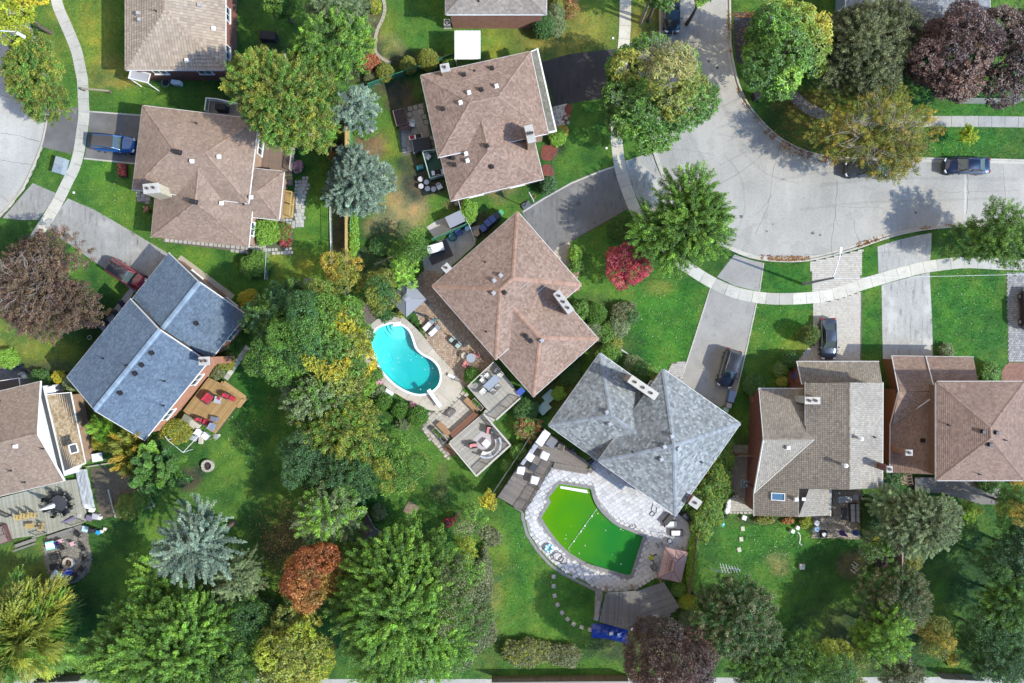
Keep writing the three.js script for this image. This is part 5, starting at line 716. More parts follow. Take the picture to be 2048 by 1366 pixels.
// ---------- decks, terraces, pools, fences ----------
const wd ={cedar:[[0.46,0.29,0.11],[0.50,0.33,0.14],[0.42,0.26,0.10]].map((c,i)=>mat('cedar board ' +i,c,{map:'wood' })),grey:[[0.50,0.46,0.38],[0.44,0.41,0.34],[0.55,0.50,0.42]].map((c,i)=>mat('weathered board ' +i,c,{map:'wood' })),mossy:[[0.40,0.385,0.29],[0.35,0.34,0.26],[0.45,0.43,0.34]].map((c,i)=>mat('mossy board ' +i,c,{map:'wood' })),taupe:[[0.255,0.22,0.185],[0.235,0.2,0.17],[0.28,0.24,0.2]].map((c,i)=>mat('composite board ' +i,c,{map:'wood' })),green:[[0.065,0.17,0.12],[0.075,0.19,0.135]].map((c,i)=>mat('green board ' +i,c,{map:'wood' })),brown:[[0.27,0.19,0.14],[0.245,0.17,0.125],[0.29,0.205,0.15]].map((c,i)=>mat('brown board ' +i,c,{map:'wood' })),red:[[0.24,0.105,0.055],[0.27,0.12,0.06],[0.21,0.09,0.05]].map((c,i)=>mat('stained bench board ' +i,c,{map:'wood' })),honey:[[0.46,0.26,0.12],[0.42,0.235,0.11]].map((c,i)=>mat('honey board ' +i,c,{map:'wood' })),yel:[[0.62,0.44,0.16],[0.56,0.39,0.14]].map((c,i)=>mat('yellow pine ' +i,c,{map:'wood' })),pink:[[0.42,0.30,0.24],[0.37,0.26,0.21]].map((c,i)=>mat('pinkish plank ' +i,c,{map:'wood' })),old:[[0.27,0.25,0.22],[0.25,0.23,0.2],[0.295,0.275,0.245]].map((c,i)=>mat('old grey plank ' +i,c,{map:'wood' })),fence:[[0.24,0.17,0.11],[0.28,0.2,0.13]].map((c,i)=>mat('fence board ' +i,c,{map:'wood' })),dark:[[0.05,0.05,0.05],[0.06,0.06,0.062]].map((c,i)=>mat('dark board ' +i,c,{map:'wood' }))};
const mPlast ={white:mat('white plastic',[0.75,0.75,0.73],{roughness:0.5 }),cover:mat('white cover cloth',[0.80,0.80,0.80],{map:'fabric' }),greyc:mat('grey cover cloth',[0.20,0.20,0.215],{map:'fabric' }),greyl:mat('light grey cloth',[0.42,0.42,0.44],{map:'fabric' }),char:mat('charcoal cloth',[0.055,0.055,0.062],{map:'fabric' }),black:mat('black sling',[0.025,0.025,0.028],{map:'fabric' }),red:mat('red cushion',[0.42,0.03,0.05],{map:'fabric' }),pink:mat('pink cushion',[0.60,0.24,0.22],{map:'fabric' }),cream:mat('cream cushion',[0.70,0.67,0.60],{map:'fabric' }),beige:mat('beige cloth',[0.52,0.47,0.36],{map:'fabric' }),sage:mat('sage cushion',[0.38,0.46,0.42],{map:'fabric' }),blueb:mat('blue bin plastic',[0.055,0.085,0.22],{roughness:0.5 }),greenb:mat('green bin plastic',[0.06,0.28,0.13],{roughness:0.5 }),teal:mat('teal plastic',[0.03,0.20,0.21],{roughness:0.4 }),aqua:mat('aqua plastic',[0.12,0.52,0.42],{roughness:0.4 }),blue:mat('blue plastic',[0.03,0.09,0.40],{roughness:0.4 }),purple:mat('purple canvas',[0.10,0.05,0.28],{map:'fabric' }),grape:mat('grey purple canvas',[0.19,0.155,0.23],{map:'fabric' }),bluec:mat('blue canvas',[0.05,0.10,0.42],{map:'fabric' }),lt:mat('pale blue plastic',[0.45,0.62,0.72],{roughness:0.4 }),wicker:mat('dark wicker',[0.07,0.06,0.055],{map:'fabric' }),tableg:mat('glass table top',[0.30,0.33,0.37],{roughness:0.12,clearcoat:1 }),concrete:mat('cast stone',[0.50,0.48,0.43],{map:'stone' }),terra:mat('terracotta',[0.42,0.18,0.10]),soil:mat('potting soil',[0.07,0.05,0.035],{map:'soil' }),rugs:mat('pinkish rug',[0.46,0.40,0.385],{map:'fabric' })};
// boards cut to an outline; dir = a direction in the plan (px pair)
function boards(g,poly,y,ang,bw,ms,o ={}){// poly and result in world space relative to g
  const ca =Math.cos(ang),sa =Math.sin(ang),R =poly.map((p)=>[p.x *ca - p.z *sa,p.x *sa +p.z *ca]),w0 =Math.min(...R.map((q)=>q[1])),w1 =Math.max(...R.map((q)=>q[1])),th =o.th ||0.035;
  for (let w =w0;w <w1 - 0.02;w +=bw){
    const c =w +bw / 2,xs =[];for (let i =0;i <R.length;i++){const a =R[i],b =R[(i +1)% R.length];if ((a[1]>c)!==(b[1]>c))xs.push(a[0]+(b[0]- a[0])*(c - a[1])/ (b[1]- a[1]));}xs.sort((p,q)=>p - q);
    for (let k =0;k +1 <xs.length;k +=2){const L =xs[k +1]- xs[k];if (L <0.06)continue;const m =(xs[k]+xs[k +1])/ 2;const b =part(g,o.name ||'board',bx(L,th,bw - (o.gap ||0.014),0,0,0),pick(ms));b.position.set(m *ca +c *sa,y - th / 2 +rr(0,0.004),-m *sa +c *ca);b.rotation.y =ang;}
  }
}
const rel =(poly,o)=>poly.map((p)=>v(p.x - o.x,0,p.z - o.z));
function deck(name,label,a,y,dirPx,bw,ms,o ={}){
  const W =pts(a,y),c =W.reduce((s,p)=>s.add(p),v()).multiplyScalar(1 / W.length).setY(0),g =thing(name,label,'deck',c),P =rel(W,c);pave(W.map((p)=>v(p.x,0,p.z)));
  const d0 =at(dirPx[0],dirPx[1]),d1 =at(dirPx[2],dirPx[3]);boards(g,P,y,angOf(d0,d1),bw,ms,o);
  part(g,'frame',prism(P.map((p)=>p.clone().multiplyScalar(0.995)),-0.05,y - 0.05),o.frame ||mat('deck underframe',[0.10,0.08,0.06],{map:'wood' }));g.userData.W =undefined;delete g.userData.W;g.P =P;g.c =c;return g;
}
function rail(name,label,cat,P,y,h,m,o ={}){// a railing along world points
  const c =P[0].clone().setY(0),g =thing(name,label,cat,c),Q =P.map((p)=>p.clone().sub(c).setY(0));
  for (let i =0;i +1 <Q.length;i++){
    const a =Q[i],b =Q[i +1],L =a.distanceTo(b),t =angOf(a,b),mid =a.clone().lerp(b,0.5),put =(nm,geo,q)=>{const e =part(g,nm,geo,m);e.position.copy(q);e.rotation.y =t;};
    put('top_rail',bx(L,o.tt ||0.04,o.tw ||0.11,0,y +h,0),mid);put('bottom_rail',bx(L,0.05,0.05,0,y +0.12,0),mid);
    const n =Math.max(1,Math.round(L / (o.span ||1.6)));for (let k =i ?1 :0;k <=n;k++)put('post',bx(o.pw ||0.09,h - 0.03,o.pw ||0.09,0,y +(h - 0.03)/ 2 - 0.01,0),a.clone().lerp(b,k / n));
    if (o.glass)put('glass_panel',bx(L - 0.1,h - 0.3,0.012,0,y +h / 2,0),mid);
    else {const nb =Math.round(L / (o.bal ||0.13));for (let k =1;k <nb;k++)put('baluster',bx(o.bw ||0.035,h - 0.16,o.bw ||0.035,0,y +h / 2 +0.05,0),a.clone().lerp(b,k / nb));}
  }
  return g;
}
function fence(label,a,b,h,ms,o ={}){// board fence with posts and rails, ends in survey units on the ground
  const A =at(a[0],a[1]),B =at(b[0],b[1]),L =A.distanceTo(B),t =angOf(A,B),g =thing(o.name ||'board_fence',label,'fence',A,t),bw =o.bw ||0.145,n =Math.round(L / bw);
  for (let i =0;i <n;i++)part(g,'board',bx(bw - 0.008,h +(o.wob ??0.03)*rr(-0.5,0.5),0.022,(i +0.5)*bw,h / 2,0.05 +rr(0,0.008)),pick(ms));
  const np =Math.round(L / 2.4);for (let i =0;i <=np;i++)part(g,'post',bx(0.1,h +0.08,0.1,L *i / np,h / 2,-0.02),ms[0]);
  part(g,'rail',bx(L,0.09,0.04,L / 2,h - 0.25,0.02),ms[0]);part(g,'rail',bx(L,0.09,0.04,L / 2,0.3,0.02),ms[0]);if (o.cap)part(g,'cap_board',bx(L,0.035,0.15,L / 2,h +0.045,0.03),o.cap);return g;
}
function meshFence(label,P,h,m,o ={}){// wire fence: posts, top rail, wires
  const W =pts(P),c =W[0].clone(),g =thing('wire_fence',label,'fence',c),Q =W.map((p)=>p.clone().sub(c));
  for (let i =0;i +1 <Q.length;i++){const a =Q[i],b =Q[i +1],n =Math.max(1,Math.round(a.distanceTo(b)/ 2.4));part(g,'top_rail',bar(a.clone().setY(h),b.clone().setY(h),0.028),m);for (let k =i ?1 :0;k <=n;k++){const p =a.clone().lerp(b,k / n);part(g,'post',bar(p.clone().setY(-0.1),p.clone().setY(h +0.04),0.032),m);}for (let k =1;k <6;k++)part(g,'wire',bar(a.clone().setY(h *k / 6),b.clone().setY(h *k / 6),0.008,4),m);if (o.slat){const N2 =Math.round(a.distanceTo(b)/ 0.09);const l =[];for (let k =0;k <N2;k++){const p =a.clone().lerp(b,k / N2);l.push(bx(0.07,h - 0.06,0.01,p.x,h / 2,p.z,angOf(a,b)));}stuff(part(g,'privacy_slats',l,o.slat));}}
  return g;
}
// terraces of single stones: the first 300 are parts, the rest one part
function paving(name,poly,holes,ang,rowH,wMin,wMax,tones,y,o ={}){
  const s =struct(name,sheet(poly,y - 0.012,holes.length &&name ==='pool_paving' ?holes :[]),o.bed ||mJoint),ms =tones.map((c,i)=>mat(name +' stone ' +i +c[0],c,{map:'stone',bump:0.004 })),ca =Math.cos(ang),sa =Math.sin(ang),R =poly.map((p)=>[p.x *ca - p.z *sa,p.x *sa +p.z *ca]);pave(poly);
  const u0 =Math.min(...R.map((q)=>q[0])),u1 =Math.max(...R.map((q)=>q[0])),w0 =Math.min(...R.map((q)=>q[1])),w1 =Math.max(...R.map((q)=>q[1])),rest ={};let n =0;
  for (let w =w0;w <w1;w +=rowH)for (let u =u0 - rnd()*wMax;u <u1;){
    const L =rr(wMin,wMax),cu =u +L / 2,cw =w +rowH / 2,X =cu *ca +cw *sa,Z =-cu *sa +cw *ca;u +=L;const ok =(x,z)=>inPoly(x,z,poly)&&!holes.some((h)=>inPoly(x,z,h));if (!ok(X,Z))continue;
    const cr =(a,b)=>[X +a *ca +b *sa,Z - a *sa +b *ca];const k =ok(...cr(-L / 2,-rowH / 2))&&ok(...cr(L / 2,rowH / 2))&&ok(...cr(L / 2,-rowH / 2))&&ok(...cr(-L / 2,rowH / 2))?1 :0.8;
    const mi =Math.floor(rnd()*ms.length),th =0.05 +rr(0,0.007),g =bx(L *k - 0.02,th,rowH *k - 0.02,0,0,0);
    if (n++<(o.max ??300)){const b =part(s,o.piece ||'paver',g,ms[mi]);b.position.set(X,y +th / 2 - 0.03,Z);b.rotation.y =ang;}else (rest[mi]||=[]).push(xf(g,X,y +th / 2 - 0.03,Z).applyMatrix4(new THREE.Matrix4().makeTranslation(-X,0,-Z)).rotateY(ang).translate(X,0,Z));
  }
  for (const k in rest)stuff(part(s,'pavers',rest[k],ms[k]));return s;
}
function pool(label,outline,depth,liner,tint,name,murky){
  const c =outline.reduce((s,p)=>s.add(p),v()).multiplyScalar(1 / outline.length).setY(0),g =thing(name,label,'pool',c),Q =rel(outline,c),pos =[],col =[],idx =[],n =Q.length,K =9;pave(outline);
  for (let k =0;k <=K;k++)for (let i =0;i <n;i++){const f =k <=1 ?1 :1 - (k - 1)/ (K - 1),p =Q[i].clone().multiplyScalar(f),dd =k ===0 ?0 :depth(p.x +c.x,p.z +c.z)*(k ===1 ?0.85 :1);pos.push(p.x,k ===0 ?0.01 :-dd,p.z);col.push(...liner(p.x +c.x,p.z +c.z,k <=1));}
  for (let k =0;k <K;k++)for (let i =0;i <n;i++){const a =k *n +i,b =k *n +(i +1)% n;idx.push(a,a +n,b,b,a +n,b +n);}
  const geo =new THREE.BufferGeometry();geo.setAttribute('position',new THREE.Float32BufferAttribute(pos,3));geo.setAttribute('color',new THREE.Float32BufferAttribute(col,3));geo.setIndex(idx);part(g,'basin',fin(geo),VC('pool liner',{roughness:0.6 }));
  // the water surface, gently rippled
  const l =[];for (let k =0;k <14;k++)for (let i =0;i <n;i++){const P =(kk,ii)=>{const p =Q[ii % n].clone().multiplyScalar(0.999 *(1 - kk / 14));p.y =-0.13 +0.012 *(fbm(p.x *1.1 +9,p.z *1.1,3,3)- 0.5);return p;};l.push(P(k,i),P(k +1,i),P(k,i +1),P(k,i +1),P(k +1,i),P(k +1,i +1));}
  const wg =tri(l);if (murky){const q =wg.attributes.position,cc =[];for (let i =0;i <q.count;i++)cc.push(...liner(q.getX(i)+c.x,q.getZ(i)+c.z,false).map((k)=>k *0.72));wg.setAttribute('color',new THREE.Float32BufferAttribute(cc,3));}   // algae hang in the water
  part(g,'water',wg,mat('water ' +label,tint,{transmission:murky ?0.35 :1,thickness:0,roughness:0.05,ior:1.33,vertexColors:!!murky }));
  {const l =[],keep =seed;for (let i =0;i <16;i++){const b =outline[Math.floor(rnd()*n)],t =Math.sqrt(rnd())*0.93;l.push([v((b.x - c.x)*t,-0.118,(b.z - c.z)*t),null,rr(0.35,0.75),jit(pick([[0.5,0.5,0.4],[0.6,0.58,0.5]]))]);}const o =new THREE.InstancedMesh(leafShape,mats['dry leaf'],l.length);l.forEach(([p,,s,k],i)=>{const D =new THREE.Object3D();D.position.copy(p);D.rotation.set(0,rr(0,6.28),0);D.scale.setScalar(s *0.3);D.updateMatrix();o.setMatrixAt(i,D.matrix);o.setColorAt(i,new THREE.Color().setRGB(...k));});o.name ='floating_leaves';o.userData.kind ='stuff';g.add(o);}
  return g;
}
// turquoise pool
{
  const g =pool('turquoise kidney shaped pool with white rim beside the brick terrace',pool1,(x,z)=>0.7 +0.45 *Math.max(0,Math.min(1,(z - at(0,690).z)/ 5)),(x,z,wall)=>{const t =Math.max(0,Math.min(1,(x - at(760,0).x +(z - at(0,680).z)*0.9)/ 7)),w =fbm(x *0.5 +3,z *0.5,55,4)- 0.5;return mix([0.26,0.68,0.63],[0.025,0.43,0.42],Math.max(0,Math.min(1,t *1.2 +w *0.9)));},[0.50,0.97,0.96],'swimming_pool');  // paler shallow end: sky reflection and thinner water painted into the liner colour
  const c =g.position,q =pool1.map((p)=>p.clone().sub(c));part(g,'rim',(()=>{const o =grow(q,0.24),l =[];for (let i =0;i <q.length;i++){const j =(i +1)% q.length;l.push(prism([q[i],q[j],o[j],o[i]],-0.1,0.055));}return l;})(),mat('white pool rim',[0.82,0.82,0.80]));
  const s0 =at(794,655).sub(c);for (let i =0;i <3;i++){const r =1.6 - i *0.42,o =[];for (let k =0;k <=14;k++){const A =PI *k / 14;o.push(v(s0.x +Math.cos(A)*r,0,s0.z - 0.25 +Math.sin(A)*r));}part(g,'step',prism(o,-0.75,-0.62 +i *0.17),mat('pool step',[0.42,0.72,0.72]));}
  part(g,'skimmer_lid',bx(0.9,0.03,0.5,at(794,657).sub(c).x,0.075,at(794,648).sub(c).z,0.1),mPlast.white);
  // cast concrete apron in radial pieces
  const outer =curve([727,690,730,722,748,751,774,775,806,796,840,814,862,821,886,820,908,800,925,776,912,749,897,731,880,713,856,684,846,671,824,649,802,631,780,629,758,636,737,655],64,true),s =struct('pool_deck'),tn =[[0.56,0.49,0.38],[0.52,0.455,0.355],[0.60,0.52,0.40]].map((k,i)=>mat('apron concrete ' +i,k,{map:'concrete',bump:0.005 }));pave(outer);
  const inner =grow(pool1,0.25),near =(p)=>{let b =0,bd =1e9;outer.forEach((q2,i)=>{const dd =q2.distanceTo(p);if (dd <bd){bd =dd;b =i;}});return b;};
  part(s,'joint_bed',(()=>{const l =[];for (let i =0;i <64;i++){const j =(i +1)% 64;l.push(prism([inner[i],inner[j],outer[near(inner[j])],outer[near(inner[i])]],-0.1,0.012));}return l;})(),mDark);
  const st =[0,4,8,12,16,20,25,29,33,37,41,45,49,53,57,61];st.forEach((a,k)=>{const b =k +1 <st.length ?st[k +1]:64,In =[],oa =near(inner[a]);let ob =near(inner[b % 64]);for (let i =a;i <=b;i++)In.push(inner[i % 64].clone());let steps =((ob - oa)% 64 +64)% 64;const dirUp =steps <=32;const Out =[];if (dirUp)for (let i =0;i <=steps;i++)Out.push(outer[(oa +i)% 64].clone());else for (let i =0;i <=64 - steps;i++)Out.push(outer[(oa - i +64)% 64].clone());const P =[...In,...Out.reverse()],cc =P.reduce((q2,p)=>q2.add(p),v()).multiplyScalar(1 / P.length);P.forEach((p)=>{const e =p.clone().sub(cc);p.sub(e.setLength(0.014));});part(s,'slab',prism(P,-0.08,0.04),pick(tn));});
}
{// brick terrace by the house
  const p =pts([846,660,838,640,822,610,790,620,780,600,830,560,850,540,880,545,990,716,940,770,926,776,912,749,897,731,880,713,856,684]);pave(p);const s =struct('brick_terrace',sheet(p,0.010),mJoint),h =[curve([880,713,856,684,846,671,835,655,820,662,840,700],20,true)];tiles(s,p,0.23,0.08,[[0.46,0.33,0.22],[0.40,0.28,0.185],[0.52,0.39,0.27],[0.36,0.25,0.17]],0.024,'bricks',h);
  const p2 =pts([862,500,905,468,938,455,960,450,950,490,905,530,880,552,850,545,845,520]);pave(p2);const s2 =struct('concrete_pad',prism(p2,-0.1,0.014),mOldC);
  const p3 =pts([825,545,850,530,880,552,850,575,838,570]);pave(p3);
  const p4 =pts([853,454,870,443,922,421,931,449,915,462,869,477]);pave(p4);struct('concrete_pad',prism(p4,-0.1,0.02),mat('pale pad concrete',[0.52,0.49,0.43],{map:'concrete' }));
  const p5 =pts([735,560,748,575,760,600,750,640,732,655,722,630,728,600]);pave(p5);struct('mulch_path',sheet(p5,0.02),mat('path mulch',[0.20,0.155,0.125],{map:'soil' }));
}
// beige stone terrace with benches
paving('stone_terrace',pts([841,858,858,823,886,822,908,801,924,779,936,790,958,822,900,872,895,890,905,905,897,919,870,890]),[],0.75,0.42,0.3,0.62,[[0.52,0.45,0.35],[0.46,0.40,0.32],[0.57,0.50,0.40]],0.03);
{
  const up =deck('dining_deck','upper weathered deck with dining table beside the brown house',[988,722,1041,792,992,839,935,773],0.75,[935,773,992,839],0.15,wd.grey,{gap:0.022 });
  const lo =deck('lounge_deck','lower weathered deck with curved sofa and pink armchairs',[967,825,1022,888,954,950,899,883],0.45,[899,883,967,825],0.15,wd.grey,{gap:0.022 });
  const cream =mat('cream painted rail',[0.66,0.61,0.52],{map:'wood' }),W =(a,y)=>pts(a,y);
  rail('deck_railing','cream railing along the outer edge of the dining deck','railing',W([1040,795,993,838],0.75),0.75,0.95,cream,{tw:0.14 });
  rail('deck_railing','cream railing round the outer corner of the lounge deck','railing',W([968,826,1021,888,954,949,900,884],0.45),0.45,0.95,cream,{tw:0.14 });
  rail('deck_railing','short cream railing on the terrace side of the dining deck','railing',W([987,724,937,771],0.75),0.75,0.95,cream,{tw:0.1 });
  const st =thing('deck_steps','reddish wooden steps down from the lounge deck to the lawn','steps',at(903,898));const t =angOf(at(896,887),at(916,904));for (let i =0;i <4;i++){const q =v(0,0.38 - i *0.1,(i - 1.5)*0.26);const b =part(st,'tread',bx(1.35,0.05,0.23,0,0,0),pick(wd.honey));b.position.copy(q.applyAxisAngle(v(0,1,0),t));b.rotation.y =t;}part(st,'stringer',bx(1.3,0.3,0.9,0,0.12,0,t),wd.red[0]);
  const st2 =thing('deck_steps','grey wooden steps between the two weathered decks','steps',at(978,832));const t2 =angOf(at(967,825),at(990,842));for (let i =0;i <3;i++){const b =part(st2,'tread',bx(1.5,0.05,0.28,0,0,0),pick(wd.grey));b.position.copy(v(0,0.68 - i *0.1,(i - 1)*0.3).applyAxisAngle(v(0,1,0),t2));b.rotation.y =t2;}part(st2,'stringer',bx(1.4,0.4,0.8,0,0.35,0,t2),wd.grey[1]);
  // built-in bench in three runs
  const run =(label,a,b,w,ms,n)=>{const A =at(...a),B =at(...b),L =A.distanceTo(B),tt =angOf(A,B),g =thing('built_in_bench',label,'bench',A.clone().lerp(B,0.5),tt,'runs of the built-in terrace bench');for (let i =0;i <n;i++)part(g,'slat',bx(L,0.04,w / n - 0.012,0,0.46,(i +0.5)*w / n - w / 2),pick(ms));part(g,'front_panel',bx(L - 0.05,0.42,w - 0.1,0,0.22,0),wd.red[2]);};
  run('short stained bench run below the green planter box',[931,797],[956,822],0.62,wd.honey,4);run('long stained bench run along the lounge deck',[955,824],[903,871],0.62,wd.red,4);run('honey coloured bench run at the planter by the lawn',[877,845],[899,868],0.62,wd.honey,4);
  for (const [a,b,l]of [[[946,798],[965,818],'narrow planter box with lettuce green plants along the dining deck'],[[868,856],[893,881],'narrow planter box with herbs beside the honey bench']]){const A =at(...a),B =at(...b),L =A.distanceTo(B),g =thing('planter_box',l,'planter',A.clone().lerp(B,0.5),angOf(A,B));part(g,'box',[bx(L,0.6,0.05,0,0.3,-0.22),bx(L,0.6,0.05,0,0.3,0.22),bx(0.05,0.6,0.39,-L / 2 +0.025,0.3,0),bx(0.05,0.6,0.39,L / 2 - 0.025,0.3,0)],mat('pale planter wood',[0.52,0.45,0.35],{map:'wood' }));part(g,'soil',bx(L - 0.1,0.5,0.39,0,0.26,0),mPlast.soil);const out =[];for (let i =0;i <70;i++)out.push([v(-L / 2 +0.1 +rnd()*L *0.62,0.56 +rnd()*0.12,rr(-0.16,0.16)),null,rr(0.6,1),jit(pick(gl))]);stuff(instanced(g,'plants',out,LG.tuft,foliage));}
}
// orange cedar deck at the blue-roofed house
{
  const g =deck('cedar_deck','golden cedar deck with red seats behind the blue roofed house',[417,755,440,766,445,762,494,797,477,817,472,813,431,868,422,862,366,822],0.5,[368,821,418,755],0.14,wd.cedar);
  const b =(a,c2,w)=>{const A =at(...a,0.54),B =at(...c2,0.54),e =part(g,'border_board',bx(A.distanceTo(B),0.05,w,0,0,0),wd.cedar[1]);e.position.copy(A.lerp(B,0.5).sub(g.position)).setY(0.53);e.rotation.y =angOf(at(...a),at(...c2));};b([447,765],[490,796],0.5);b([489,797],[476,814],0.5);
}
// mossy deck of the gabled house
{const g =deck('mossy_deck','weathered mossy deck with a black round table behind the gabled house',[-40,1006,0,996,133,961,157,958,170,1012,173,1042,97,1068,33,1076,-40,1094],0.4,[0,996,14,1075],0.145,wd.mossy);
  const st =thing('deck_steps','long grey step along the front of the mossy deck','steps',at(132,1062)),t =angOf(at(97,1070),at(173,1044));for (const [i,y]of [[0,0.25],[1,0.1]]){const e =part(st,'tread',bx(4.0,0.06,0.32,0,0,0),wd.old[i]);e.position.copy(v(0,y,i *0.33).applyAxisAngle(v(0,1,0),t));e.rotation.y =t;}
  const st2 =thing('deck_steps','grey plank step beside the hot tub','steps',at(54,1084)),e2 =part(st2,'tread',[bx(2.4,0.06,0.34,0,0.25,0),bx(2.2,0.2,0.25,0,0.12,0)],wd.old[2]);st2.rotation.y =t;part(st2,'lower_tread',bx(2.6,0.05,0.2,-0.4,0.1,0.45),wd.old[0]);
  // brown hot tub
  const h =thing('hot_tub','brown hot tub with folded cover at the left picture edge','hot tub',at(6,1068),t);part(h,'shell',rb(2.2,0.85,2.0,0,0.44,0,0,0.12),mat('hot tub shell',[0.11,0.05,0.045]));part(h,'cover',[rb(1.95,0.1,0.86,0,0.93,-0.45,0,0.04),rb(1.95,0.1,0.86,0,0.93,0.45,0,0.04)],mat('hot tub cover',[0.22,0.165,0.135]));part(h,'cover_lifter',tube([v(1.0,0.5,0.6),v(1.08,1.1,0.4),v(1.08,1.15,-0.6),v(1.0,0.5,-0.7)],0.025),mBlackMetal);
}
// taupe deck at the green pool
{const g =deck('taupe_deck','taupe composite deck with white covered furniture beside the grey roofed house',[1088,858,1180,928,1172,936,1106,924,1062,1000,1043,1024,993,992],0.55,[1000,985,1050,1015],0.14,wd.taupe,{gap:0.02 });
  const st =thing('deck_steps','broad taupe steps from the deck down to the pale pool paving','steps',at(1140,934)),P =(a,h)=>at(a[0],a[1],h).sub(st.position);for (let i =0;i <3;i++){const q0 =P([1106 +i *0.5,926 +i *4.5],0),q1 =P([1172 +i *1.5,937 +i *4.5],0),e =part(st,'tread',bx(q0.distanceTo(q1),0.05,0.25,0,0,0),wd.taupe[i]);e.position.copy(q0.lerp(q1,0.5)).setY(0.42 - i *0.13);e.rotation.y =angOf(at(1106,926),at(1172,937));}for (let i =0;i <2;i++){const e =part(st,'side_tread',bx(0.6,0.05,0.24,0,0,0),wd.taupe[i]);e.position.copy(P([1180 +i *3,936 +i *5],0)).setY(0.4 - i *0.14);e.rotation.y =angOf(at(1172,945),at(1186,930));}part(st,'riser',(()=>{const q0 =P([1107,932],0),q1 =P([1172,942],0);return bx(q0.distanceTo(q1),0.25,0.45,(q0.x +q1.x)/ 2,0.1,(q0.z +q1.z)/ 2,angOf(q0,q1));})(),wd.taupe[1]);
  for (const [a,l]of [[[1107,924,1091,951],'upper black slatted railing of the taupe deck'],[[1089,953,1076,976],'short middle black railing of the taupe deck'],[[1074,978,1060,1002],'long black railing of the taupe deck beside the pool paving'],[[1058,1004,1046,1021],'lowest black railing of the taupe deck']])rail('deck_railing',l,'railing',pts(a,0.55),0.55,1.0,mBlackMetal,{bal:0.16,bw:0.03,tw:0.06,pw:0.07 });
  fence('dark board fence between the lounge deck garden and the taupe deck',[1086,856],[990,996],1.9,wd.dark,{});
  meshFence('thin wire fence beside the dark board fence',[1066,862,985,985],1.2,mSteel);
}
// green pool and its pale paving
{
  const g =pool('green algae coloured pool with grey kerb and pale paving around it',pool2,(x,z)=>0.8 +0.6 *Math.max(0,Math.min(1,(x - at(1130,0).x)/ 7)),(x,z,wall)=>{const t =Math.max(0,Math.min(1,(x - at(1105,0).x +0.55 *(z - at(0,1010).z))/ 8.5)),w =fbm(x *0.45 +20,z *0.45,61,4)- 0.5;let c =mix([0.17,0.52,0.0],[0.035,0.35,0.05],Math.max(0,Math.min(1,t *0.95 +w *0.55)));const ed =polyDist(x,z,pool2),sh =Math.max(0,1 - ed / 1.0)*(1 - t);c =mix(c,[0.24,0.52,0.008],sh *0.6);return c;},[1,1,1],'swimming_pool',true);
  const c =g.position,q =pool2.map((p)=>p.clone().sub(c)),o =grow(q,0.38),cop =mat('grey coping',[0.27,0.26,0.25],{map:'stone' });for (let i =0;i <q.length;i++){const j =(i +1)% q.length;const f =(a,b,t)=>a.clone().lerp(b,t),L =q[i].distanceTo(q[j]),n =Math.max(1,Math.round(L / 0.9));for (let k =0;k <n;k++)part(g,'coping_stone',prism([f(q[i],q[j],k / n +0.004),f(q[i],q[j],(k +1)/ n - 0.004),f(o[i],o[j],(k +1)/ n - 0.004),f(o[i],o[j],k / n +0.004)],-0.1,0.06),cop);}
  const ia =at(1119,968).sub(c),ib =at(1176,977).sub(c);part(g,'white_step',prism([ia.clone().add(v(0.1,0,0.25)),ib.clone().add(v(-0.1,0,0.2)),ib.clone().add(v(0,0,0.55)),ia.clone().add(v(0.1,0,0.5))],-0.3,-0.10),mPlast.white);for (let i =1;i <3;i++)part(g,'entry_step',prism([ia.clone().add(v(-0.15 *i,0,0.35 +0.3 *i)),ib.clone().add(v(-0.2,0,0.3 +0.36 *i)),ib.clone().add(v(-0.2,0,0.7 +0.36 *i)),ia.clone().add(v(-0.2 *i,0,0.7 +0.3 *i))],-1.2,-0.2 - 0.28 *i),mat('algae step',[0.24,0.42,0.005]));
  // rope with floats across the water
  const r =thing('float_rope','white safety rope with floats across the green pool','rope',at(1164,1056)),ra =at(1194,1018).sub(r.position),rbq =at(1136,1099).sub(r.position);part(r,'rope',bar(ra.clone().setY(-0.1),rbq.clone().setY(-0.1),0.018),mPlast.white);for (const t of [0.18,0.42,0.56,0.8]){const p =ra.clone().lerp(rbq,t);part(r,'float',ball(0.1,p.x,-0.1,p.z),mPlast.white);}
  const outer =[...pts([1051,1008,1050,1032,1058,1066,1079,1098,1103,1124,1126,1141,1193,1174]),...pts([1206,1182,1240,1186,1275,1176,1309,1156,1330,1160,1385,1090,1392,1060,1384,1030,1350,1010,1182,914,1178,940,1106,930])];
  paving('pool_paving',outer,[grow(pool2,0.36)],0.55,0.46,0.32,0.78,[[0.68,0.665,0.65],[0.63,0.615,0.605],[0.72,0.705,0.69],[0.55,0.535,0.53],[0.66,0.645,0.63]],0.03,{bed:mat('pale joint sand',[0.42,0.40,0.375],{map:'soil' })});
  const bd =struct('paving_border'),B =pts([1046,1004,1045,1034,1054,1069,1075,1101,1100,1129,1124,1146,1191,1180]);for (let i =0;i +1 <B.length;i++)part(bd,'border_stone',ribbon([B[i],B[i +1]],-0.16,0.16,-0.05,0.05),mat('grey coping',[0.27,0.26,0.25]));part(bd,'border_stone',ribbon(pts([1193,1172,1190,1225]),-0.7,0.1,-0.05,0.03),mat('dark paving',[0.3,0.29,0.3],{map:'stone' }));
}
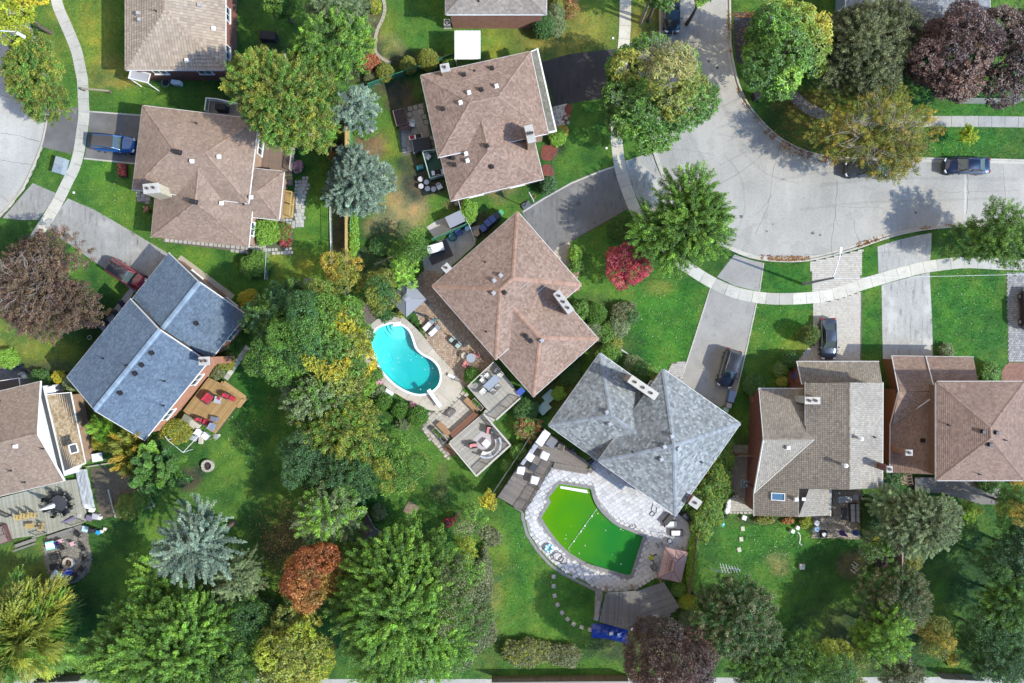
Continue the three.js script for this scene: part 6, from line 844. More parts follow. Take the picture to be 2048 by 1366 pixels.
// slab patio at the wide bungalow
paving('slab_patio',pts([812,216,848,205,852,230,872,300,835,306,806,313,796,262,818,255]),[],0.24,0.62,0.58,0.66,[[0.40,0.375,0.325],[0.36,0.34,0.30],[0.44,0.41,0.35]],0.03,{bed:mat('dark slab joint',[0.12,0.11,0.09])});
{const g =deck('green_deck','small dark green painted deck behind the wide bungalow',[846,307,878,298,892,352,862,361],0.4,[846,307,862,361],0.14,wd.green);const m =mat('pale green rail',[0.38,0.50,0.42]);rail('deck_railing','pale green railing around the small green deck','railing',pts([880,303,847,307,862,360,890,353],0.4),0.4,0.9,m,{tw:0.12 });}
// patio and brown deck of the stone-chimney bungalow
paving('slab_patio',pts([592,362,616,352,618,374,612,400,609,455,586,455,588,440,590,400]),[],0.05,0.4,0.28,0.5,[[0.55,0.54,0.47],[0.48,0.47,0.42],[0.60,0.58,0.50]],0.03,{bed:mat('mossy joint',[0.10,0.11,0.06])});
paving('slab_patio',pts([500,496,500,440,588,438,588,456,584,512,510,503]),[curve([512,450,560,446,585,455,578,495,540,496,515,480],24,true)],0.05,0.4,0.28,0.5,[[0.55,0.54,0.47],[0.48,0.47,0.42],[0.60,0.58,0.50]],0.03,{bed:mat('mossy joint',[0.10,0.11,0.06])});
paving('slab_strip',pts([325,476,500,496,500,506,325,484]),[],-0.1,0.42,0.4,0.6,[[0.55,0.53,0.47],[0.5,0.48,0.43]],0.03,{});paving('slab_strip',pts([274,382,300,388,304,408,274,404]),[],0.1,0.4,0.4,0.6,[[0.42,0.41,0.38],[0.36,0.35,0.33]],0.03,{});
{deck('brown_deck','brown painted deck under the olive conifer behind the stone chimney bungalow',[506,285,590,292,584,345,566,345,503,334],0.7,[545,290,541,345],0.14,wd.brown);rail('deck_railing','cream rail on the outer side of the brown deck','railing',pts([589,300,584,342],0.7),0.7,0.9,mat('cream painted rail',[0.66,0.61,0.52]),{});
  const g =deck('yellow_deck','small new yellow pine landing beside the brown roof',[565,382,590,386,585,436,559,435],0.5,[575,384,571,436],0.14,wd.yel);rail('deck_railing','yellow pine railing of the small new landing','railing',pts([566,384,589,387,584,435],0.5),0.5,0.9,wd.yel[0],{bal:0.18 });
  const st =thing('deck_steps','yellow pine steps between the brown deck and the slab patio','steps',at(579,358));for (let i =0;i <5;i++)part(st,'tread',bx(0.9,0.05,0.28,0,0.6 - i *0.11,-0.6 +i *0.3),i <3 ?pick(wd.yel):pick(wd.brown));part(st,'stringer',bx(0.8,0.3,1.4,0,0.2,0),wd.brown[0]);}
{const g =deck('side_deck','narrow grey deck with white rails behind the top tiled house',[419,202,436,202,500,214,500,236,470,236,436,230,418,226],0.5,[436,215,490,222],0.14,wd.old);rail('deck_railing','white rail around the narrow grey side deck','railing',pts([417,226,420,202,442,204,500,217],0.5),0.5,0.95,mWhite,{bal:0.16 });}
// fire pit patio
paving('fire_patio',curve([88,1078,130,1064,172,1055,178,1085,184,1112,182,1134,170,1152,148,1166,128,1168,108,1160,92,1135,88,1105],40,true),[],0.25,0.24,0.2,0.3,[[0.27,0.25,0.20],[0.23,0.21,0.175],[0.31,0.28,0.225]],0.03,{max:0 });
// taupe house: side patio, back patio, steps
paving('stone_patio',pts([1452,1000,1470,990,1512,1012,1512,1028,1450,1028]),[],0,0.3,0.3,0.5,[[0.50,0.45,0.35],[0.44,0.40,0.31]],0.03,{});paving('stone_patio',pts([1466,890,1512,890,1512,1012,1470,990,1460,960]),[],0,0.4,0.38,0.42,[[0.25,0.235,0.21],[0.21,0.2,0.18]],0.03,{});
paving('stone_patio',pts([1620,1034,1664,1032,1664,980,1722,980,1720,1078,1624,1076]),[],0.02,0.22,0.2,0.3,[[0.42,0.36,0.29],[0.36,0.31,0.25],[0.46,0.40,0.32]],0.03,{max:0 });
// slate corner patio, sidewalks by houses
paving('slate_patio',pts([-30,740,10,735,40,728,62,742,68,765,30,772,-30,780]),[],0.2,0.4,0.3,0.6,[[0.14,0.145,0.16],[0.17,0.175,0.19]],0.03,{});
{const p =pts([262,575,270,582,232,650,212,668,200,655]);pave(p);struct('porch_slab',prism(p,-0.1,0.12),mat('porch concrete',[0.48,0.49,0.50],{map:'concrete' }));const q =pts([362,510,470,590,462,600,354,520]);pave(q);struct('path',prism(q,-0.1,0.03),mat('side path concrete',[0.46,0.41,0.31],{map:'concrete' }));const w =pts([492,690,500,695,462,757,452,752]);pave(w);const s =struct('path');for (let i =0;i <7;i++){const a =at(496 - i *6.4,693 +i *9.4),b =at(496 - (i +0.94)*6.4,693 +(i +0.94)*9.4);part(s,'slab',ribbon([a,b],-0.28,0.28,-0.05,0.05),pick(slabTones));}
  const e =pts([1106,501,1140,482,1141,510,1160,532,1140,548,1118,520]);pave(e);const s2 =struct('path',sheet(e,0.012),mJoint);tiles(s2,e,0.2,0.7,[[0.55,0.48,0.37],[0.5,0.44,0.34]],0.026,'pavers',[],0.02,0.5);
  const f =pts([1336,740,1345,726,1372,723,1366,760,1340,745]);pave(f);const s3 =struct('path',sheet(f,0.02),mJoint);tiles(s3,f,0.24,0,[[0.5,0.46,0.42],[0.44,0.41,0.38]],0.034,'pavers',[],0.02,0.5);
  // flagstones and red mulch by the black driveway
  const fl =struct('flagstone_path');for (let i =0;i <12;i++){const p2 =at(1108 +(i % 3)*9 +rr(-2,2)+Math.floor(i / 3)*3,217 +Math.floor(i / 3)*9.5 +rr(-2,2)),o =[];for (let k =0;k <6;k++){const A =k / 6 *6.28 +rr(-0.3,0.3),r =rr(0.17,0.26);o.push(v(p2.x +Math.cos(A)*r,0,p2.z +Math.sin(A)*r));}part(fl,'flagstone',prism(o,-0.05,0.04),pick(slabDim));}surf('path',sheet(pts([1104,214,1134,207,1130,250,1112,255]),0.015),mat('flag joint',[0.5,0.47,0.4]));
  const mm =mat('red mulch',[0.27,0.075,0.05],{map:'soil' });for (const a of [[1131,211,1143,210,1141,228,1130,247,1121,246,1128,228],[1086,292,1112,293,1116,300,1104,320,1084,318],[1086,330,1103,332,1108,352,1090,356]]){const q2 =curve(a,24,true);pave(q2);surf('mulch_bed',sheet(q2,0.03),mm);}
  crack(struct('bed_edging'),[1118,296,1106,318,1103,338,1109,356],0.1,mDark,0.05);crack(struct('bed_edging'),[1258,640,1240,665,1228,690,1238,696,1252,704,1284,730],0.22,edgeM,0.05);
  // winding concrete garden edge at the top
  const ge =struct('garden_edge'),gp =curve([764,-10,770,15,766,35,755,60,750,85,752,105,765,118,782,126],22);for (let i =0;i <22;i++)part(ge,'edge_stone',ribbon([gp[i],gp[i].clone().lerp(gp[i +1],0.94)],-0.17,0.17,-0.05,0.07),mat('edge stone',[0.46,0.40,0.30],{map:'stone' }));
  const sc =at(870,985);}
// board fences
fence('tall wooden fence with sunny orange face between the two blue spruces and the tidy lawn',[700,236],[700,562],1.85,wd.yel,{cap:wd.yel[1]});
fence('short grey board fence continuing below the tall wooden fence',[704,560],[697,590],1.7,wd.old);
fence('brown fence along the bottom sidewalk right of the centre',[985,1351],[1252,1349],1.5,wd.fence,{bw:0.16,cap:wd.old[2]});
fence('brown fence along the bottom sidewalk at the far left',[84,1352],[175,1348],1.5,wd.old,{bw:0.16 });
fence('grey fence at the bottom right behind the dark lawn',[1868,1344],[1950,1348],1.5,wd.old,{bw:0.16 });
fence('brown fence beside the rose brown gazebo',[1391,1050],[1372,1178],1.7,wd.fence,{});
fence('pinkish fence with peeling boards between the two right gardens',[1790,1020],[1788,1160],1.6,wd.pink,{cap:wd.pink[0]});
fence('pale grey panel fence across the dark lawn at the top right',[1918,206],[2030,207],1.7,wd.grey,{bw:0.16,name:'panel_fence' });fence('pale grey panel fence running up to the brown wall at the top right',[1918,206],[1914,160],1.7,wd.grey,{bw:0.16,name:'panel_fence' });
meshFence('green slatted wire fence between the box bushes and the bare soil yard',[740,176,790,158,845,140,905,118,962,98],1.3,mPlast.greenb,{slat:mat('dark green slat',[0.02,0.11,0.08])});
meshFence('green slatted wire fence behind the grey storage shed',[866,482,938,450],1.4,mPlast.greenb,{slat:mat('dark green slat',[0.02,0.11,0.08])});
meshFence('green wire fence right behind the tall wooden fence',[706,240,706,470],1.2,mPlast.greenb);meshFence('thin white wire fence along the shady bed left of the tall wooden fence',[664,395,667,530],1.1,mWhite);
meshFence('white wire fence from the wide bungalow corner to the log stool',[917,400,925,430,939,452,951,484],1.2,mWhite);meshFence('rusty low wire fence across the bank beside the dark patio mat',[752,530,795,512],1.0,mat('rusty pipe',[0.25,0.2,0.17]));meshFence('grey wire fence left of the leafy trellis',[540,505,537,560],1.2,mSteel);
wd.roofp =[[0.20,0.19,0.175],[0.18,0.17,0.16],[0.22,0.21,0.19]].map((c,i)=>mat('grey roof plank ' +i,c,{map:'wood' }));
// ---------- furniture ----------
function chair(label,name,px,py,face,y,m,o ={}){// px,py seen at seat height; face = survey angle in degrees the sitter looks (0 right, 90 down)
  const p =at(px,py,y +0.4).setY(y),g =thing(name,label,o.cat ||'chair',p,-face *PI / 180 +PI / 2,o.group ||null),w =o.w ||0.56,f =o.frame ||m,hs =o.hs ||0.42,bh =o.bh ||0.48,rec =o.rec ??0.2;
  if (o.slats){for (let i =0;i <5;i++){part(g,'seat_slat',bx(w / 5 - 0.015,0.025,0.5,(i - 2)*w / 5,hs - 0.03,0.05,0,0.12),m);part(g,'back_slat',bx(w / 5 - 0.015,bh +0.25 - Math.abs(i - 2)*0.06,0.025,(i - 2)*w / 5,hs +(bh +0.2)/ 2,-0.32,0,-0.4),m);}}
  else {part(g,'seat',rb(w,o.ts ||0.06,0.5,0,hs,0,0,0.025),m);part(g,'backrest',rb(w,bh,o.ts ||0.05,0,hs +bh / 2,-0.25 - rec *0.4,0,0.03,-rec),m);}
  for (const sx of [-1,1]){for (const sz of [-1,1])part(g,'leg',bx(0.045,hs - 0.02,0.045,sx *(w / 2 +0.01),(hs - 0.02)/ 2,sz *0.22),f);if (o.arms !==0)part(g,'armrest',[bx(o.slats ?0.12 :0.05,0.03,0.5,sx *(w / 2 +0.03),hs +0.2,0),bx(0.04,0.2,0.04,sx *(w / 2 +0.03),hs +0.09,0.2)],f);}
  return g;
}
function armchair(label,px,py,face,y,m,o ={}){// upholstered: base, cushions, arms
  const p =at(px,py,y +0.45).setY(y),g =thing(o.name ||'armchair',label,o.cat ||'armchair',p,-face *PI / 180 +PI / 2,o.group ||null),w =o.w ||0.8,n =o.n ||1,d =o.d ||0.78,f =o.frame ||m;
  part(g,'base',rb(w,0.28,d,0,0.18,0,0,0.04),f);for (let i =0;i <n;i++){const cw =(w - 0.2)/ n;part(g,'seat_cushion',rb(cw - 0.015,0.16,d - 0.2,(i - (n - 1)/ 2)*cw,0.40,0.08,0,0.05),m);part(g,'back_cushion',rb(cw - 0.015,0.42,0.17,(i - (n - 1)/ 2)*cw,0.62,-d / 2 +0.16,0,0.06,-0.15),m);}
  for (const s of [-1,1])part(g,'arm',rb(0.11,0.3,d - 0.05,s *(w / 2 - 0.05),0.46,0,0,0.04),f);return g;
}
function cube(name,label,cat,px,py,y,w,h,d,deg,m,o ={}){const p =at(px,py,y +h).setY(y),g =thing(name,label,cat,p,-deg *PI / 180,o.group ||null);part(g,o.main ||'cover',rb(w,h,d,0,h / 2,0,0,o.r ||0.06),m);if (o.lid)part(g,'lid',rb(w +0.05,0.06,d +0.05,0,h +0.03,0,0,0.02),o.lid);if (o.sag)part(g,'fold',[rb(w *0.7,0.05,d *0.1,0.03,h +0.012,d *0.15,0.4,0.02),rb(w *0.1,0.3,d *0.9,-w / 2,h *0.3,0,0,0.03)],m);if (o.legs)for (const a of [-1,1])for (const b of [-1,1])part(g,'foot',bx(0.08,0.05,0.08,a *(w / 2 - 0.08),0.022,b *(d / 2 - 0.08)),mBlackMetal);return g;}
function table(label,px,py,y,w,d,deg,m,o ={}){const h =o.h ||0.74,p =at(px,py,y +h).setY(y),g =thing(o.name ||'table',label,o.cat ||'table',p,-deg *PI / 180);if (o.round){part(g,'top',cy(w / 2,w / 2,0.04,0,h,0,28),m);part(g,'pedestal',cy(0.05,0.05,h - 0.03,0,h / 2,0),o.leg ||mBlackMetal);part(g,'foot',cy(0.26,0.3,0.04,0,0.03,0,20),o.leg ||mBlackMetal);}else {part(g,'top',o.planks ?Array.from({length:o.planks },(_,i)=>bx(w,0.04,d / o.planks - 0.015,0,h,(i +0.5)*d / o.planks - d / 2)):rb(w,0.05,d,0,h,0,0,0.02),m);for (const a of [-1,1])for (const b of [-1,1])part(g,'leg',bx(0.06,h - 0.03,0.06,a *(w / 2 - 0.06),(h - 0.03)/ 2,b *(d / 2 - 0.06)),o.leg ||m);}return g;}
function closedParasol(label,px,py,y,h,m){const p =at(px,py,y),g =thing('closed_parasol',label,'parasol',p.setY(y));part(g,'pole',cy(0.025,0.025,h,0,h / 2,0,8),mSteel);part(g,'canopy',(()=>{const gg =new THREE.CylinderGeometry(0.05,0.26,h *0.62,16,6,true),q =gg.attributes.position;for (let i =0;i <q.count;i++){const a =Math.atan2(q.getZ(i),q.getX(i)),k =1 +0.28 *Math.cos(a *8);q.setX(i,q.getX(i)*k);q.setZ(i,q.getZ(i)*k);}gg.translate(0,h *0.66,0);gg.computeVertexNormals();return fin(gg);})(),m);part(g,'finial',ball(0.05,0,h,0),m);part(g,'base',cy(0.22,0.26,0.08,0,0.04,0,16),mPlast.concrete);return g;}
function lounger(label,px,py,face,y,m,f,o ={}){const p =at(px,py,y +0.35).setY(y),g =thing('sun_lounger',label,'lounger',p,-face *PI / 180,o.group ||null),L =o.L ||1.5;part(g,'frame',[bx(L,0.05,0.05,0,0.28,-0.3),bx(L,0.05,0.05,0,0.28,0.3),bx(0.05,0.05,0.55,L / 2 - 0.03,0.28,0),bx(0.05,0.05,0.55,-L / 2 +0.03,0.28,0)],f);part(g,'mattress',rb(L *0.66,0.08,0.56,L *0.16,0.34,0,0,0.03),m);part(g,'backrest',rb(L *0.36,0.08,0.56,-L *0.32,0.46,0,0,0.03,0,-0.55),o.back ||m);for (const a of [-1,1])for (const b of [-1,1])part(g,'leg',bx(0.05,0.26,0.05,a *(L / 2 - 0.1),0.13,b *0.28),f);return g;}
// dining deck: table and eight white cushioned chairs
{const dirT =-44;table('grey glass dining table on the upper weathered deck',984,765,0.75,1.75,0.85,dirT,mPlast.tableg,{leg:mBlackMetal });
  const u =[Math.cos(dirT *PI / 180),Math.sin(dirT *PI / 180)],n =[-u[1],u[0]];let k =0;const nm =['first','second','third'];
  for (const [s,side]of [[-10,-1],[3,-1],[-10,1],[3,1]]){chair('white cushioned dining chair, ' +(s <0 ?'lower' :'upper')+' one on the ' +(side <0 ?'pool' :'house')+' side of the glass table','dining_chair',984 +u[0]*s +n[0]*side *14,765 +u[1]*s +n[1]*side *14,Math.atan2(-n[1]*side,-n[0]*side)*180 / PI,0.75,mPlast.cream,{frame:mBlackMetal,w:0.55,group:'dining chairs on the upper deck' });k++;}
  for (const [s,l]of [[-24,'white cushioned dining chair at the lower end of the glass table'],[22,'white cushioned dining chair at the upper end of the glass table']])chair(l,'dining_chair',984 +u[0]*s,765 +u[1]*s,Math.atan2(-u[1]*Math.sign(s),-u[0]*Math.sign(s))*180 / PI,0.75,mPlast.cream,{frame:mBlackMetal,group:'dining chairs on the upper deck' });
  for (const [x,y,l]of [[994,742,'dark mesh chair pushed back above the glass table on the upper deck'],[966,752,'white cushioned dining chair set apart toward the cedar ball']])chair(l,'dining_chair',x,y,120,0.75,x >980 ?mPlast.greyc :mPlast.cream,{frame:mBlackMetal,group:'dining chairs on the upper deck' });
}
{// lounge deck
  const rug =thing('rug','pale pinkish rug under the white coffee table on the lounge deck','rug',at(968,881,0.45).setY(0.452),44 *PI / 180);part(rug,'pile',bx(1.9,0.016,1.7,0,0.012,0),mPlast.rugs);part(rug,'border',[bx(1.98,0.012,0.06,0,0.01,0.88),bx(1.98,0.012,0.06,0,0.01,-0.88)],mPlast.greyl);
  cube('coffee_table','white square coffee table on the rug','table',972,887,0.48,0.75,0.4,0.75,44,mPlast.cover,{main:'top',legs:1 });
  armchair('pink cushioned armchair near the corner railing of the lounge deck',977,860,100,0.45,mPlast.pink,{frame:mPlast.black,d:0.86,w:0.62 });armchair('pink cushioned armchair close to the honey steps',946,891,-8,0.45,mPlast.pink,{frame:mPlast.black,d:0.86,w:0.62 });
  const c =at(974,887,0.9).setY(0.45),g =thing('curved_sofa','curved grey and white sectional sofa around the coffee table','sofa',c);const arc =(r0,r1,a0,a1)=>{const P =[];for (let i =0;i <=6;i++){const A =a0 +(a1 - a0)*i / 6;P.push(v(Math.cos(A)*r0,0,Math.sin(A)*r0));}for (let i =6;i >=0;i--){const A =a0 +(a1 - a0)*i / 6;P.push(v(Math.cos(A)*r1,0,Math.sin(A)*r1));}return P;};
  const a0 =-0.5,a1 =2.1,n =5;part(g,'base',prism(arc(0.95,1.62,a0,a1),0.06,0.3),mPlast.greyc);for (let i =0;i <n;i++){const A =a0 +(a1 - a0)*i / n +0.015,B =a0 +(a1 - a0)*(i +1)/ n - 0.015;part(g,'seat_cushion',prism(arc(0.92,1.4,A,B),0.3,0.43),mPlast.cream);part(g,'back_cushion',prism(arc(1.4,1.6,A,B),0.3,0.78),mPlast.greyl);}for (const [A,r]of [[-0.35,1.25],[0.9,1.3],[1.25,1.32]])part(g,'throw_pillow',rb(0.4,0.14,0.36,Math.cos(A)*r,0.53,Math.sin(A)*r,-A,0.06,0,0.5),A >1 ?mPlast.cover :mPlast.greyl);
  cube('blue_bin','blue recycling bin standing by the house side of the dining deck','bin',1041,783,0,0.6,0.95,0.75,48,mPlast.blueb,{main:'body',lid:mPlast.bluec });cube('green_tote','teal green plastic tote beside the deck corner','tote',1044,801,0,0.75,0.3,0.6,48,mPlast.aqua,{main:'body',lid:mPlast.greenb });for (const [x,y,l]of [[1099,793,'pale teal covered box nearest the brown roof'],[1088,816,'larger pale teal box beside the black fence']])cube('storage_box',l,'box',x,y,0,1.3,0.5,1.0,-42,mat('pale teal',[0.22,0.36,0.36]),{main:'body',lid:mat('pale teal lid',[0.27,0.42,0.42])});
  const b =thing('slatted_bench','dark slatted bench in the middle of the stone terrace','bench',at(903,826,0.4).setY(0.03),46 *PI / 180);for (let i =0;i <5;i++)part(b,'slat',bx(1.15,0.035,0.07,0,0.43,(i - 2)*0.085),mat('dark slat wood',[0.16,0.12,0.115],{map:'wood' }));for (const s of [-1,1])part(b,'leg',bx(0.06,0.41,0.4,s *0.48,0.21,0),mBlackMetal);
}
{// pool terrace
  lounger('cream sun lounger nearest the gazebo on the brick terrace',857,650,135,0.02,mPlast.cream,mPlast.wicker,{group:'cream loungers by the turquoise pool',back:mPlast.greyl });lounger('cream sun lounger farther from the gazebo on the brick terrace',869,661,135,0.02,mPlast.cream,mPlast.wicker,{group:'cream loungers by the turquoise pool',back:mPlast.greyl });table('small dark side table between the two cream loungers',863,656,0.02,0.6,0.4,135,mPlast.wicker,{h:0.38 });
  {const p =at(872,640),g =thing('folded_parasol_stand','folded dark parasol frame behind the cream loungers','parasol',p,0.6);part(g,'pole',cy(0.03,0.03,2.2,0,1.1,0,8),mBlackMetal);part(g,'canopy',cy(0.07,0.2,1.3,0,1.5,0,10),mPlast.teal);part(g,'base_bar',bx(0.9,0.05,0.07,0,0.025,0),mBlackMetal);part(g,'base_bar',bx(0.07,0.04,0.9,0,0.07,0),mBlackMetal);}
  const gs =thing('glider_seat','sage cushioned two seat glider with centre console on the terrace','bench',at(910,685,0.4).setY(0.02),-0.75);part(gs,'frame',[bx(1.55,0.06,0.6,0,0.3,0),bx(0.05,0.3,0.6,-0.76,0.15,0),bx(0.05,0.3,0.6,0.76,0.15,0),bx(0.35,0.2,0.6,0,0.43,0)],mBlackMetal);for (const s of [-1,1]){part(gs,'seat_cushion',rb(0.52,0.1,0.55,s *0.46,0.38,0.02,0,0.04),mPlast.sage);part(gs,'back_cushion',rb(0.52,0.42,0.1,s *0.46,0.6,-0.3,0,0.04,-0.2),mPlast.sage);}
  table('round glass bistro table on the terrace by the rose brick wall',942,716,0.02,1.0,1.0,0,mPlast.tableg,{round:1 });chair('pink cushioned bistro chair on the house side of the round glass table','bistro_chair',952,711,160,0.02,mPlast.pink,{frame:mBlackMetal });chair('pink cushioned bistro chair below the round glass table','bistro_chair',932,727,-60,0.02,mPlast.pink,{frame:mBlackMetal });
  {const g =thing('wire_chair','round wire basket chair beside the glass bistro table','chair',at(929,711).setY(0.02));for (let i =0;i <3;i++)part(g,'hoop',tor(0.5 - i *0.14,0.02,0,0.65 - i *0.16,0),mat('tan wicker',[0.30,0.23,0.15]));part(g,'cushion',cy(0.34,0.3,0.1,0,0.42,0,18),mPlast.beige);part(g,'base',tor(0.3,0.025,0,0.03,0),mBlackMetal);for (let i =0;i <6;i++){const A =i *1.047;part(g,'strut',bar(v(Math.cos(A)*0.3,0.03,Math.sin(A)*0.3),v(Math.cos(A)*0.5,0.65,Math.sin(A)*0.5),0.012),mBlackMetal);}}
  // diving board
  const d =thing('diving_board','white diving board at the deep end of the turquoise pool','diving board',at(871,797).setY(0.03),angOf(at(880,811),at(857,779)));part(d,'board',rb(2.3,0.07,0.46,0.1,0.52,0,0,0.03),mPlast.white);part(d,'stand',[bx(0.5,0.44,0.42,-0.55,0.25,0),bx(0.12,0.44,0.42,0.25,0.25,0)],mPlast.greyl);for (const s of [-1,1])part(d,'handrail',tube([v(-0.95,0.05,s *0.33),v(-0.8,0.95,s *0.34),v(-0.2,0.95,s *0.34),v(0.05,0.05,s *0.33)],0.02),mSteel);
  cube('white_bench','white garden bench box by the flower bed below the pool','bench',778,784,0.02,1.0,0.4,0.4,34,mPlast.white,{main:'body',legs:1 });cube('slide_step','white plastic pool step block at the house corner of the pool deck','step',902,752,0.03,0.8,0.25,0.35,26,mPlast.white,{main:'body' });
  // gazebo with the grey canopy
  const gz =thing('gazebo','grey square gazebo canopy with pointed top between terrace and bushes','gazebo',at(813,596,2.5).setY(0.02)),Rr =2.05,hy =2.05,dirs =[0,1,2,3].map((i)=>i *PI / 2 +0.05);const cn =dirs.map((A)=>v(Math.cos(A)*Rr,hy,Math.sin(A)*Rr)),ap =v(0,2.95,0);
  const gc =[mat('gazebo cloth',[0.24,0.245,0.25],{map:'fabric' }),mat('gazebo cloth b',[0.255,0.26,0.265],{map:'fabric' })];cn.forEach((a,i)=>{const b =cn[(i +1)% 4],ml =a.clone().lerp(ap,0.5),mr =b.clone().lerp(ap,0.5),m0 =a.clone().lerp(b,0.5),ctr =ml.clone().lerp(mr,0.5).add(v(0,-0.02,0));part(gz,'canopy_panel',tri([ap,ml,ctr,ap,ctr,mr,ml,a,ctr,a,m0,ctr,m0,b,ctr,b,mr,ctr].flatMap((q)=>[q])),gc[i % 2]);part(gz,'valance',quad(a,b,b.clone().setY(hy - 0.2),a.clone().setY(hy - 0.2)),gc[0]);part(gz,'pole',cy(0.045,0.045,hy,a.x *0.97,hy / 2,a.z *0.97,8),mBlackMetal);part(gz,'rib',bar(a.clone().add(v(0,0.015,0)),ap.clone().add(v(0,0.015,0)),0.018),mat('seam grey',[0.16,0.165,0.17]));});part(gz,'cap',(()=>{const g =new THREE.ConeGeometry(0.5,0.28,4);g.rotateY(PI / 4 +0.05 +PI / 4);g.translate(0,2.96,0);return fin(g);})(),gc[1]);
}
{// north side of the pool bungalow
  const c =at(878,504),g =thing('patio_mat','dark brown outdoor mat on the worn concrete pad','mat',v(c.x,0.03,c.z),0.42);part(g,'weave',bx(2.6,0.02,2.0,0,0,0),mat('dark mat',[0.10,0.085,0.08],{map:'fabric' }));part(g,'border',[bx(2.6,0.012,0.08,0,0.008,1.04),bx(2.6,0.012,0.08,0,0.008,-1.04)],mPlast.greyc);
  cube('deck_box','white lidded storage chest on the dark brown mat','storage box',871,496,0.04,1.75,0.6,0.85,-16,mat('pale resin',[0.55,0.55,0.54]),{main:'body',lid:mPlast.cover,legs:1 });
  const s =thing('storage_shed','low grey shed with sloping flat roof on the pale concrete pad','shed',at(910,438,1.5).setY(0.02),25 *PI / 180);part(s,'wall',[bx(1.6,1.25,1.1,0,0.62,0)],mat('shed panel',[0.22,0.225,0.24],{map:'siding' }));part(s,'roof',rb(1.85,0.07,1.3,0,1.36,0,0,0.02,0.1),mat('grey shed roof',[0.24,0.245,0.265]));part(s,'door',bx(0.7,1.1,0.03,0.3,0.6,0.56),mat('shed door',[0.17,0.175,0.19]));
  for (const [x,y,l]of [[966,456,'dark blue wheeled bin nearest the log stool'],[975.5,446,'dark blue wheeled bin in the middle of its row'],[985,438,'dark blue wheeled bin next to the black bin']]){const b =cube('wheeled_bin',l,'bin',x,y,0,0.58,1.0,0.7,-38,mPlast.blueb,{main:'body',lid:mat('blue bin lid',[0.075,0.115,0.28]),group:'blue wheeled bins beside the brown house' });for (const s2 of [-1,1])part(b,'wheel',cy(0.12,0.12,0.06,s2 *0.2,0.12,-0.36,12,0,PI / 2),mBlackMetal);}
  {const b =cube('wheeled_bin','black wheeled bin between the blue bins and the green bin','bin',994,430,0,0.58,1.0,0.6,-38,mat('black bin',[0.045,0.045,0.06]),{main:'body',lid:mat('black bin lid',[0.06,0.06,0.075])});part(b,'handle',bx(0.4,0.04,0.04,0,0.95,0.34),mPlast.greyl);}cube('wheeled_bin','small green organics bin at the end of the bin row','bin',1001.5,425,0,0.5,0.8,0.5,-38,mPlast.greenb,{main:'body',lid:mat('green lid',[0.09,0.36,0.17])});
  for (const [x,y,r,h,l]of [[953,468,0.38,0.5,'round log end stool beside the bins'],[914,408,0.26,0.3,'pale round log left of the white wire fence post'],[922,403,0.24,0.3,'pale round log right of the white wire fence post'],[930,404,0.2,0.26,'reddish round log at the corner of the wide bungalow']]){const p =at(x,y),g2 =thing('log_stool',l,'log',p);part(g2,'bark',cy(r,r *1.05,h,0,h / 2,0,14),barkM.grey);part(g2,'cut_face',cy(r *0.93,r *0.93,0.02,0,h +0.011,0,14),mat('cut wood',[0.52,0.42,0.29],{map:'wood' }));}
  {const g2 =thing('cover_disc','pale blue round lid on a bucket by the green fence','bucket',at(935,458));part(g2,'bucket',cy(0.25,0.2,0.45,0,0.23,0,16),mPlast.teal);part(g2,'lid',cy(0.27,0.27,0.04,0,0.47,0,20),mPlast.lt);const g3 =thing('hose_reel','teal garden hose heap behind the green slatted fence','hose',at(905,474));for (let i =0;i <4;i++)part(g3,'coil',tor(0.45 - i *0.04,0.045,rr(-0.06,0.06),0.05 +i *0.08,rr(-0.06,0.06)),mPlast.teal);const g4 =thing('plastic_tub','dark blue tub beside the teal hose heap','tub',at(918,465),0.6);part(g4,'body',rb(0.7,0.35,0.5,0,0.18,0,0,0.06),mat('navy plastic',[0.03,0.05,0.14]));part(g4,'rim',rb(0.76,0.04,0.56,0,0.36,0,0,0.02),mPlast.blueb);}
  // basketball hoop
  const h =thing('basketball_hoop','portable grey basketball hoop beside the top of the patched driveway','basketball hoop',at(1052,411),0.5);part(h,'base',rb(1.0,0.22,0.7,0,0.11,0,0,0.08),mat('hoop base',[0.10,0.11,0.12]));part(h,'pole',bar(v(-0.2,0.2,0),v(0.1,2.9,0),0.05,8),mBlackMetal);part(h,'arm',bar(v(0.08,2.6,0),v(0.55,2.9,0),0.03),mBlackMetal);part(h,'backboard',bx(0.05,0.75,1.1,0.58,3.0,0),mPlast.white);part(h,'rim',tor(0.23,0.014,0.86,2.75,0,20),mat('orange rim',[0.55,0.15,0.04]));
}
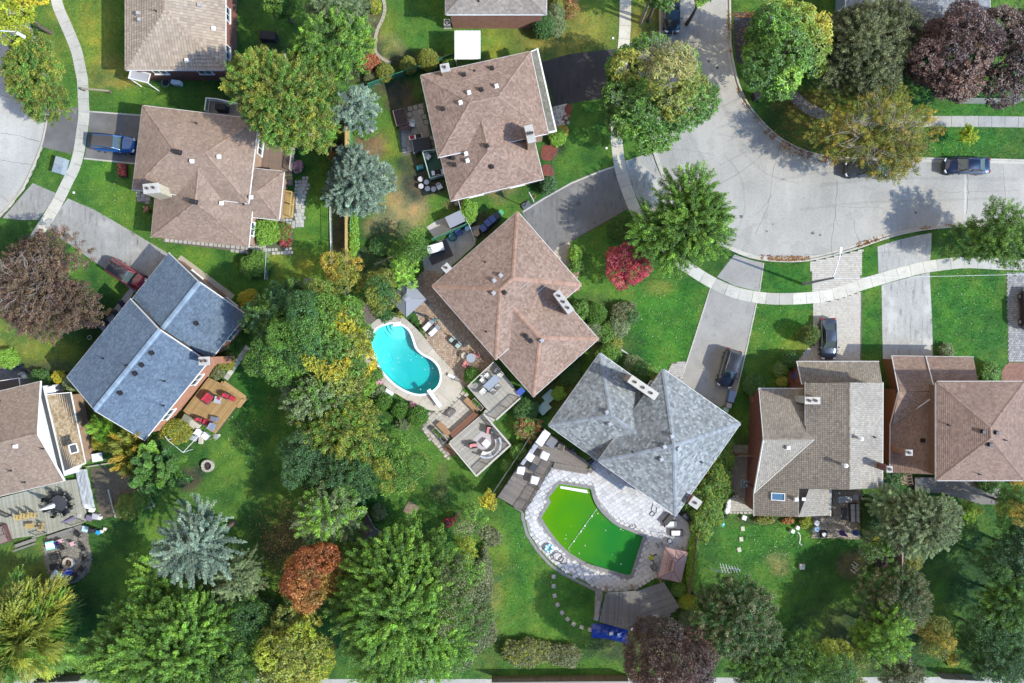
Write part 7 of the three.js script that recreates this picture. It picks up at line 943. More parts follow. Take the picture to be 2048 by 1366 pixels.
{// wide bungalow yard
  const wc =(l,x,y,f,yy =0.03)=>chair(l,'plastic_chair',x,y,f,yy,mPlast.white,{w:0.48,bh:0.4 });
  wc('white plastic chair on the slab patio beside the brown table',825,249,100);wc('white plastic chair on the green deck',856,314,40,0.4);wc('white slatted chair in the shade among the pale pots',879,374,60,0);
  const pb =thing('raised_bed','brown soil filled raised bed on the slab patio','planter',at(802,236),0.25);part(pb,'frame',[bx(1.35,0.35,0.06,0,0.18,-0.85),bx(1.35,0.35,0.06,0,0.18,0.85),bx(0.06,0.35,1.64,-0.65,0.18,0),bx(0.06,0.35,1.64,0.65,0.18,0)],wd.pink[1]);part(pb,'soil',bx(1.24,0.25,1.64,0,0.14,0),mat('dry brown soil',[0.12,0.075,0.06],{map:'soil' }));table('reddish brown low table below the raised bed',810,256,0.03,1.2,0.55,-12,mat('reddish wood',[0.16,0.085,0.075],{map:'wood' }),{h:0.5 });
  const bq =thing('barbecue','black and red barbecue trolley above the dark covered hot tub','barbecue',at(831,274,0.8).setY(0.03),0.2);part(bq,'tray',[bx(1.4,0.06,0.45,0,0.75,0),bx(1.4,0.04,0.03,0,0.86,0.22),bx(0.03,0.1,0.45,0.69,0.82,0)],mSteel);part(bq,'firebox',rb(0.6,0.25,0.4,0.35,0.9,0,0,0.05),mPlast.black);part(bq,'red_shelf',bx(0.5,0.05,0.4,-0.35,0.81,0),mPlast.red);for (const a of [-0.6,0.6])for (const b of [-0.17,0.17])part(bq,'leg',bx(0.04,0.72,0.04,a,0.36,b),mBlackMetal);
  const cv =cube('covered_grill_island','big charcoal covered spa on the slab patio','hot tub',844,289,0.03,1.95,0.85,1.4,-10,mPlast.char,{r:0.1 });part(cv,'side_rail',[bx(0.05,0.05,1.6,-1.02,0.8,0),bx(0.05,0.8,0.05,-1.02,0.4,0.7),bx(0.05,0.8,0.05,-1.02,0.4,-0.7)],mPlast.greyl);
  const g =thing('barbecue','black lidded barbecue with white side shelves on the green deck','barbecue',at(876,345,1.2).setY(0.4),0.15);part(g,'lid',rb(0.65,0.35,0.55,0,0.95,0,0,0.12),mPlast.black);part(g,'cabinet',bx(0.65,0.75,0.5,0,0.4,0),mBlackMetal);for (const s of [-1,1])part(g,'side_shelf',rb(0.36,0.05,0.5,s *0.52,0.85,0,0,0.02),mPlast.white);part(g,'handle',bx(0.5,0.03,0.03,0,1.02,0.31),mSteel);
  cube('plastic_chest','teal plastic tub lying on the soil beside the green deck','tub',840,334,0,0.9,0.4,0.6,-12,mPlast.teal,{main:'body',r:0.18 });
  let k =0;for (const [x,y,w]of [[842,360,'by the green deck corner, topmost of the loop'],[854,366,'just inside the loop at the deck post'],[843,374,'at the outer left of the loop'],[856,379,'at the bottom of the loop on the lawn edge'],[868,380,'next to the slatted white chair']]){const p =thing('octagonal_pot','pale octagonal upturned pot ' +w,'pot',at(x,y),k++*0.3);part(p,'body',cy(0.27,0.2,0.4,0,0.2,0,8),mat('pale pot',[0.5,0.47,0.47]));part(p,'rim',cy(0.3,0.3,0.06,0,0.42,0,8),mat('pale pot',[0.5,0.47,0.47]));}
  // white patio cover
  const w =thing('patio_cover','white ribbed flat patio cover beside the rose brick house','patio cover',at(935,89,2.5).setY(0));part(w,'roof_sheet',[bx(2.75,0.05,2.9,0,2.5,0,0,0.03),...[-1.2,-0.8,-0.4,0,0.4,0.8,1.2].map((x)=>bx(0.06,0.05,2.9,x,2.545,0,0,0.03))],mat('white sheet metal',[0.82,0.82,0.80],{roughness:0.4 }));for (const a of [-1,1])for (const b of [-1,1])part(w,'post',bx(0.09,2.48,0.09,a *1.3,1.24,b *1.35),mWhite);part(w,'trellis',Array.from({length:9 },(_,i)=>bx(0.03,2.0,0.03,1.36,1.1,-1.2 +i *0.3)),mPlast.greenb);part(w,'gutter',bx(2.8,0.12,0.1,0,2.42,1.5),mWhite);
}
function acUnit(label,px,py,deg,m){const g =thing('ac_unit',label,'air conditioner',at(px,py,0.8).setY(0.02),-deg *PI / 180);part(g,'cabinet',rb(0.72,0.74,0.72,0,0.38,0,0,0.04),m);part(g,'fan_ring',tor(0.27,0.03,0,0.76,0,24),mBlackMetal);part(g,'fan_well',cy(0.25,0.25,0.02,0,0.765,0,20),mBlackMetal);for (let i =0;i <4;i++)part(g,'fan_blade',bx(0.22,0.012,0.09,Math.cos(i *PI / 2)*0.12,0.785,Math.sin(i *PI / 2)*0.12,-i *PI / 2,0.2),mSteel);part(g,'pad',bx(0.85,0.06,0.85,0,0.01,0),mPlast.concrete);}
acUnit('grey air conditioner with black fan at the taupe roofed house wall',894,44,0,mSteel);acUnit('pale blue air conditioner in the paved side passage',1494,970,0,mat('pale blue metal',[0.22,0.32,0.42]));{const g =thing('ac_unit','white box air conditioner on the dark red brick wall','air conditioner',at(351,164,0.9).setY(0.1),-0.1);part(g,'cabinet',rb(1.0,0.75,0.45,0,0.5,0,0,0.04),mPlast.white);part(g,'grille',Array.from({length:7 },(_,i)=>bx(0.8,0.02,0.02,0,0.25 +i *0.08,0.24)),mPlast.greyl);part(g,'foot',[bx(0.08,0.12,0.4,-0.35,0.06,0),bx(0.08,0.12,0.4,0.35,0.06,0)],mBlackMetal);const w =thing('window_well','steel window well at the foot of the dark red brick wall','window well',at(332,166));part(w,'rim',tor(0.42,0.04,0,0.1,0),mSteel);part(w,'floor',cy(0.38,0.38,0.04,0,0.03,0,16),mPlast.soil);const pr =thing('porch_canopy','white framed porch canopy at the corner of the top tiled house','canopy',at(279,152,2.4).setY(0),-0.25);part(pr,'frame',[bx(2.2,0.1,0.1,0,2.4,-0.5),bx(2.2,0.1,0.1,0,2.4,0.5),bx(0.1,0.1,0.9,-1.05,2.4,0),bx(0.1,0.1,0.9,1.05,2.4,0)],mWhite);part(pr,'sheet',bx(2.0,0.03,0.9,0,2.36,0),mPlast.greyl);for (const s of [-1,1])part(pr,'post',bx(0.1,2.35,0.1,s,1.17,0.5),mWhite);}
{// taupe deck furniture
  let k =0;for (const [x,y,a,w]of [[1089.6,912,25,'closest to the upper black railing'],[1059.7,914.5,35,'against the dark fence'],[1041.5,941,12,'lowest along the dark fence'],[1069.7,961,14,'beside the long black railing']])cube('covered_armchair','white cloth covered armchair ' +w,'armchair',x,y,0.55,0.84,0.72,0.84,a,mPlast.cover,{group:'white covered armchairs on the taupe deck',sag:1 });
  cube('covered_sofa','long white cloth covered sofa at the top of the taupe deck','sofa',1085.5,876,0.55,0.9,0.75,1.75,35,mPlast.cover,{sag:1 });cube('covered_ottoman','grey covered square ottoman among the white armchairs','ottoman',1066.7,935.6,0.55,0.8,0.5,0.8,35,mPlast.char,{});cube('covered_table','large dark grey covered table near the long white sofa','table',1103,885,0.55,0.95,0.62,1.1,35,mPlast.greyc,{});cube('fire_table','pale grey oblong side bench below the long white sofa','bench',1066,897,0.55,0.6,0.45,1.1,35,mPlast.greyl,{main:'top',legs:1 });cube('fire_table','narrow pale grey bench along the dark fence','bench',1047,923,0.55,0.45,0.45,0.8,35,mPlast.greyl,{main:'top',legs:1 });chair('beige cushioned dark chair at the house wall on the taupe deck','deck_chair',1121,893,200,0.55,mPlast.beige,{frame:mBlackMetal });cube('cushion_box','taupe low box on the lower taupe deck','box',1026,957,0.55,0.55,0.25,0.55,35,wd.taupe[2],{main:'body' });
  for (const [x,y,l]of [[1143,900,'black wall barbecue at the grey roof eave'],[1181,922,'black standing heater at the deck corner']]){const g =thing('patio_heater',l,'heater',at(x,y,1).setY(0.55),0.6);part(g,'body',rb(0.55,0.8,0.4,0,0.42,0,0,0.06),mPlast.black);part(g,'hood',rb(0.6,0.2,0.45,0,0.92,0,0,0.08),mBlackMetal);}
}
{// cedar deck at the blue-roofed house
  armchair('red cushioned double seat on the golden cedar deck',415,796,40,0.5,mPlast.red,{frame:mPlast.wicker,w:1.25,n:2,d:0.9,name:'loveseat',cat:'loveseat' });armchair('red cushioned armchair near the outer corner of the golden deck',451,791,28,0.5,mPlast.red,{frame:mPlast.wicker,w:0.66,d:0.7 });cube('footstool','red cushioned footstool in front of the corner armchair','footstool',463,797,0.5,0.6,0.4,0.5,28,mPlast.red,{main:'cushion',legs:1 });armchair('red cushioned armchair beside the grey seat covers',397,839,20,0.5,mPlast.red,{frame:mPlast.wicker,w:0.6,d:0.62 });cube('footstool','red cushioned footstool beside the grey side table','footstool',410,844,0.5,0.6,0.4,0.55,20,mPlast.red,{main:'cushion',legs:1 });table('square grey side table with a red cushion between the red seats',435,800,0.5,0.75,0.75,15,mPlast.greyl,{h:0.45 });cube('cushion','small red cushion lying on the grey side table','cushion',437,797,0.98,0.32,0.1,0.3,30,mPlast.red,{main:'pillow' });
  cube('side_table','slate grey low table at the edge of the golden deck','table',427,838,0.5,0.8,0.4,0.55,12,mat('slate cloth',[0.16,0.17,0.21],{map:'fabric' }),{main:'top',legs:1 });chair('steel blue folding lounge chair at the deck edge','folding_chair',426,854,30,0.5,mat('steel blue sling',[0.22,0.25,0.33],{map:'fabric' }),{frame:mSteel,w:0.75 });
  cube('cushion_pile','cream seat covers heaped at the brick wall end of the deck','cushions',387,850,0.1,1.2,0.5,0.8,35,mPlast.beige,{sag:1 });cube('covered_grill','olive grey covered grill next to the vine bush','grill',372,837,0,0.9,1.0,0.7,30,mat('olive cover',[0.22,0.22,0.15],{map:'fabric' }),{sag:1 });chair('white folding chair beyond the end of the golden deck','folding_chair',399,866,40,0,mPlast.white,{w:0.7 });cube('grey_tote','dark grey tote on the grass below the white folding chair','tote',386,876,0,0.8,0.4,0.5,20,mPlast.greyc,{main:'body',lid:mPlast.greyl });cube('cream_pad','cream coloured pad leaning in the grass corner','cushion',401,880,0,0.5,0.3,0.9,5,mPlast.beige,{sag:1 });cube('grey_pot_box','grey plastic deck box with items beside the cream covers','box',410,872,0,0.7,0.5,0.6,40,mPlast.greyl,{main:'body',lid:mPlast.white });
  const w =thing('garden_fork','white plastic rake heads lying on the grass off the golden deck','rake',at(433,873).setY(0.06),0.4);for (let i =0;i <6;i++)part(w,'tine',bx(0.8,0.02,0.03,0.1,0.02,(i - 2.5)*0.085,(i - 2.5)*0.12),mPlast.white);part(w,'handle',bx(0.6,0.04,0.04,-0.55,0.03,0),wd.grey[0]);
  const fr =thing('pergola_frame','thin white steel frame standing over the vine bush','frame',at(365,880));const P =(x,y,h)=>at(x,y,h).sub(fr.position).setY(h);part(fr,'beam',[bar(P(366,905,2.2),P(335,880,2.2),0.03),bar(P(366,905,2.2),P(397,872,2.2),0.03),bar(P(335,880,2.2),P(330,872,2.2),0.03)],mPlast.white);for (const q of [[366,905],[335,880],[397,872]])part(fr,'post',bar(P(q[0],q[1],2.2).setY(0),P(q[0],q[1],2.2),0.03),mPlast.white);
}
function firePit(label,px,py,r){const g =thing('fire_pit',label,'fire pit',at(px,py));const n =11,m =mat('fire pit stone',[0.52,0.47,0.39],{map:'stone' });for (let i =0;i <n;i++){const a0 =i / n *2 *PI +0.02,a1 =(i +1)/ n *2 *PI - 0.02,P =[];for (let k =0;k <=3;k++){const A =a0 +(a1 - a0)*k / 3;P.push(v(Math.cos(A)*r,0,Math.sin(A)*r));}for (let k =3;k >=0;k--){const A =a0 +(a1 - a0)*k / 3;P.push(v(Math.cos(A)*r *0.64,0,Math.sin(A)*r *0.64));}part(g,'stone',prism(P,0,0.34),m);}part(g,'ash_bed',cy(r *0.63,r *0.63,0.05,0,0.08,0,18),mat('ash',[0.07,0.05,0.045],{map:'soil' }));for (let i =0;i <4;i++)part(g,'charred_log',cy(0.05,0.06,r *0.9,rr(-0.1,0.1),0.16,rr(-0.1,0.1),8,PI / 2,rr(0,3)),mat('charred wood',[0.09,0.065,0.05],{map:'bark' }));return g;}
firePit('round stone fire pit on the open lawn behind the golden deck',417,931,0.68);firePit('round stone fire pit in the middle of the dark paved circle',139.5,1124.5,0.62);
{let i =0;for (const [x,y,f,w]of [[155,1069,120,'next to the deck steps'],[165,1096,160,'at the upper right of the pit'],[167.5,1118,185,'straight right of the pit'],[162,1137,215,'at the lower right of the pit'],[149,1150,250,'reclined at the bottom of the circle'],[124,1096,70,'between the pit and the toddler table']])chair('dark sling chair ' +w,'sling_chair',x,y,f,0.03,mPlast.black,{frame:mBlackMetal,w:0.58,bh:0.6,rec:0.35,group:'dark sling chairs round the fire circle' });
  for (const [x,y,w]of [[110,1114,'upper'],[110,1133,'lower']])lounger('dark reclining chair on the lawn side of the fire circle, ' +w +' of the two',x,y,170,0.03,mPlast.black,mBlackMetal,{L:1.25,group:'dark reclining chairs round the fire circle' });
  const t =thing('toddler_table','white and mint toddler play table on the fire circle paving','play table',at(100,1091,0.5).setY(0.03),0.2);part(t,'tray',rb(1.0,0.12,0.62,0,0.45,0,0,0.05),mPlast.white);for (const s of [-1,1])part(t,'side_bin',rb(0.95,0.14,0.16,0,0.48,s *0.38,0,0.05),mat('mint plastic',[0.25,0.68,0.50]));part(t,'blue_end',rb(0.22,0.25,0.75,0.6,0.4,0,0,0.05),mPlast.blue);part(t,'leg',[bx(0.1,0.4,0.1,-0.4,0.2,-0.2),bx(0.1,0.4,0.1,-0.4,0.2,0.2),bx(0.1,0.4,0.1,0.35,0.2,-0.2),bx(0.1,0.4,0.1,0.35,0.2,0.2)],mPlast.blue);
  for (const [x,y,l]of [[120,1083,'pink flowered toy chair beside the toddler table'],[144,1088,'pale pink toy stool on the fire circle paving']]){const g =thing('toy_chair',l,'toy chair',at(x,y,0.3).setY(0.03),0.4);part(g,'seat',rb(0.42,0.1,0.42,0,0.28,0,0,0.04),mat('toy pink',[0.60,0.34,0.38]));part(g,'backrest',rb(0.42,0.3,0.06,0,0.45,-0.22,0,0.03),mat('toy pink',[0.60,0.34,0.38]));for (const a of [-1,1])for (const b of [-1,1])part(g,'leg',bx(0.06,0.24,0.06,a *0.16,0.12,b *0.16),mPlast.white);}
  const sw =thing('canopy_swing','garden swing with pale blue square canopy at the fire circle','swing seat',at(116,1155,1.9).setY(0.03),-0.6);part(sw,'canopy',rb(1.25,0.06,1.15,-0.1,1.9,0,0,0.03),mat('pale blue canopy',[0.40,0.52,0.68],{map:'fabric' }));part(sw,'seat',rb(0.55,0.1,1.3,0.25,0.5,0,0,0.04),mPlast.bluec);part(sw,'backrest',rb(0.1,0.5,1.3,-0.05,0.75,0,0,0.04),mPlast.bluec);for (const s of [-1,1]){part(sw,'frame',[bar(v(-0.5,0,s *0.78),v(-0.1,1.88,s *0.72),0.03),bar(v(0.75,0,s *0.78),v(-0.1,1.88,s *0.72),0.03)],mat('bronze frame',[0.30,0.20,0.10]));}
  // mossy deck
  table('round black table in a ring of mesh chairs on the mossy deck',117,1007,0.4,1.75,1.75,0,mat('black table',[0.045,0.045,0.05],{roughness:0.4 }),{round:1 });const cc =at(117,1007,1.1);for (let k =0;k <8;k++){const A =k *PI / 4 +0.3,nm2 =['right','lower right','bottom','lower left','left','upper left','top','upper right'][k];chair('black mesh chair at the ' +nm2 +' of the round black table','mesh_chair',117 +Math.cos(A)*24,1007 +Math.sin(A)*21,A *180 / PI +180,0.4,mBlackMetal,{w:0.48,bh:0.42,group:'mesh chairs round the black table' });}
  closedParasol('closed white parasol through the round black table',119,1006,0.4,3.1,mPlast.cover);closedParasol('closed greyish purple parasol at the rail of the mossy deck',158,1031,0.4,3.0,mPlast.grape);
  for (const [x,y,f,w]of [[37,1035,90,'beside the rail post'],[51,1032,95,'in the middle of the row'],[66,1030,95,'at the right end of the row'],[83,1053,190,'beside the pine coffee table']])chair('yellow pine slatted chair ' +w,'pine_chair',x,y,f,0.4,wd.yel[0],{slats:1,w:0.58,group:'yellow pine chairs on the mossy deck' });table('yellow pine coffee table on the mossy deck',59,1052,0.4,0.95,0.55,-4,wd.yel[1],{h:0.42,planks:5 });
  rail('deck_railing','dark railing of the mossy deck beside the hot tub','railing',pts([0,1020,24,1030],0.4),0.4,0.9,wd.dark[0],{});rail('deck_railing','weathered railing section above the front steps of the mossy deck','railing',pts([144,1051,170,1043],0.4),0.4,0.85,wd.mossy[0],{bal:0.4 });rail('deck_railing','weathered railing section by the toddler table','railing',pts([75,1071,94,1066],0.4),0.4,0.85,wd.mossy[1],{bal:0.4 });
  const tp =thing('tarp','crumpled silver grey tarp strip along the mossy deck','tarp',at(174,975));const l =[],W =10,Hh =22,q =(i,j)=>v((i / W - 0.5)*1.3 +(j / Hh - 0.5)*0.9,0.45 +0.22 *fbm(i *0.5,j *0.45,15,3)- (i ===0 ||i ===W ?0.2 :0),(j / Hh - 0.5)*4.2);for (let i =0;i <W;i++)for (let j =0;j <Hh;j++)l.push(q(i,j),q(i,j +1),q(i +1,j),q(i +1,j),q(i,j +1),q(i +1,j +1));part(tp,'sheet',tri(l),mat('silver tarp',[0.36,0.38,0.39],{roughness:0.5 }));part(tp,'support_box',bx(0.9,0.4,3.6,0,0.2,0,0.22),wd.old[0]);
  let n =0;for (const [x,y,m,w,h,l2]of [[175,1013,mPlast.cover,0.45,0.5,'tall white box beside the silver tarp'],[183,1020,mPlast.white,0.5,0.35,'white rounded tub right of the tall white box'],[178,1036,mPlast.grape,0.6,0.6,'grey purple covered grill at the deck corner'],[190,1033,mPlast.greyl,0.6,0.55,'grey covered box next to the purple covered grill'],[198,1036,mPlast.white,0.35,0.4,'small pale bucket at the corner of the framed bed'],[170,1058,mPlast.lt,0.62,0.2,'pale blue paddling tray below the deck corner'],[181,1062,mPlast.black,0.5,0.8,'black storage crate standing at the deck corner'],[196,1065,mat('bright blue toy',[0.02,0.30,0.62]),0.42,0.35,'bright blue toy basket on the grass'],[203,1063,mPlast.cream,0.3,0.25,'pale toy bucket next to the bright blue basket'],[210,1058,mPlast.cream,0.3,0.2,'cream garden pot at the lawn edge']])cube(['box','tub','covered_grill','covered_box','bucket','paddling_tray','storage_crate','toy_basket','toy_bucket','garden_pot'][n++],l2,'container',x,y,0.02,w,h,w *0.9,15,m,{main:'body',lid:m });
  // timber-framed bed
  const bed =thing('timber_bed','dry soil garden bed framed with pale timber beside the mossy deck','garden bed',at(250,985)),B =(x,y)=>at(x,y).sub(bed.position);const fr2 =(a,b)=>{const p0 =B(...a),p1 =B(...b),e =part(bed,'edge_timber',bx(p0.distanceTo(p1),0.24,0.14,0,0,0),mat('pale timber',[0.5,0.46,0.37],{map:'wood' }));e.position.copy(p0.lerp(p1,0.5)).setY(0.12);e.rotation.y =angOf(at(...a),at(...b));};fr2([218,978],[233,1034]);fr2([289,976],[309,1010]);fr2([233,1034],[310,1011]);fr2([176,933],[232,924]);part(bed,'soil',sheet([B(180,936),B(290,930),B(306,1008),B(200,1040)],0.03),mat('dry bed soil',[0.165,0.13,0.095],{map:'soil' }));
  const wb =thing('workbench','white topped potting bench between the straw roof and the green tree','table',at(204,912),0.18);part(wb,'top',rb(1.15,0.06,0.9,0,0.9,0,0,0.02),mPlast.cover);for (const a of [-1,1])for (const b of [-1,1])part(wb,'leg',bx(0.07,0.87,0.07,a *0.5,0.44,b *0.38),mPlast.greyl);const bk =thing('wheeled_bin','dark grey bin with pale lid at the straw roof corner','bin',at(178,914),0.2);part(bk,'body',rb(0.75,0.9,0.7,0,0.45,0,0,0.05),mat('dark grey bin',[0.10,0.12,0.13]));part(bk,'lid',rb(0.5,0.08,0.45,0,0.94,0,0,0.03),mPlast.lt);cube('green_crate','green crate between the grey bin and the potting bench','crate',190,917,0,0.5,0.5,0.8,12,mPlast.greenb,{main:'body' });
}
{// pool paving of the grey house
  const B =(l,x,y,m,ml)=>{const g =thing('pool_lounger',l,'lounger',at(x,y,0.4).setY(0.03),0.6 - PI / 2 +1.0);part(g,'frame',rb(1.45,0.1,0.75,0,0.28,0,0,0.04),mPlast.wicker);part(g,'cushion',rb(0.95,0.1,0.55,-0.1,0.38,0,0,0.04),m);part(g,'side_cushion',rb(0.42,0.1,0.6,0.48,0.37,0,0,0.04),ml);for (const a of [-1,1])for (const b of [-1,1])part(g,'leg',bx(0.06,0.24,0.06,a *0.65,0.12,b *0.3),mBlackMetal);};
  B('dark wicker lounger with white cushion at the tip of the grey roof',1341,1048,mPlast.cover,mPlast.greyc);B('dark wicker lounger with white cushion nearer the gazebo',1353,1066,mPlast.cover,mPlast.greyc);
  cube('cushion_chest','dark wicker chest beside the tip of the grey roof','chest',1337,1040,0.03,1.3,0.55,0.6,-50,mPlast.wicker,{main:'body' });const pl =thing('planter_bowl','round black planter bowl with white gravel','planter',at(1338,1080));part(pl,'bowl',cy(0.28,0.2,0.4,0,0.22,0,18),mPlast.black);part(pl,'gravel',cy(0.2,0.2,0.02,0,0.43,0,14),mPlast.cover);
  table('round grey stone table on the shaded pool paving',1314,1117,0.03,0.78,0.78,0,mat('speckled stone',[0.40,0.39,0.38],{map:'stone' }),{round:1,h:0.7 });chair('lime yellow chair beside the round stone table','lime_chair',1304,1115,20,0.03,mat('lime cushion',[0.55,0.58,0.03]),{frame:mBlackMetal,w:0.46 });chair('dark folding chair below the round stone table','folding_chair',1308,1133,-40,0.03,mPlast.greyc,{frame:mBlackMetal });chair('dark chair with pale seat above the round stone table','folding_chair',1320,1089,60,0.03,mPlast.greyl,{frame:mBlackMetal });
  const bb =thing('black_barbecue','black barbecue and tank under the grey roof tip','barbecue',at(1373,1035,0.9).setY(0.03),-0.75);part(bb,'cabinet',rb(1.5,0.85,0.6,0,0.43,0,0,0.05),mPlast.black);part(bb,'lid',rb(0.8,0.3,0.55,-0.2,1.0,0,0,0.12),mBlackMetal);part(bb,'tank',cy(0.16,0.16,0.45,0.9,0.25,0.1,14),mSteel);
  // hard-top gazebo
  const c =at(1348,1133,2.6).setY(0.03),g =thing('hardtop_gazebo','rose brown metal roofed gazebo at the green pool corner','gazebo',c,-0.22),W =2.45 / 2 *1.0,D =3.3 / 2,m =mat('rose brown metal',[0.38,0.235,0.20],{roughness:0.5 }),seam =mat('gazebo seam',[0.12,0.075,0.065]);
  const E =[v(-W,2.1,-D),v(W,2.1,-D),v(W,2.1,D),v(-W,2.1,D)],R =[v(0,2.75,-D +W),v(0,2.75,D - W)];part(g,'roof_panel',tri([E[0],R[0],E[1]]),m);part(g,'roof_panel',tri([E[2],R[1],E[3]]),m);part(g,'roof_panel',quad(E[1],R[0],R[1],E[2]),m);part(g,'roof_panel',quad(E[3],R[1],R[0],E[0]),m);
  const sm =(a,b,r =0.025)=>part(g,'seam',bar(a.clone().add(v(0,0.02,0)),b.clone().add(v(0,0.02,0)),r),seam);sm(E[0],R[0]);sm(E[1],R[0]);sm(E[2],R[1]);sm(E[3],R[1]);sm(R[0],R[1]);sm(v(0,2.1,-D),v(0,2.55,-D +W *0.7),0.015);sm(v(0,2.1,D),v(0,2.55,D - W *0.7),0.015);sm(v(-W,2.1,0),v(-W *0.3,2.55,0),0.015);sm(v(-W *0.62,2.35,-D *0.68),v(-W *0.62,2.35,D *0.68),0.015);sm(v(-W *0.45,2.46,-D *0.55),v(-W *0.45,2.46,D *0.55),0.015);sm(v(-0.35,2.57,-D +W *0.66),v(0.35,2.57,-D +W *0.66),0.02);
  E.forEach((e,i)=>{part(g,'post',bx(0.12,2.1,0.12,e.x *0.94,1.05,e.z *0.96),m);const f =E[(i +1)% 4];part(g,'eave_beam',bar(e.clone().add(v(0,-0.06,0)),f.clone().add(v(0,-0.06,0)),0.05),m);});part(g,'top_vent',rb(0.25,0.08,D *0.75,-W *0.32,2.62,0,0,0.03,0,0.45),mat('vent brown',[0.2,0.11,0.10]));
  // dark timber pavilion with the grey plank roof
  const o2 =at(1285,1215).setY(0),s =thing('timber_pavilion','low grey plank roofed pavilion with five sided roof by the pool paving','pavilion',o2),A =pts([1212,1184,1268,1181,1327,1164,1359,1213,1300,1262,1278,1270,1198,1243],2.2).map((p)=>p.sub(o2).setY(0)),mid =at(1277,1181,2.2).sub(o2).setY(0),low =at(1284,1268,2.2).sub(o2).setY(0);
  const left =[A[0],mid,low,A[6]],right =[mid,A[2],A[3],A[4],low];boards(s,left,2.3,angOf(at(1260,1182),at(1256,1260)),0.14,wd.roofp,{name:'roof_plank',th:0.03 });boards(s,right,2.29,angOf(at(1277,1181),at(1327,1164)),0.24,wd.roofp,{name:'roof_plank',th:0.03 });part(s,'roof_deck',prism([A[0],mid,A[2],A[3],A[4],low,A[6]],2.12,2.24),mat('deck shade',[0.08,0.075,0.07]));A.forEach((p,i)=>part(s,'post',bx(0.14,2.15,0.14,p.x *0.94,1.07,p.z *0.94),wd.honey[1]));part(s,'back_wall',[bar(A[3].clone().multiplyScalar(0.93).setY(1),A[4].clone().multiplyScalar(0.93).setY(1),0.04),prism([A[3],A[4],low,A[6]].map((p,i)=>p.clone().multiplyScalar(i <2 ?0.93 :0.9)),0,0.1)],wd.honey[0]);part(s,'counter',bx(2.0,1.0,0.6,-1.5,0.5,-0.6,0.2),mPlast.concrete);part(s,'roof_vent',[cy(0.12,0.12,0.25,-1.55,2.42,1.4,12),cy(0.2,0.2,0.06,-1.55,2.56,1.4,14)],mWhite);
  cube('stone_ledge','low stone faced ledge at the left side of the pavilion','wall',1195,1222,0,0.5,0.5,2.2,8,mat('mixed stone',[0.36,0.34,0.32],{map:'stone' }),{main:'stone_face' });
  // blue tarp
  const tp =thing('tarp','crumpled bright blue tarp over a pile behind the pavilion','tarp',at(1219,1264));const l =[],n =18,q =(i,j)=>{const u =i / n *2 - 1,w =j / 10 *2 - 1;return v(u *2.0,Math.max(0.03,(0.75 - 0.5 *u *u)*(1 - w *w *0.9)*(0.75 +0.6 *(fbm(i *0.6,j *0.6,25,3)- 0.3))),w *0.8 +u *0.35 +0.2 *u *u);};for (let i =0;i <n;i++)for (let j =0;j <10;j++)l.push(q(i,j),q(i,j +1),q(i +1,j),q(i +1,j),q(i,j +1),q(i +1,j +1));part(tp,'sheet',tri(l),mat('blue tarp',[0.012,0.045,0.30],{roughness:0.3 }));part(tp,'pale_bag',[rb(0.45,0.2,0.35,0.1,0.62,-0.1,0.4,0.08),rb(0.35,0.16,0.3,0.9,0.5,0.1,1.0,0.06)],mPlast.cover);
  // hoses, inflatable ring, pool ladder
  const hs =(l,pl,m,name ='garden_hose')=>{const o3 =at(pl[0],pl[1]).setY(0.05),g3 =thing(name,l,'hose',o3);part(g3,'coil',tube(pts(pl).map((p,i)=>p.sub(o3).setY(0.02 +(i % 3)*0.015)),0.03,pl.length *4,5),m);};hs('black hose coiled loosely on the paving left of the green pool',[1113,1100,1106,1105,1102,1114,1109,1120,1120,1118,1124,1110,1117,1104,1109,1106,1106,1113,1113,1121,1122,1123,1127,1117,1123,1112,1117,1118,1125,1127,1133,1126,1134,1119],mPlast.black);hs('black hose loop under the eave of the grey roof',[1306,1006,1303,1020,1309,1027,1303,1032,1299,1028,1303,1023,1311,1026,1313,1014],mPlast.black);hs('thin grey cable on the paving near the pool kerb',[1262,1047,1266,1052,1259,1053,1264,1057,1271,1055,1269,1049],mPlast.greyc);
  const ring =thing('swim_ring','white and teal printed swim ring at the left edge of the green pool','swim ring',at(1097,1095).setY(0.05));part(ring,'tube',tor(0.36,0.15,0,0.16,0,28),mat('printed vinyl',[0.62,0.72,0.75],{roughness:0.3 }));for (let i =0;i <6;i++)part(ring,'teal_panel',(()=>{const gg =new THREE.TorusGeometry(0.36,0.154,6,5,0.5);gg.rotateX(PI / 2);gg.rotateY(i *1.047);gg.translate(0,0.16,0);return fin(gg);})(),mat('teal vinyl',[0.06,0.36,0.45],{roughness:0.3 }));part(ring,'floor',cy(0.28,0.28,0.02,0,0.08,0,18),mat('printed floor',[0.35,0.55,0.65]));
  const ld =thing('pool_ladder','steel pool ladder at the bottom edge of the green pool','ladder',at(1184,1130).setY(0.05),-0.28);for (const s2 of [-1,1])part(ld,'handrail',tube([v(s2 *0.26,0,0.75),v(s2 *0.26,0.85,0.6),v(s2 *0.26,0.85,0.1),v(s2 *0.26,-0.6,-0.15)],0.025),mSteel);for (let i =0;i <2;i++)part(ld,'tread',bx(0.5,0.04,0.1,0,-0.2 - 0.25 *i,-0.12),mSteel);cube('drain_cover','small grey drain lid set in the pale paving','drain cover',1167,1143,0.03,0.28,0.03,0.28,10,mPlast.greyl,{main:'lid' });
}
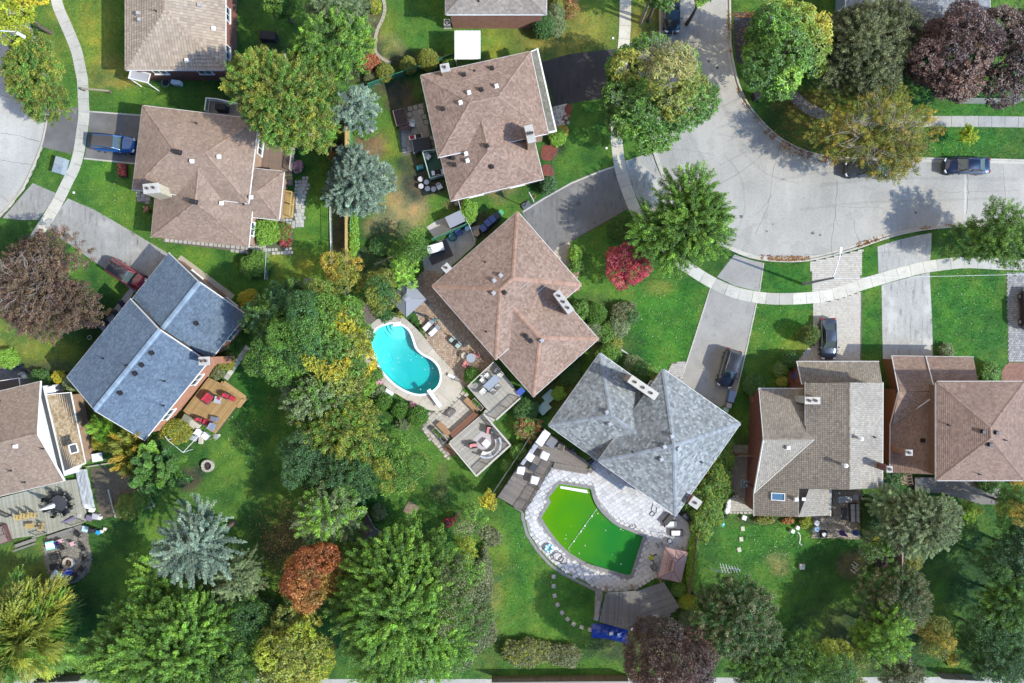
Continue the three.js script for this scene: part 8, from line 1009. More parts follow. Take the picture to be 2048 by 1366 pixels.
// stepping stones
{const m =[[0.52,0.45,0.37],[0.48,0.42,0.36]].map((c,i)=>mat('stepping stone ' +i,c,{map:'stone' })),ord =['first stepping stone of the arc, nearest the pool paving','second stepping stone of the arc from the pool paving','third stepping stone of the arc from the pool paving','fourth stepping stone of the arc from the pool paving','fifth stepping stone of the arc, at its bend','sixth stepping stone of the arc, past its bend','seventh stepping stone of the arc, third from the blue tarp','eighth stepping stone of the arc, second from the blue tarp','last stepping stone of the arc, beside the blue tarp'];const S =[[1107,1153],[1107,1172],[1109,1191],[1115,1209],[1124,1225],[1135,1238],[1147,1248],[1163,1254],[1180,1259]];let f =null;S.forEach(([x,y],i)=>{const nx =S[Math.min(8,i +1)],pv =S[Math.max(0,i - 1)],t =angOf(at(...pv),at(...nx));if (!f){f =thing('stepping_stone',ord[0],'stepping stone',at(x,y).setY(0),t,'stepping stones in the arc on the sunny lawn');part(f,'slab',rb(0.46,0.1,0.42,0,0.04,0,0,0.03),m[0]);}else copyOf(f,at(x,y).setY(0),t,'square pale ' +ord[i]);});
  f =null;[[1485,1057,'square stepping stone closest to the side patio'],[1482,1078,'middle of the three straight stepping stones on the right lawn'],[1478,1099,'stepping stone nearest the antenna mast']].forEach(([x,y,l],i)=>{if (!f){f =thing('stepping_stone',l,'stepping stone',at(x,y).setY(0),0.1,'straight row of stepping stones on the right lawn');part(f,'slab',rb(0.42,0.1,0.5,0,0.04,0,0,0.03),mat('pale yellow stone',[0.60,0.57,0.42],{map:'stone' }));}else copyOf(f,at(x,y).setY(0),0.1 *i,l);});
  cube('stone_block','square pale block on the shaded right lawn','stone block',1605,1134,0,0.62,0.35,0.62,2,mPlast.concrete,{main:'block' });cube('dirt_mat','square brown coir mat on the lawn below the lounge deck','mat',822,1018,0.02,1.35,0.06,1.3,30,mat('coir',[0.32,0.235,0.17],{map:'soil' }),{main:'weave' });cube('white_planter','white gravel planter by the right side patio','planter',1489,1036,0,0.5,0.35,0.5,20,mPlast.cover,{main:'body' });for (const [x,y,l]of [[1456,1003,'white quartz rock at the top of the rock row'],[1455,1012,'white quartz rock in the middle of the rock row'],[1453,1021,'white quartz rock at the bottom of the rock row']]){const g =thing('rock',l,'rock',at(x,y),x);const gg =new THREE.IcosahedronGeometry(0.3,1),q =gg.attributes.position;for (let i =0;i <q.count;i++){const k =0.75 +0.5 *noise(q.getX(i)*6 +x,q.getZ(i)*6 +q.getY(i)*4,3);q.setXYZ(i,q.getX(i)*k,q.getY(i)*k *0.6 +0.12,q.getZ(i)*k);}gg.computeVertexNormals();part(g,'stone',fin(gg),mPlast.cover);}
  const gm =thing('garden_globe','shiny teal plastic ball garden ornament beside the hedge','ornament',at(1441,1045));part(gm,'ball',ball(0.36,0,0.42,0),mat('teal glaze',[0.05,0.42,0.36],{roughness:0.2,clearcoat:1 }));part(gm,'stand',cy(0.2,0.25,0.12,0,0.06,0),mPlast.black);cube('black_pot','small black pot between the teal ball and the white planter','pot',1452,1034,0,0.35,0.3,0.35,0,mPlast.black,{main:'body' });
  // taupe house patio
  const sf =thing('wicker_sofa','grey cushioned three seat sofa on the dark back patio','sofa',at(1709,1026,0.5).setY(0.03),-PI / 2 +0.03);part(sf,'base',rb(2.1,0.3,0.9,0,0.2,0,0,0.05),mPlast.wicker);for (let i =0;i <3;i++){part(sf,'seat_cushion',rb(0.64,0.15,0.46,(i - 1)*0.66,0.42,0.14,0,0.05),mPlast.greyl);part(sf,'back_cushion',rb(0.64,0.4,0.2,(i - 1)*0.66,0.6,-0.28,0,0.06),mPlast.greyl);}cube('footstool','grey square footstool above the three seat sofa','footstool',1712,995,0.03,0.65,0.42,0.65,6,mPlast.greyl,{main:'cushion',legs:1 });table('dark glass top coffee table beside the three seat sofa',1689,1028,0.03,0.6,1.3,2,mat('dark glass',[0.07,0.07,0.075],{roughness:0.15 }),{h:0.42 });{const g =thing('window_bench','white framed glass cold frame on the dark back patio','cold frame',at(1687,998),0.02);part(g,'frame',[bx(1.35,0.3,0.07,0,0.3,-0.33),bx(0.07,0.3,0.59,-0.64,0.3,0),bx(0.07,0.3,0.59,0.64,0.3,0),bx(0.04,0.05,0.6,0,0.4,0)],mPlast.white);part(g,'pane',bx(1.2,0.02,0.6,0,0.36,0),mPlast.greyl);for (const a of [-1,1])part(g,'leg',bx(0.07,0.2,0.6,a *0.64,0.05,0),mPlast.white);}
  const pt =thing('planter_ring','empty round hoop planter at the corner of the dark patio','planter',at(1724,994));part(pt,'hoop',tor(0.3,0.035,0,0.4,0),mSteel);part(pt,'pot',cy(0.28,0.2,0.38,0,0.19,0,18),mPlast.black);closedParasol('closed violet parasol on the sunlit back patio',1675,1061,0.03,2.3,mPlast.purple);closedParasol('closed bright blue parasol at the patio edge',1702,1061,0.03,2.3,mPlast.bluec);{const g =thing('fire_bowl','square black fire bowl with white stones on the sunlit patio','fire bowl',at(1645,1067),0.1);part(g,'bowl',rb(0.75,0.3,0.75,0,0.2,0,0,0.06),mPlast.black);part(g,'stones',cy(0.24,0.24,0.08,0,0.36,0,9),mPlast.cover);part(g,'rim',tor(0.3,0.03,0,0.36,0),mBlackMetal);}
  for (const [x,y,m,l]of [[1627,1042,mPlast.cover,'white barrel at the house corner by the flower bed'],[1627,1054,mPlast.lt,'pale blue barrel next to the white barrel']]){const g =thing('barrel',l,'barrel',at(x,y));part(g,'body',cy(0.27,0.24,0.85,0,0.43,0,18),m);part(g,'lid',cy(0.28,0.28,0.05,0,0.87,0,18),m);}
  for (const [x,y,l]of [[1586,1063,'white plastic stool lying left on the right lawn'],[1596,1056,'white plastic stool lying right on the right lawn']])cube('plastic_stool',l,'stool',x,y,0,0.42,0.4,0.42,25,mPlast.white,{main:'seat' });{const o3 =at(1595,1064).setY(0.05),g =thing('drain_hose','cream drainage hose snaking over the right lawn','hose',o3);part(g,'pipe',tube(pts([1595,1064,1599,1069,1600,1079,1599,1087,1602,1089]).map((p)=>p.sub(o3)),0.07,24,7),mPlast.cream);part(g,'end_cap',cy(0.09,0.09,0.1,at(1602,1089).sub(o3).x,0,at(1602,1089).sub(o3).z,10),mPlast.greyl);}for (const [x,y,l]of [[1709,1129,'old pale wooden chair frame lying on the bare clay'],[1707,1140,'broken pale board lying on the bare clay']]){const g =thing('broken_chair',l,'debris',at(x,y),-0.7);part(g,'slat',[bx(0.7,0.04,0.12,0,0.1,-0.18),bx(0.7,0.04,0.12,0,0.1,0.18)],mPlast.beige);part(g,'cross_bar',bx(0.08,0.06,0.45,0.25,0.06,0),mPlast.beige);}
  // antenna mast
  const an =thing('tv_antenna','tall aluminium aerial mast leaning over the right lawn beside the hedge','antenna',at(1420,1138));const hgt =5.2,ex =at(1443,1094,0).sub(an.position);part(an,'mast',bar(v(0,0,0),v(ex.x *0.35,hgt,ex.z *0.55),0.035),mPlast.lt);const q =(t)=>v(ex.x *0.35 *t,hgt *t,ex.z *0.55 *t);part(an,'boom',bar(q(1).add(v(-0.9,0,-0.55)),q(1).add(v(1.2,0,-0.35)),0.025),mSteel);for (let i =0;i <7;i++){const c =q(1).add(v(-0.8 +i *0.3,0,-0.52 +i *0.03));part(an,'element',bar(c.clone().add(v(-0.15,0,-0.5 +i *0.04)),c.clone().add(v(0.15,0,0.5 - i *0.04)),0.016),mSteel);}for (const t of [0.3,0.55,0.75])part(an,'cross_arm',bar(q(t).add(v(-0.55,0,-0.3)),q(t).add(v(0.4,0,0.3)),0.02),mSteel);
}
{// small garden things
  const g =thing('raised_bed','white framed flower bed in the shady corner by the pale trunks','planter',at(633,280));part(g,'frame',[bx(1.6,0.3,0.08,0,0.15,-0.6),bx(1.6,0.3,0.08,0.0,0.15,0.6),bx(0.08,0.3,1.12,-0.76,0.15,0),bx(0.08,0.3,1.12,0.76,0.15,0)],mPlast.cream);part(g,'soil',bx(1.44,0.22,1.12,0,0.12,0),mPlast.soil);const g2 =thing('raised_bed','white framed dark bed under the tall wooden fence','planter',at(678,309));part(g2,'frame',[bx(1.6,0.3,0.07,0,0.15,-0.85),bx(0.07,0.3,1.7,-0.78,0.15,0.03)],mPlast.cream);part(g2,'soil',bx(1.5,0.2,1.66,0,0.11,0.03),mPlast.soil);
  const ub =thing('utility_box','pale grey utility cabinet on the small lawn by the curved sidewalk','utility box',at(117,330,0.8).setY(0),-0.27);part(ub,'cabinet',rb(1.0,0.8,1.75,0,0.4,0,0,0.04),mat('pale grey steel',[0.27,0.31,0.335],{roughness:0.5 }));part(ub,'lid',rb(1.06,0.06,0.88,0,0.82,-0.44,0,0.02),mat('pale grey steel',[0.27,0.31,0.335]));part(ub,'door',rb(1.06,0.05,0.86,0,0.81,0.45,0,0.02),mat('pale blue steel',[0.22,0.27,0.31]));part(ub,'lock',cy(0.05,0.05,0.04,0.2,0.86,0.3),mBlackMetal);
  const rb2 =thing('flower_planter','rectangular planter full of crimson flowers beside the brown house','planter',at(248,342),0.05);part(rb2,'box',rb(0.9,0.35,1.4,0,0.18,0,0,0.04),mat('maroon box',[0.16,0.03,0.035]));const fl =[];for (let i =0;i <150;i++)fl.push([v(rr(-0.36,0.36),0.4 +rnd()*0.15,rr(-0.62,0.62)),null,rr(0.6,1),jit(pick([[0.5,0.03,0.08],[0.6,0.2,0.25],[0.35,0.02,0.05],[0.06,0.12,0.03]]))]);stuff(instanced(rb2,'flowers',fl,LG.tuft,foliage));const rp =thing('flower_pot','round pot of red and white flowers at the brown house wall','flower pot',at(297,420));part(rp,'pot',cy(0.3,0.22,0.4,0,0.2,0,16),mPlast.terra);const f2 =[];for (let i =0;i <70;i++)f2.push([v(rr(-0.3,0.3),0.42 +rnd()*0.2,rr(-0.3,0.3)),null,rr(0.5,0.9),jit(pick([[0.5,0.04,0.06],[0.7,0.6,0.6],[0.06,0.13,0.03]]))]);stuff(instanced(rp,'flowers',f2,LG.tuft,foliage));
  const gr =thing('covered_grill','black covered grill on the narrow grey side deck','grill',at(442,215,1.2).setY(0.5),-0.1);part(gr,'cover',rb(1.2,0.95,0.7,0,0.5,0,0,0.18),mPlast.black);part(gr,'hem',rb(1.28,0.08,0.78,0,0.06,0,0,0.03),mPlast.char);
  const h2 =thing('log_post','pale timber rail lying across the lawn edge beside the sidewalk','timber',at(196,183).setY(0.02),-0.09);part(h2,'beam',bx(3.0,0.16,0.18,0,0.5,0),mat('bleached timber',[0.42,0.38,0.27],{map:'wood' }));for (const s of [-1,1])part(h2,'post',bx(0.2,0.55,0.24,s *1.45,0.26,0),mat('dark timber',[0.18,0.15,0.11],{map:'wood' }));
  const tr =thing('lawn_tractor','dark red lawn tractor parked under the border trees','lawn tractor',at(904,1039),0.5);part(tr,'hood',rb(0.9,0.5,0.6,0.4,0.6,0,0,0.12),mat('dark red paint',[0.22,0.03,0.04],{roughness:0.3 }));part(tr,'seat',rb(0.4,0.4,0.45,-0.45,0.75,0,0,0.1),mPlast.black);part(tr,'fender',rb(0.75,0.12,1.0,-0.45,0.55,0,0,0.05),mat('dark red paint',[0.22,0.03,0.04]));for (const [a,r]of [[0.6,0.19],[-0.45,0.27]])for (const s of [-1,1])part(tr,'wheel',cy(r,r,0.18,a,r,s *0.45,16,PI / 2),mPlast.black);part(tr,'steering_wheel',tor(0.18,0.02,-0.05,0.98,0,18),mPlast.black);
  const tc =thing('tilted_canopy','collapsed brown canvas canopy frame under the pale maple','canopy',at(745,1045));part(tc,'cloth',tri([v(-1.7,0.1,0.4),v(-0.2,1.5,-1.2),v(0.4,1.2,0.2),v(-1.7,0.1,0.4),v(0.4,1.2,0.2),v(-1.2,0.15,2.2),v(0.4,1.2,0.2),v(1.0,0.2,1.0),v(-1.2,0.15,2.2)]),mat('brown canvas',[0.13,0.10,0.085],{map:'fabric' }));part(tc,'frame_pole',[bar(v(-0.2,1.5,-1.2),v(0.4,1.2,0.2),0.03),bar(v(0.4,1.2,0.2),v(1.0,0.2,1.0),0.03),bar(v(-0.2,1.5,-1.2),v(-1.5,1.4,-1.4),0.03),bar(v(0.4,1.2,0.2),v(0.3,0,0.2),0.03)],mPlast.greyl);cube('water_butt','dark teal bin in the deep shade beside the orange tree','bin',707,1077,0,0.8,0.9,0.7,10,mat('dark teal',[0.03,0.07,0.09]),{main:'body',lid:mat('dark teal lid',[0.045,0.1,0.12])});cube('roof_hatch','small grey garden cabinet at the edge of the shady trees','cabinet',617,565,0,1.0,1.1,0.8,4,wd.old[2],{main:'body',lid:wd.old[0]});
  for (const [x,y,l]of [[23,732,'pale cushioned chair on the dark slate patio, upper one'],[49,752,'pale cushioned chair on the dark slate patio beside the shrubs']])chair(l,'patio_chair',x,y,60,0.03,mPlast.cream,{frame:mPlast.black,w:0.6 });table('small black side table between the two slate patio chairs',45,741,0.03,0.5,0.5,0,mPlast.black,{round:1,h:0.45 });{const ag =thing('awning','dark brown awning with white edge over the slate patio','awning',at(10,770,2.4).setY(0),0.15);part(ag,'cloth',quad(v(-2,2.6,0.9),v(1.6,2.6,0.9),v(1.6,2.3,-0.5),v(-2,2.3,-0.5)),mat('brown awning',[0.07,0.055,0.05],{map:'fabric' }));part(ag,'edge_rail',[bx(3.7,0.07,0.06,-0.2,2.3,-0.52),bx(0.06,0.07,1.4,1.62,2.45,0.2)],mWhite);for (const s of [-1,1])part(ag,'post',bx(0.07,2.3,0.07,s *1.5,1.15,-0.45),mWhite);}
  for (const [x,y,m,l]of [[1590,750,mPlast.bluec,'blue porch chair nearer the garage'],[1590,774,mPlast.bluec,'blue porch chair nearer the wing roof']])chair(l,'porch_chair',x,y,180,0.1,m,{w:0.6 });{const p =pts([1576,742,1600,738,1604,778,1577,778]);pave(p);struct('porch_slab',prism(p,-0.1,0.1),brickM.red);}cube('wheeled_bin','blue grey wheeled bin pair standing beside the grey garage','bin',1464,793,0,0.62,1.0,1.2,12,mat('slate blue plastic',[0.13,0.19,0.33]),{main:'body',lid:mat('slate blue lid',[0.18,0.25,0.42])});cube('storage_bin','grey bin below the blue grey bins','bin',1458,811,0,0.5,0.8,0.5,12,mPlast.greyc,{main:'body',lid:mPlast.greyl });cube('organics_bin','pale green bin at the corner of the grey roof','bin',1452,820,0,0.5,0.7,0.45,12,mat('pale green plastic',[0.25,0.42,0.32]),{main:'body',lid:mat('pale green lid',[0.3,0.48,0.37])});
  {const gp =thing('gate_beam','brown wooden gate beam between the hedge and the red brick wall','gate',at(1486,906),0);part(gp,'beam',bx(2.6,0.12,0.1,0,1.9,0),wd.fence[0]);for (const s of [-1,1])part(gp,'post',bx(0.1,1.9,0.1,s *1.2,0.95,0),wd.fence[1]);for (let i =0;i <9;i++)part(gp,'board',bx(0.13,1.6,0.025,-1.05 +i *0.26,0.9,0.0),wd.fence[i % 2]);}
  {const g3 =thing('basement_planter','red brick window planter on the wing of the taupe house','planter',at(1507,793),0);part(g3,'brickwork',[bx(0.9,0.9,0.12,0,0.45,-0.45),bx(0.9,0.9,0.12,0,0.45,0.45),bx(0.12,0.9,0.78,-0.4,0.45,0),bx(0.12,0.9,0.78,0.4,0.45,0)],brickM.rose);part(g3,'soil',bx(0.68,0.7,0.78,0,0.36,0),mPlast.soil);}
  // front porch things of the blue-roofed house
  chair('dark cushioned porch chair close to the red car','porch_chair',243,607,140,0.12,mat('navy cushion',[0.03,0.04,0.10],{map:'fabric' }),{frame:mBlackMetal });chair('dark green porch chair under the blue eave','porch_chair',231,627,140,0.12,mat('dark green cushion',[0.03,0.08,0.08],{map:'fabric' }),{frame:mBlackMetal });chair('navy porch chair at the far end of the porch','porch_chair',212,645,140,0.12,mat('navy cushion',[0.03,0.04,0.10],{map:'fabric' }),{frame:mBlackMetal });cube('wooden_bench','yellow wooden bench on the edge of the porch slab','bench',216,624,0.12,0.9,0.4,0.45,-55,wd.yel[0],{main:'top',legs:1 });{const g3 =thing('lawn_hoop','white wire hoop ornament on the shaded lawn','ornament',at(183,675));part(g3,'hoop',tor(0.22,0.025,0,0.35,0),mPlast.white);part(g3,'stake',bar(v(0,0,0),v(0,0.35,0.2),0.015),mPlast.white);const g5 =thing('flower_basket','white hoop basket with green plant beside the porch','plant basket',at(192,648));part(g5,'basket',[tor(0.28,0.025,0,0.4,0),cy(0.26,0.18,0.35,0,0.2,0,14)],mPlast.white);const f3 =[];for (let i =0;i <50;i++)f3.push([v(rr(-0.25,0.25),0.42 +rnd()*0.2,rr(-0.25,0.25)),null,rr(0.5,0.9),jit(pick(gl))]);stuff(instanced(g5,'plant',f3,LG.tuft,foliage));}
  // deck of the two-storey house
  deck('weathered_deck','silvery weathered deck below the two storey brown house',[1830,955,1996,955,1996,1008,1960,1008,1880,985,1830,985],0.5,[1830,960,1990,960],0.14,wd.old);{const st =thing('deck_steps','weathered side steps at the end of the silvery deck','steps',at(1985,988));for (let i =0;i <5;i++)part(st,'tread',bx(0.9,0.05,0.26,0,0.52,-1.0 +i *0.42,0.2),pick(wd.old));part(st,'stringer',bx(0.7,0.4,2.0,0,0.28,0,0.2),wd.old[1]);const ld =thing('wooden_ladder','brown wooden ladder frame on the sandy strip below the lower roof','ladder',at(1812,956),0.2);for (const s of [-1,1])part(ld,'side_rail',bx(0.06,0.06,1.4,s *0.3,0.6,0),wd.fence[0]);for (let i =0;i <4;i++)part(ld,'rung',bx(0.56,0.04,0.06,0,0.6,-0.5 +i *0.33),wd.fence[1]);for (const s of [-1,1])part(ld,'leg',bx(0.07,0.6,0.07,s *0.3,0.28,0.6),wd.fence[0]);const p =pts([1790,950,1826,952,1826,972,1795,968]);pave(p);struct('sand_strip',sheet(p,0.02),mat('sandy soil',[0.42,0.33,0.20],{map:'soil' }));}
  {const p =pts([1766,778,1790,776,1788,944,1768,944]);pave(p);struct('passage',sheet(p,0.012),mat('passage earth',[0.16,0.09,0.055],{map:'soil' }));for (const y of [815,831,862]){const g4 =thing('passage_gate','wooden cross frame in the passage between the right houses, at ' +(y ===815 ?'its upper part' :y ===831 ?'its middle' :'its lower part'),'frame',at(1778,y));part(g4,'beam',bx(0.95,0.1,0.1,0,1.9,0),wd.fence[1]);for (const s of [-1,1])part(g4,'post',bx(0.1,1.85,0.1,s *0.42,0.93,0),wd.fence[0]);}}
  {const g4 =thing('fallen_bin','black wheeled bin on the verge under the yellow topped tree','bin',at(1508,196),0.4);part(g4,'body',rb(0.6,1.0,0.7,0,0.5,0,0,0.05),mPlast.black);part(g4,'lid',rb(0.64,0.07,0.74,0,1.03,0,0,0.03),mBlackMetal);for (const s of [-1,1])part(g4,'wheel',cy(0.12,0.12,0.06,s *0.22,0.12,-0.37,12,0,PI / 2),mBlackMetal);}
  for (const [x,y,l]of [[1213,296,'small white utility marker on the lawn by the road tree'],[1226,76,'small pale utility lid on the dry lawn beside the sidewalk'],[147,385,'small white marker on the lawn beside the worn driveway']])cube('utility_marker',l,'marker',x,y,0,0.24,0.1,0.24,10,mPlast.cover,{main:'lid' });
  cube('trash_bag_pair','dark covered car sized barbecue table in the shade at the top','covered table',534,70,0,1.7,0.9,0.9,5,mPlast.black,{});cube('patio_table','dark covered round chair stack below the shaded barbecue table','covered chair',524,101,0,1.2,0.8,0.9,10,mPlast.char,{});
}
// ---------- street furniture ----------
{const lamp =thing('street_lamp','grey concrete street lamp with curved arm over the road at the paver driveway','street lamp',at(1605,568)),L =(x,y,h)=>at(x,y,h).sub(lamp.position).setY(h);part(lamp,'pole',taper([v(0,0,0),v(0,3.6,0),v(0,7.2,0)],0.17,0.09,10),mat('lamp concrete',[0.36,0.37,0.37],{map:'concrete' }));part(lamp,'arm',tube([v(0,7.0,0),L(1674,532,7.6),L(1681,506,7.8)],0.05,16,7),mWhite);const hd =part(lamp,'lamp_head',rb(0.3,0.16,0.62,0,0,0,0,0.07),mWhite);hd.position.copy(L(1681,500,7.8));hd.rotation.y =-0.1;part(lamp,'lens',rb(0.22,0.06,0.42,hd.position.x,7.7,hd.position.z,-0.1,0.03),mPlast.cover);
  const w =thing('overhead_wire','white overhead wire from the street lamp to the right edge','wire',at(1668,557,7.0));const A =v(0,0,0),B =at(2150,546,7.4).sub(w.position);part(w,'cable',tube([A,A.clone().lerp(B,0.5).add(v(0,-0.25,0)),B],0.018,30,5),mPlast.cover);part(w,'clamp',cy(0.06,0.06,0.12),mSteel);
  const up =thing('utility_pole','wooden utility pole leaning into view at the top beside the sidewalk','utility pole',at(1281,47));part(up,'pole',taper([v(0,0,0),v(0,4.5,0),v(0,9,0)],0.16,0.11,10),mat('pole wood',[0.34,0.30,0.27],{map:'bark' }));part(up,'cross_arm',bx(1.6,0.1,0.12,0,8.4,0),wd.old[0]);
  const l2 =thing('street_lamp','white armed street lamp reaching in at the left edge under the yellow green tree','street lamp',at(-52,108)),Q =(x,y,h)=>at(x,y,h).sub(l2.position).setY(h);part(l2,'pole',taper([v(0,0,0),v(0,3.6,0),v(0,7.4,0)],0.17,0.09,10),mat('lamp concrete',[0.36,0.37,0.37]));part(l2,'arm',tube([v(0,7.2,0),Q(-30,60,9.0),Q(29,63,9.3)],0.05,14,7),mWhite);const h2 =part(l2,'lamp_head',rb(0.95,0.16,0.3,0,0,0,0,0.07),mWhite);h2.position.copy(Q(42,70,9.3));h2.rotation.y =-0.5;
}
// ---------- cars ----------
function car(name,label,x0,y0,x1,y1,paint,o ={}){// from tail to nose, in survey units at bumper height
  const A =at(x0,y0,0.7).setY(0),B =at(x1,y1,0.7).setY(0),L =A.distanceTo(B),W =o.w ||1.84,suv =o.suv,g =thing(name,label,o.cat ||'car',A.clone().lerp(B,0.5).setY(o.y ||0),angOf(A,B));
  const pm =mat('car paint ' +label,paint,{roughness:0.3,metalness:0.25,clearcoat:1,clearcoatRoughness:0.06 }),gm =mat('car glass',[0.025,0.035,0.04],{roughness:0.05,clearcoat:1 }),ws =mat('car windscreen',[0.06,0.085,0.085],{roughness:0.06,clearcoat:1 }),bk =mat('car trim',[0.02,0.02,0.022],{roughness:0.5 });
  const belt =suv ?1.02 :0.92,roof =suv ?1.66 :1.42,st =[[-0.5,0.72,0.62,0.42],[-0.485,0.86,belt - 0.12,0.3],[-0.44,0.96,belt,0.25],[-0.3,1,belt +0.01,0.22],[0,1,belt,0.22],[0.22,0.99,belt - 0.02,0.22],[0.36,0.96,belt - 0.10,0.22],[0.44,0.88,belt - 0.17,0.25],[0.485,0.74,belt - 0.28,0.3],[0.5,0.6,0.5,0.4]];
  const prof =(s)=>{const [t,w,top,bot]=s,x =t *L,h =W / 2 *w;return [[h *0.86,bot],[h *0.98,bot +0.14],[h,(bot +top)/ 2],[h *0.97,top - 0.1],[h *0.86,top - 0.015],[h *0.45,top +0.03],[0,top +0.04]].map(([z,y])=>v(x,y,z));};
  const pos =[],idx =[];const rows =st.map((s)=>{const h =prof(s);return [...h,...h.slice(0,-1).reverse().map((p)=>v(p.x,p.y,-p.z))];}),n =rows[0].length;rows.forEach((r)=>r.forEach((p)=>pos.push(p.x,p.y,p.z)));for (let i =0;i +1 <rows.length;i++)for (let k =0;k +1 <n;k++){const a =i *n +k;idx.push(a,a +1,a +n,a +1,a +n +1,a +n);}for (const i of [0,rows.length - 1])for (let k =1;k +1 <n;k++)idx.push(i *n,i *n +k,i *n +k +1);for (let i =0;i +1 <rows.length;i++){idx.push(i *n,(i +1)*n,i *n +n - 1,(i +1)*n,(i +1)*n +n - 1,i *n +n - 1);}
  const bg =new THREE.BufferGeometry();bg.setAttribute('position',new THREE.Float32BufferAttribute(pos,3));bg.setIndex(idx);bg.computeVertexNormals();part(g,'body',fin(toCreasedNormals(bg,0.7)),pm);
  const xr0 =suv ?-0.475 *L :-0.37 *L,xr1 =suv ?-0.40 *L :-0.2 *L,xf1 =suv ?0.08 *L :0.06 *L,xf0 =suv ?0.235 *L :0.235 *L,hb =W / 2 *0.86,ht =W / 2 *(suv ?0.70 :0.62),yb =belt,q =(x,y,z)=>v(x,y,z);
  const b =[q(xr0,yb,hb *0.94),q(xf0,yb - 0.02,hb *0.93),q(xf0,yb - 0.02,-hb *0.93),q(xr0,yb,-hb *0.94)],t =[q(xr1,roof - 0.05,ht *0.94),q(xf1,roof,ht),q(xf1,roof,-ht),q(xr1,roof - 0.05,-ht *0.94)];
  part(g,'windscreen',quad(b[1],b[2],t[2],t[1]),ws);part(g,'rear_window',quad(b[3],b[0],t[0],t[3]),o.hatch ||!suv ?ws :gm);part(g,'side_window',quad(b[0],b[1],t[1],t[0]),gm);part(g,'side_window',quad(b[2],b[3],t[3],t[2]),gm);
  const rm =o.roofM ==='black' ?mat('black car roof',[0.02,0.022,0.03],{roughness:0.12,clearcoat:1 }):pm;part(g,'roof',(()=>{const l =[],nx =8,nz =6,P =(i,j)=>{const u =i / nx,w =j / nz,a =t[3].clone().lerp(t[2],u),c =t[0].clone().lerp(t[1],u),p =a.lerp(c,w);p.y +=0.07 *Math.sin(PI *w)*(0.4 +0.6 *Math.sin(PI *u))+0.012;return p;};for (let i =0;i <nx;i++)for (let j =0;j <nz;j++)l.push(P(i,j),P(i,j +1),P(i +1,j),P(i +1,j),P(i,j +1),P(i +1,j +1));const gg =mergeVertices(tri(l).deleteAttribute('normal').deleteAttribute('uv'));gg.computeVertexNormals();return fin(gg);})(),rm);
  for (const i of [0,1,2,3])part(g,'pillar',bar(b[i],t[i],0.055),pm);for (const [i,j]of [[0,1],[3,2]]){part(g,'roof_side_rail',bar(t[i],t[j],0.045),suv &&o.rails ?mSteel :pm);part(g,'door_pillar',bar(b[i].clone().lerp(b[j],0.52),t[i].clone().lerp(t[j],0.5),0.035),bk);}
  const wr =suv ?0.35 :0.32;for (const x of [-0.30,0.315])for (const s of [-1,1]){const wl =part(g,'wheel',cy(wr,wr,0.22,0,0,0,22,PI / 2),bk);wl.position.set(x *L,wr,s *(W / 2 - 0.1));part(wl,'rim',cy(wr *0.62,wr *0.62,0.02,0,0,s *0.112,14,PI / 2),mSteel);}
  for (const s of [-1,1]){part(g,'headlight',rb(0.24,0.11,0.36,0.462 *L,belt - 0.27,s *W *0.335,s *-0.5,0.04),mat('headlight lens',[0.6,0.63,0.65],{roughness:0.1 }));part(g,'tail_light',rb(0.14,0.16,0.34,-0.482 *L,belt - 0.16,s *W *0.36,s *0.3,0.04),mat('tail light red',[0.35,0.02,0.02],{roughness:0.2 }));part(g,'mirror',rb(0.14,0.12,0.22,xf0 - 0.12,belt +0.08,s *(W / 2 +0.06),0,0.04),o.mirror ||pm);}
  part(g,'front_bumper',rb(0.16,0.2,W *0.68,0.478 *L,0.42,0,0,0.06),bk);part(g,'rear_bumper',rb(0.16,0.2,W *0.74,-0.478 *L,0.45,0,0,0.06),bk);part(g,'wiper',[bar(q(xf0 +0.03,yb +0.02,0.3),q(xf0 - 0.3,yb +0.3,-0.15),0.012,4),bar(q(xf0 +0.03,yb +0.02,-0.3),q(xf0 - 0.3,yb +0.3,-0.7),0.012,4)],bk);
  if (o.rails)for (const s of [-1,1])part(g,'roof_rail',bar(q(xr1 +0.15,roof +0.06,s *ht *0.86),q(xf1 - 0.1,roof +0.08,s *ht *0.86),0.025),mSteel);if (o.ribs)for (let i =-2;i <=2;i++)part(g,'roof_rib',bx((xf1 - xr1)*0.85,0.02,0.025,(xf1 +xr1)/ 2,roof +0.07 - Math.abs(i)*0.014,i *0.2),bk);for (let i =-1;i <=1;i +=2)part(g,'hood_crease',bx(L *0.2,0.012,0.03,0.34 *L,belt - 0.045,i *0.4,i *0.12,0,-0.1),pm);return g;
}
car('blue_suv','bright blue crossover with black roof parked nose to the brown house',185,284,271,291,[0.012,0.10,0.32],{suv:1,roofM:'black' });
car('red_suv','dark red crossover with black roof parked nose to the blue roofed house',219,528,288,571,[0.20,0.008,0.022],{suv:1,roofM:'black' });
car('black_suv','black crossover parked at the top of the road half under a tree',1343,-22,1344,66,[0.014,0.018,0.024],{suv:1,roofM:'black' });
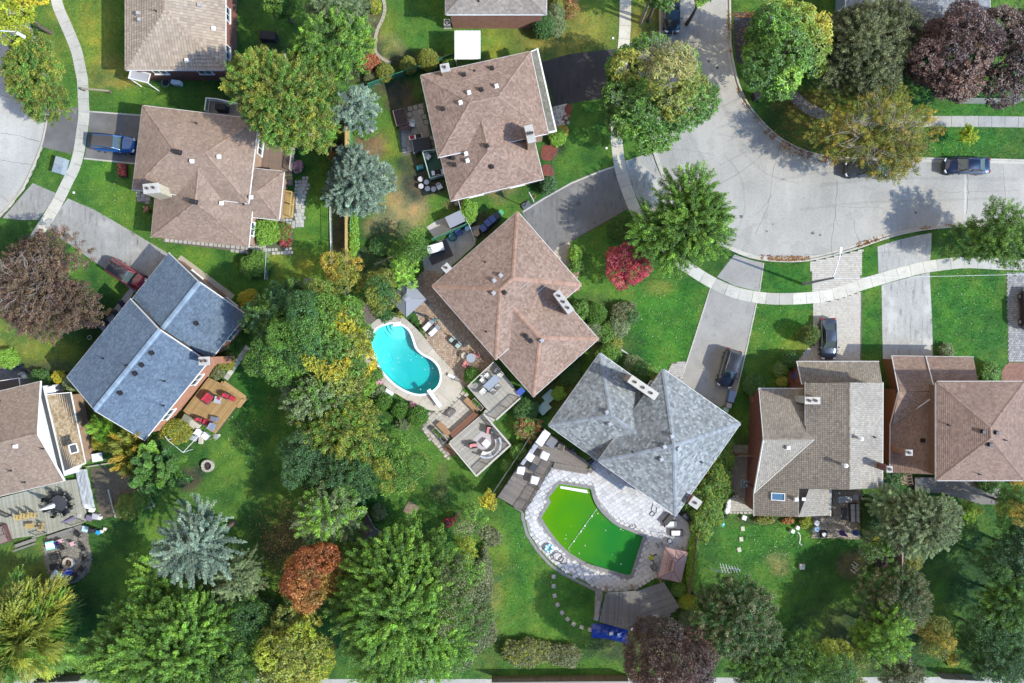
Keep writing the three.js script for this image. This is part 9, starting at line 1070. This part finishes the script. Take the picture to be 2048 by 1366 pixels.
car('black_sedan','black sedan parked along the kerb beside the bright lawn strip',1980,331,1888,331,[0.014,0.02,0.045],{});
car('parked_sedan','dark sedan hidden under the leaning yellow olive tree',1778,338,1690,338,[0.05,0.055,0.06],{});
car('grey_suv','charcoal grey crossover with ribbed roof on the pale grey driveway',1469,699,1447,774,[0.035,0.037,0.042],{suv:1,ribs:1 });
car('grey_sedan','dark grey sedan on the square paver driveway',1656,636,1658,719,[0.055,0.065,0.085],{});
car('maroon_car','black and maroon car cut off by the right picture edge',2062,660,2061,577,[0.05,0.01,0.014],{suv:1,roofM:'black' });
// ---------- grass blades over every lawn in view ----------
{
  const bl =(()=>{const keep =seed;seed =99;const p =[];for (let i =0;i <5;i++){const A =rnd()*6.28,x =rr(-0.09,0.09),z =rr(-0.09,0.09),w =0.022,hx =Math.cos(A)*0.05,hz =Math.sin(A)*0.05;p.push(x - hz *w *14,0,z +hx *w *14,x +hz *w *14,0,z - hx *w *14,x +hx *rr(0.4,1.6),rr(0.05,0.11),z +hz *rr(0.4,1.6));}seed =keep;const g =new THREE.BufferGeometry();g.setAttribute('position',new THREE.Float32BufferAttribute(p,3));g.computeVertexNormals();return fin(g);})();
  const boxes =paved.map((p)=>{const x =p.map((q)=>q.x),z =p.map((q)=>q.z);return [Math.min(...x),Math.max(...x),Math.min(...z),Math.max(...z),p];}),list =[];
  for (let i =0;i <235000;i++){const x =rr(-57,57),z =rr(-38.2,38.2);if (boxes.some((b)=>x >b[0]&&x <b[1]&&z >b[2]&&z <b[3]&&inPoly(x,z,b[4])))continue;const c =groundRGB(x,z);if (c[1]<c[0]*0.98 &&rnd()<0.8)continue;const k =rr(0.55,1.8);list.push([x,0,z,rr(0.7,1.4),[c[0]*k *1.15,c[1]*k *1.1,c[2]*k],[rr(-0.15,0.15),rr(0,6.28),rr(-0.15,0.15)]]);}
  const o =scatter('grass',list,foliage,bl);o.userData ={kind:'stuff',label:'short lawn grass over all the gardens',category:'grass' };scene.add(o);
}
renderer.render(scene,camera);
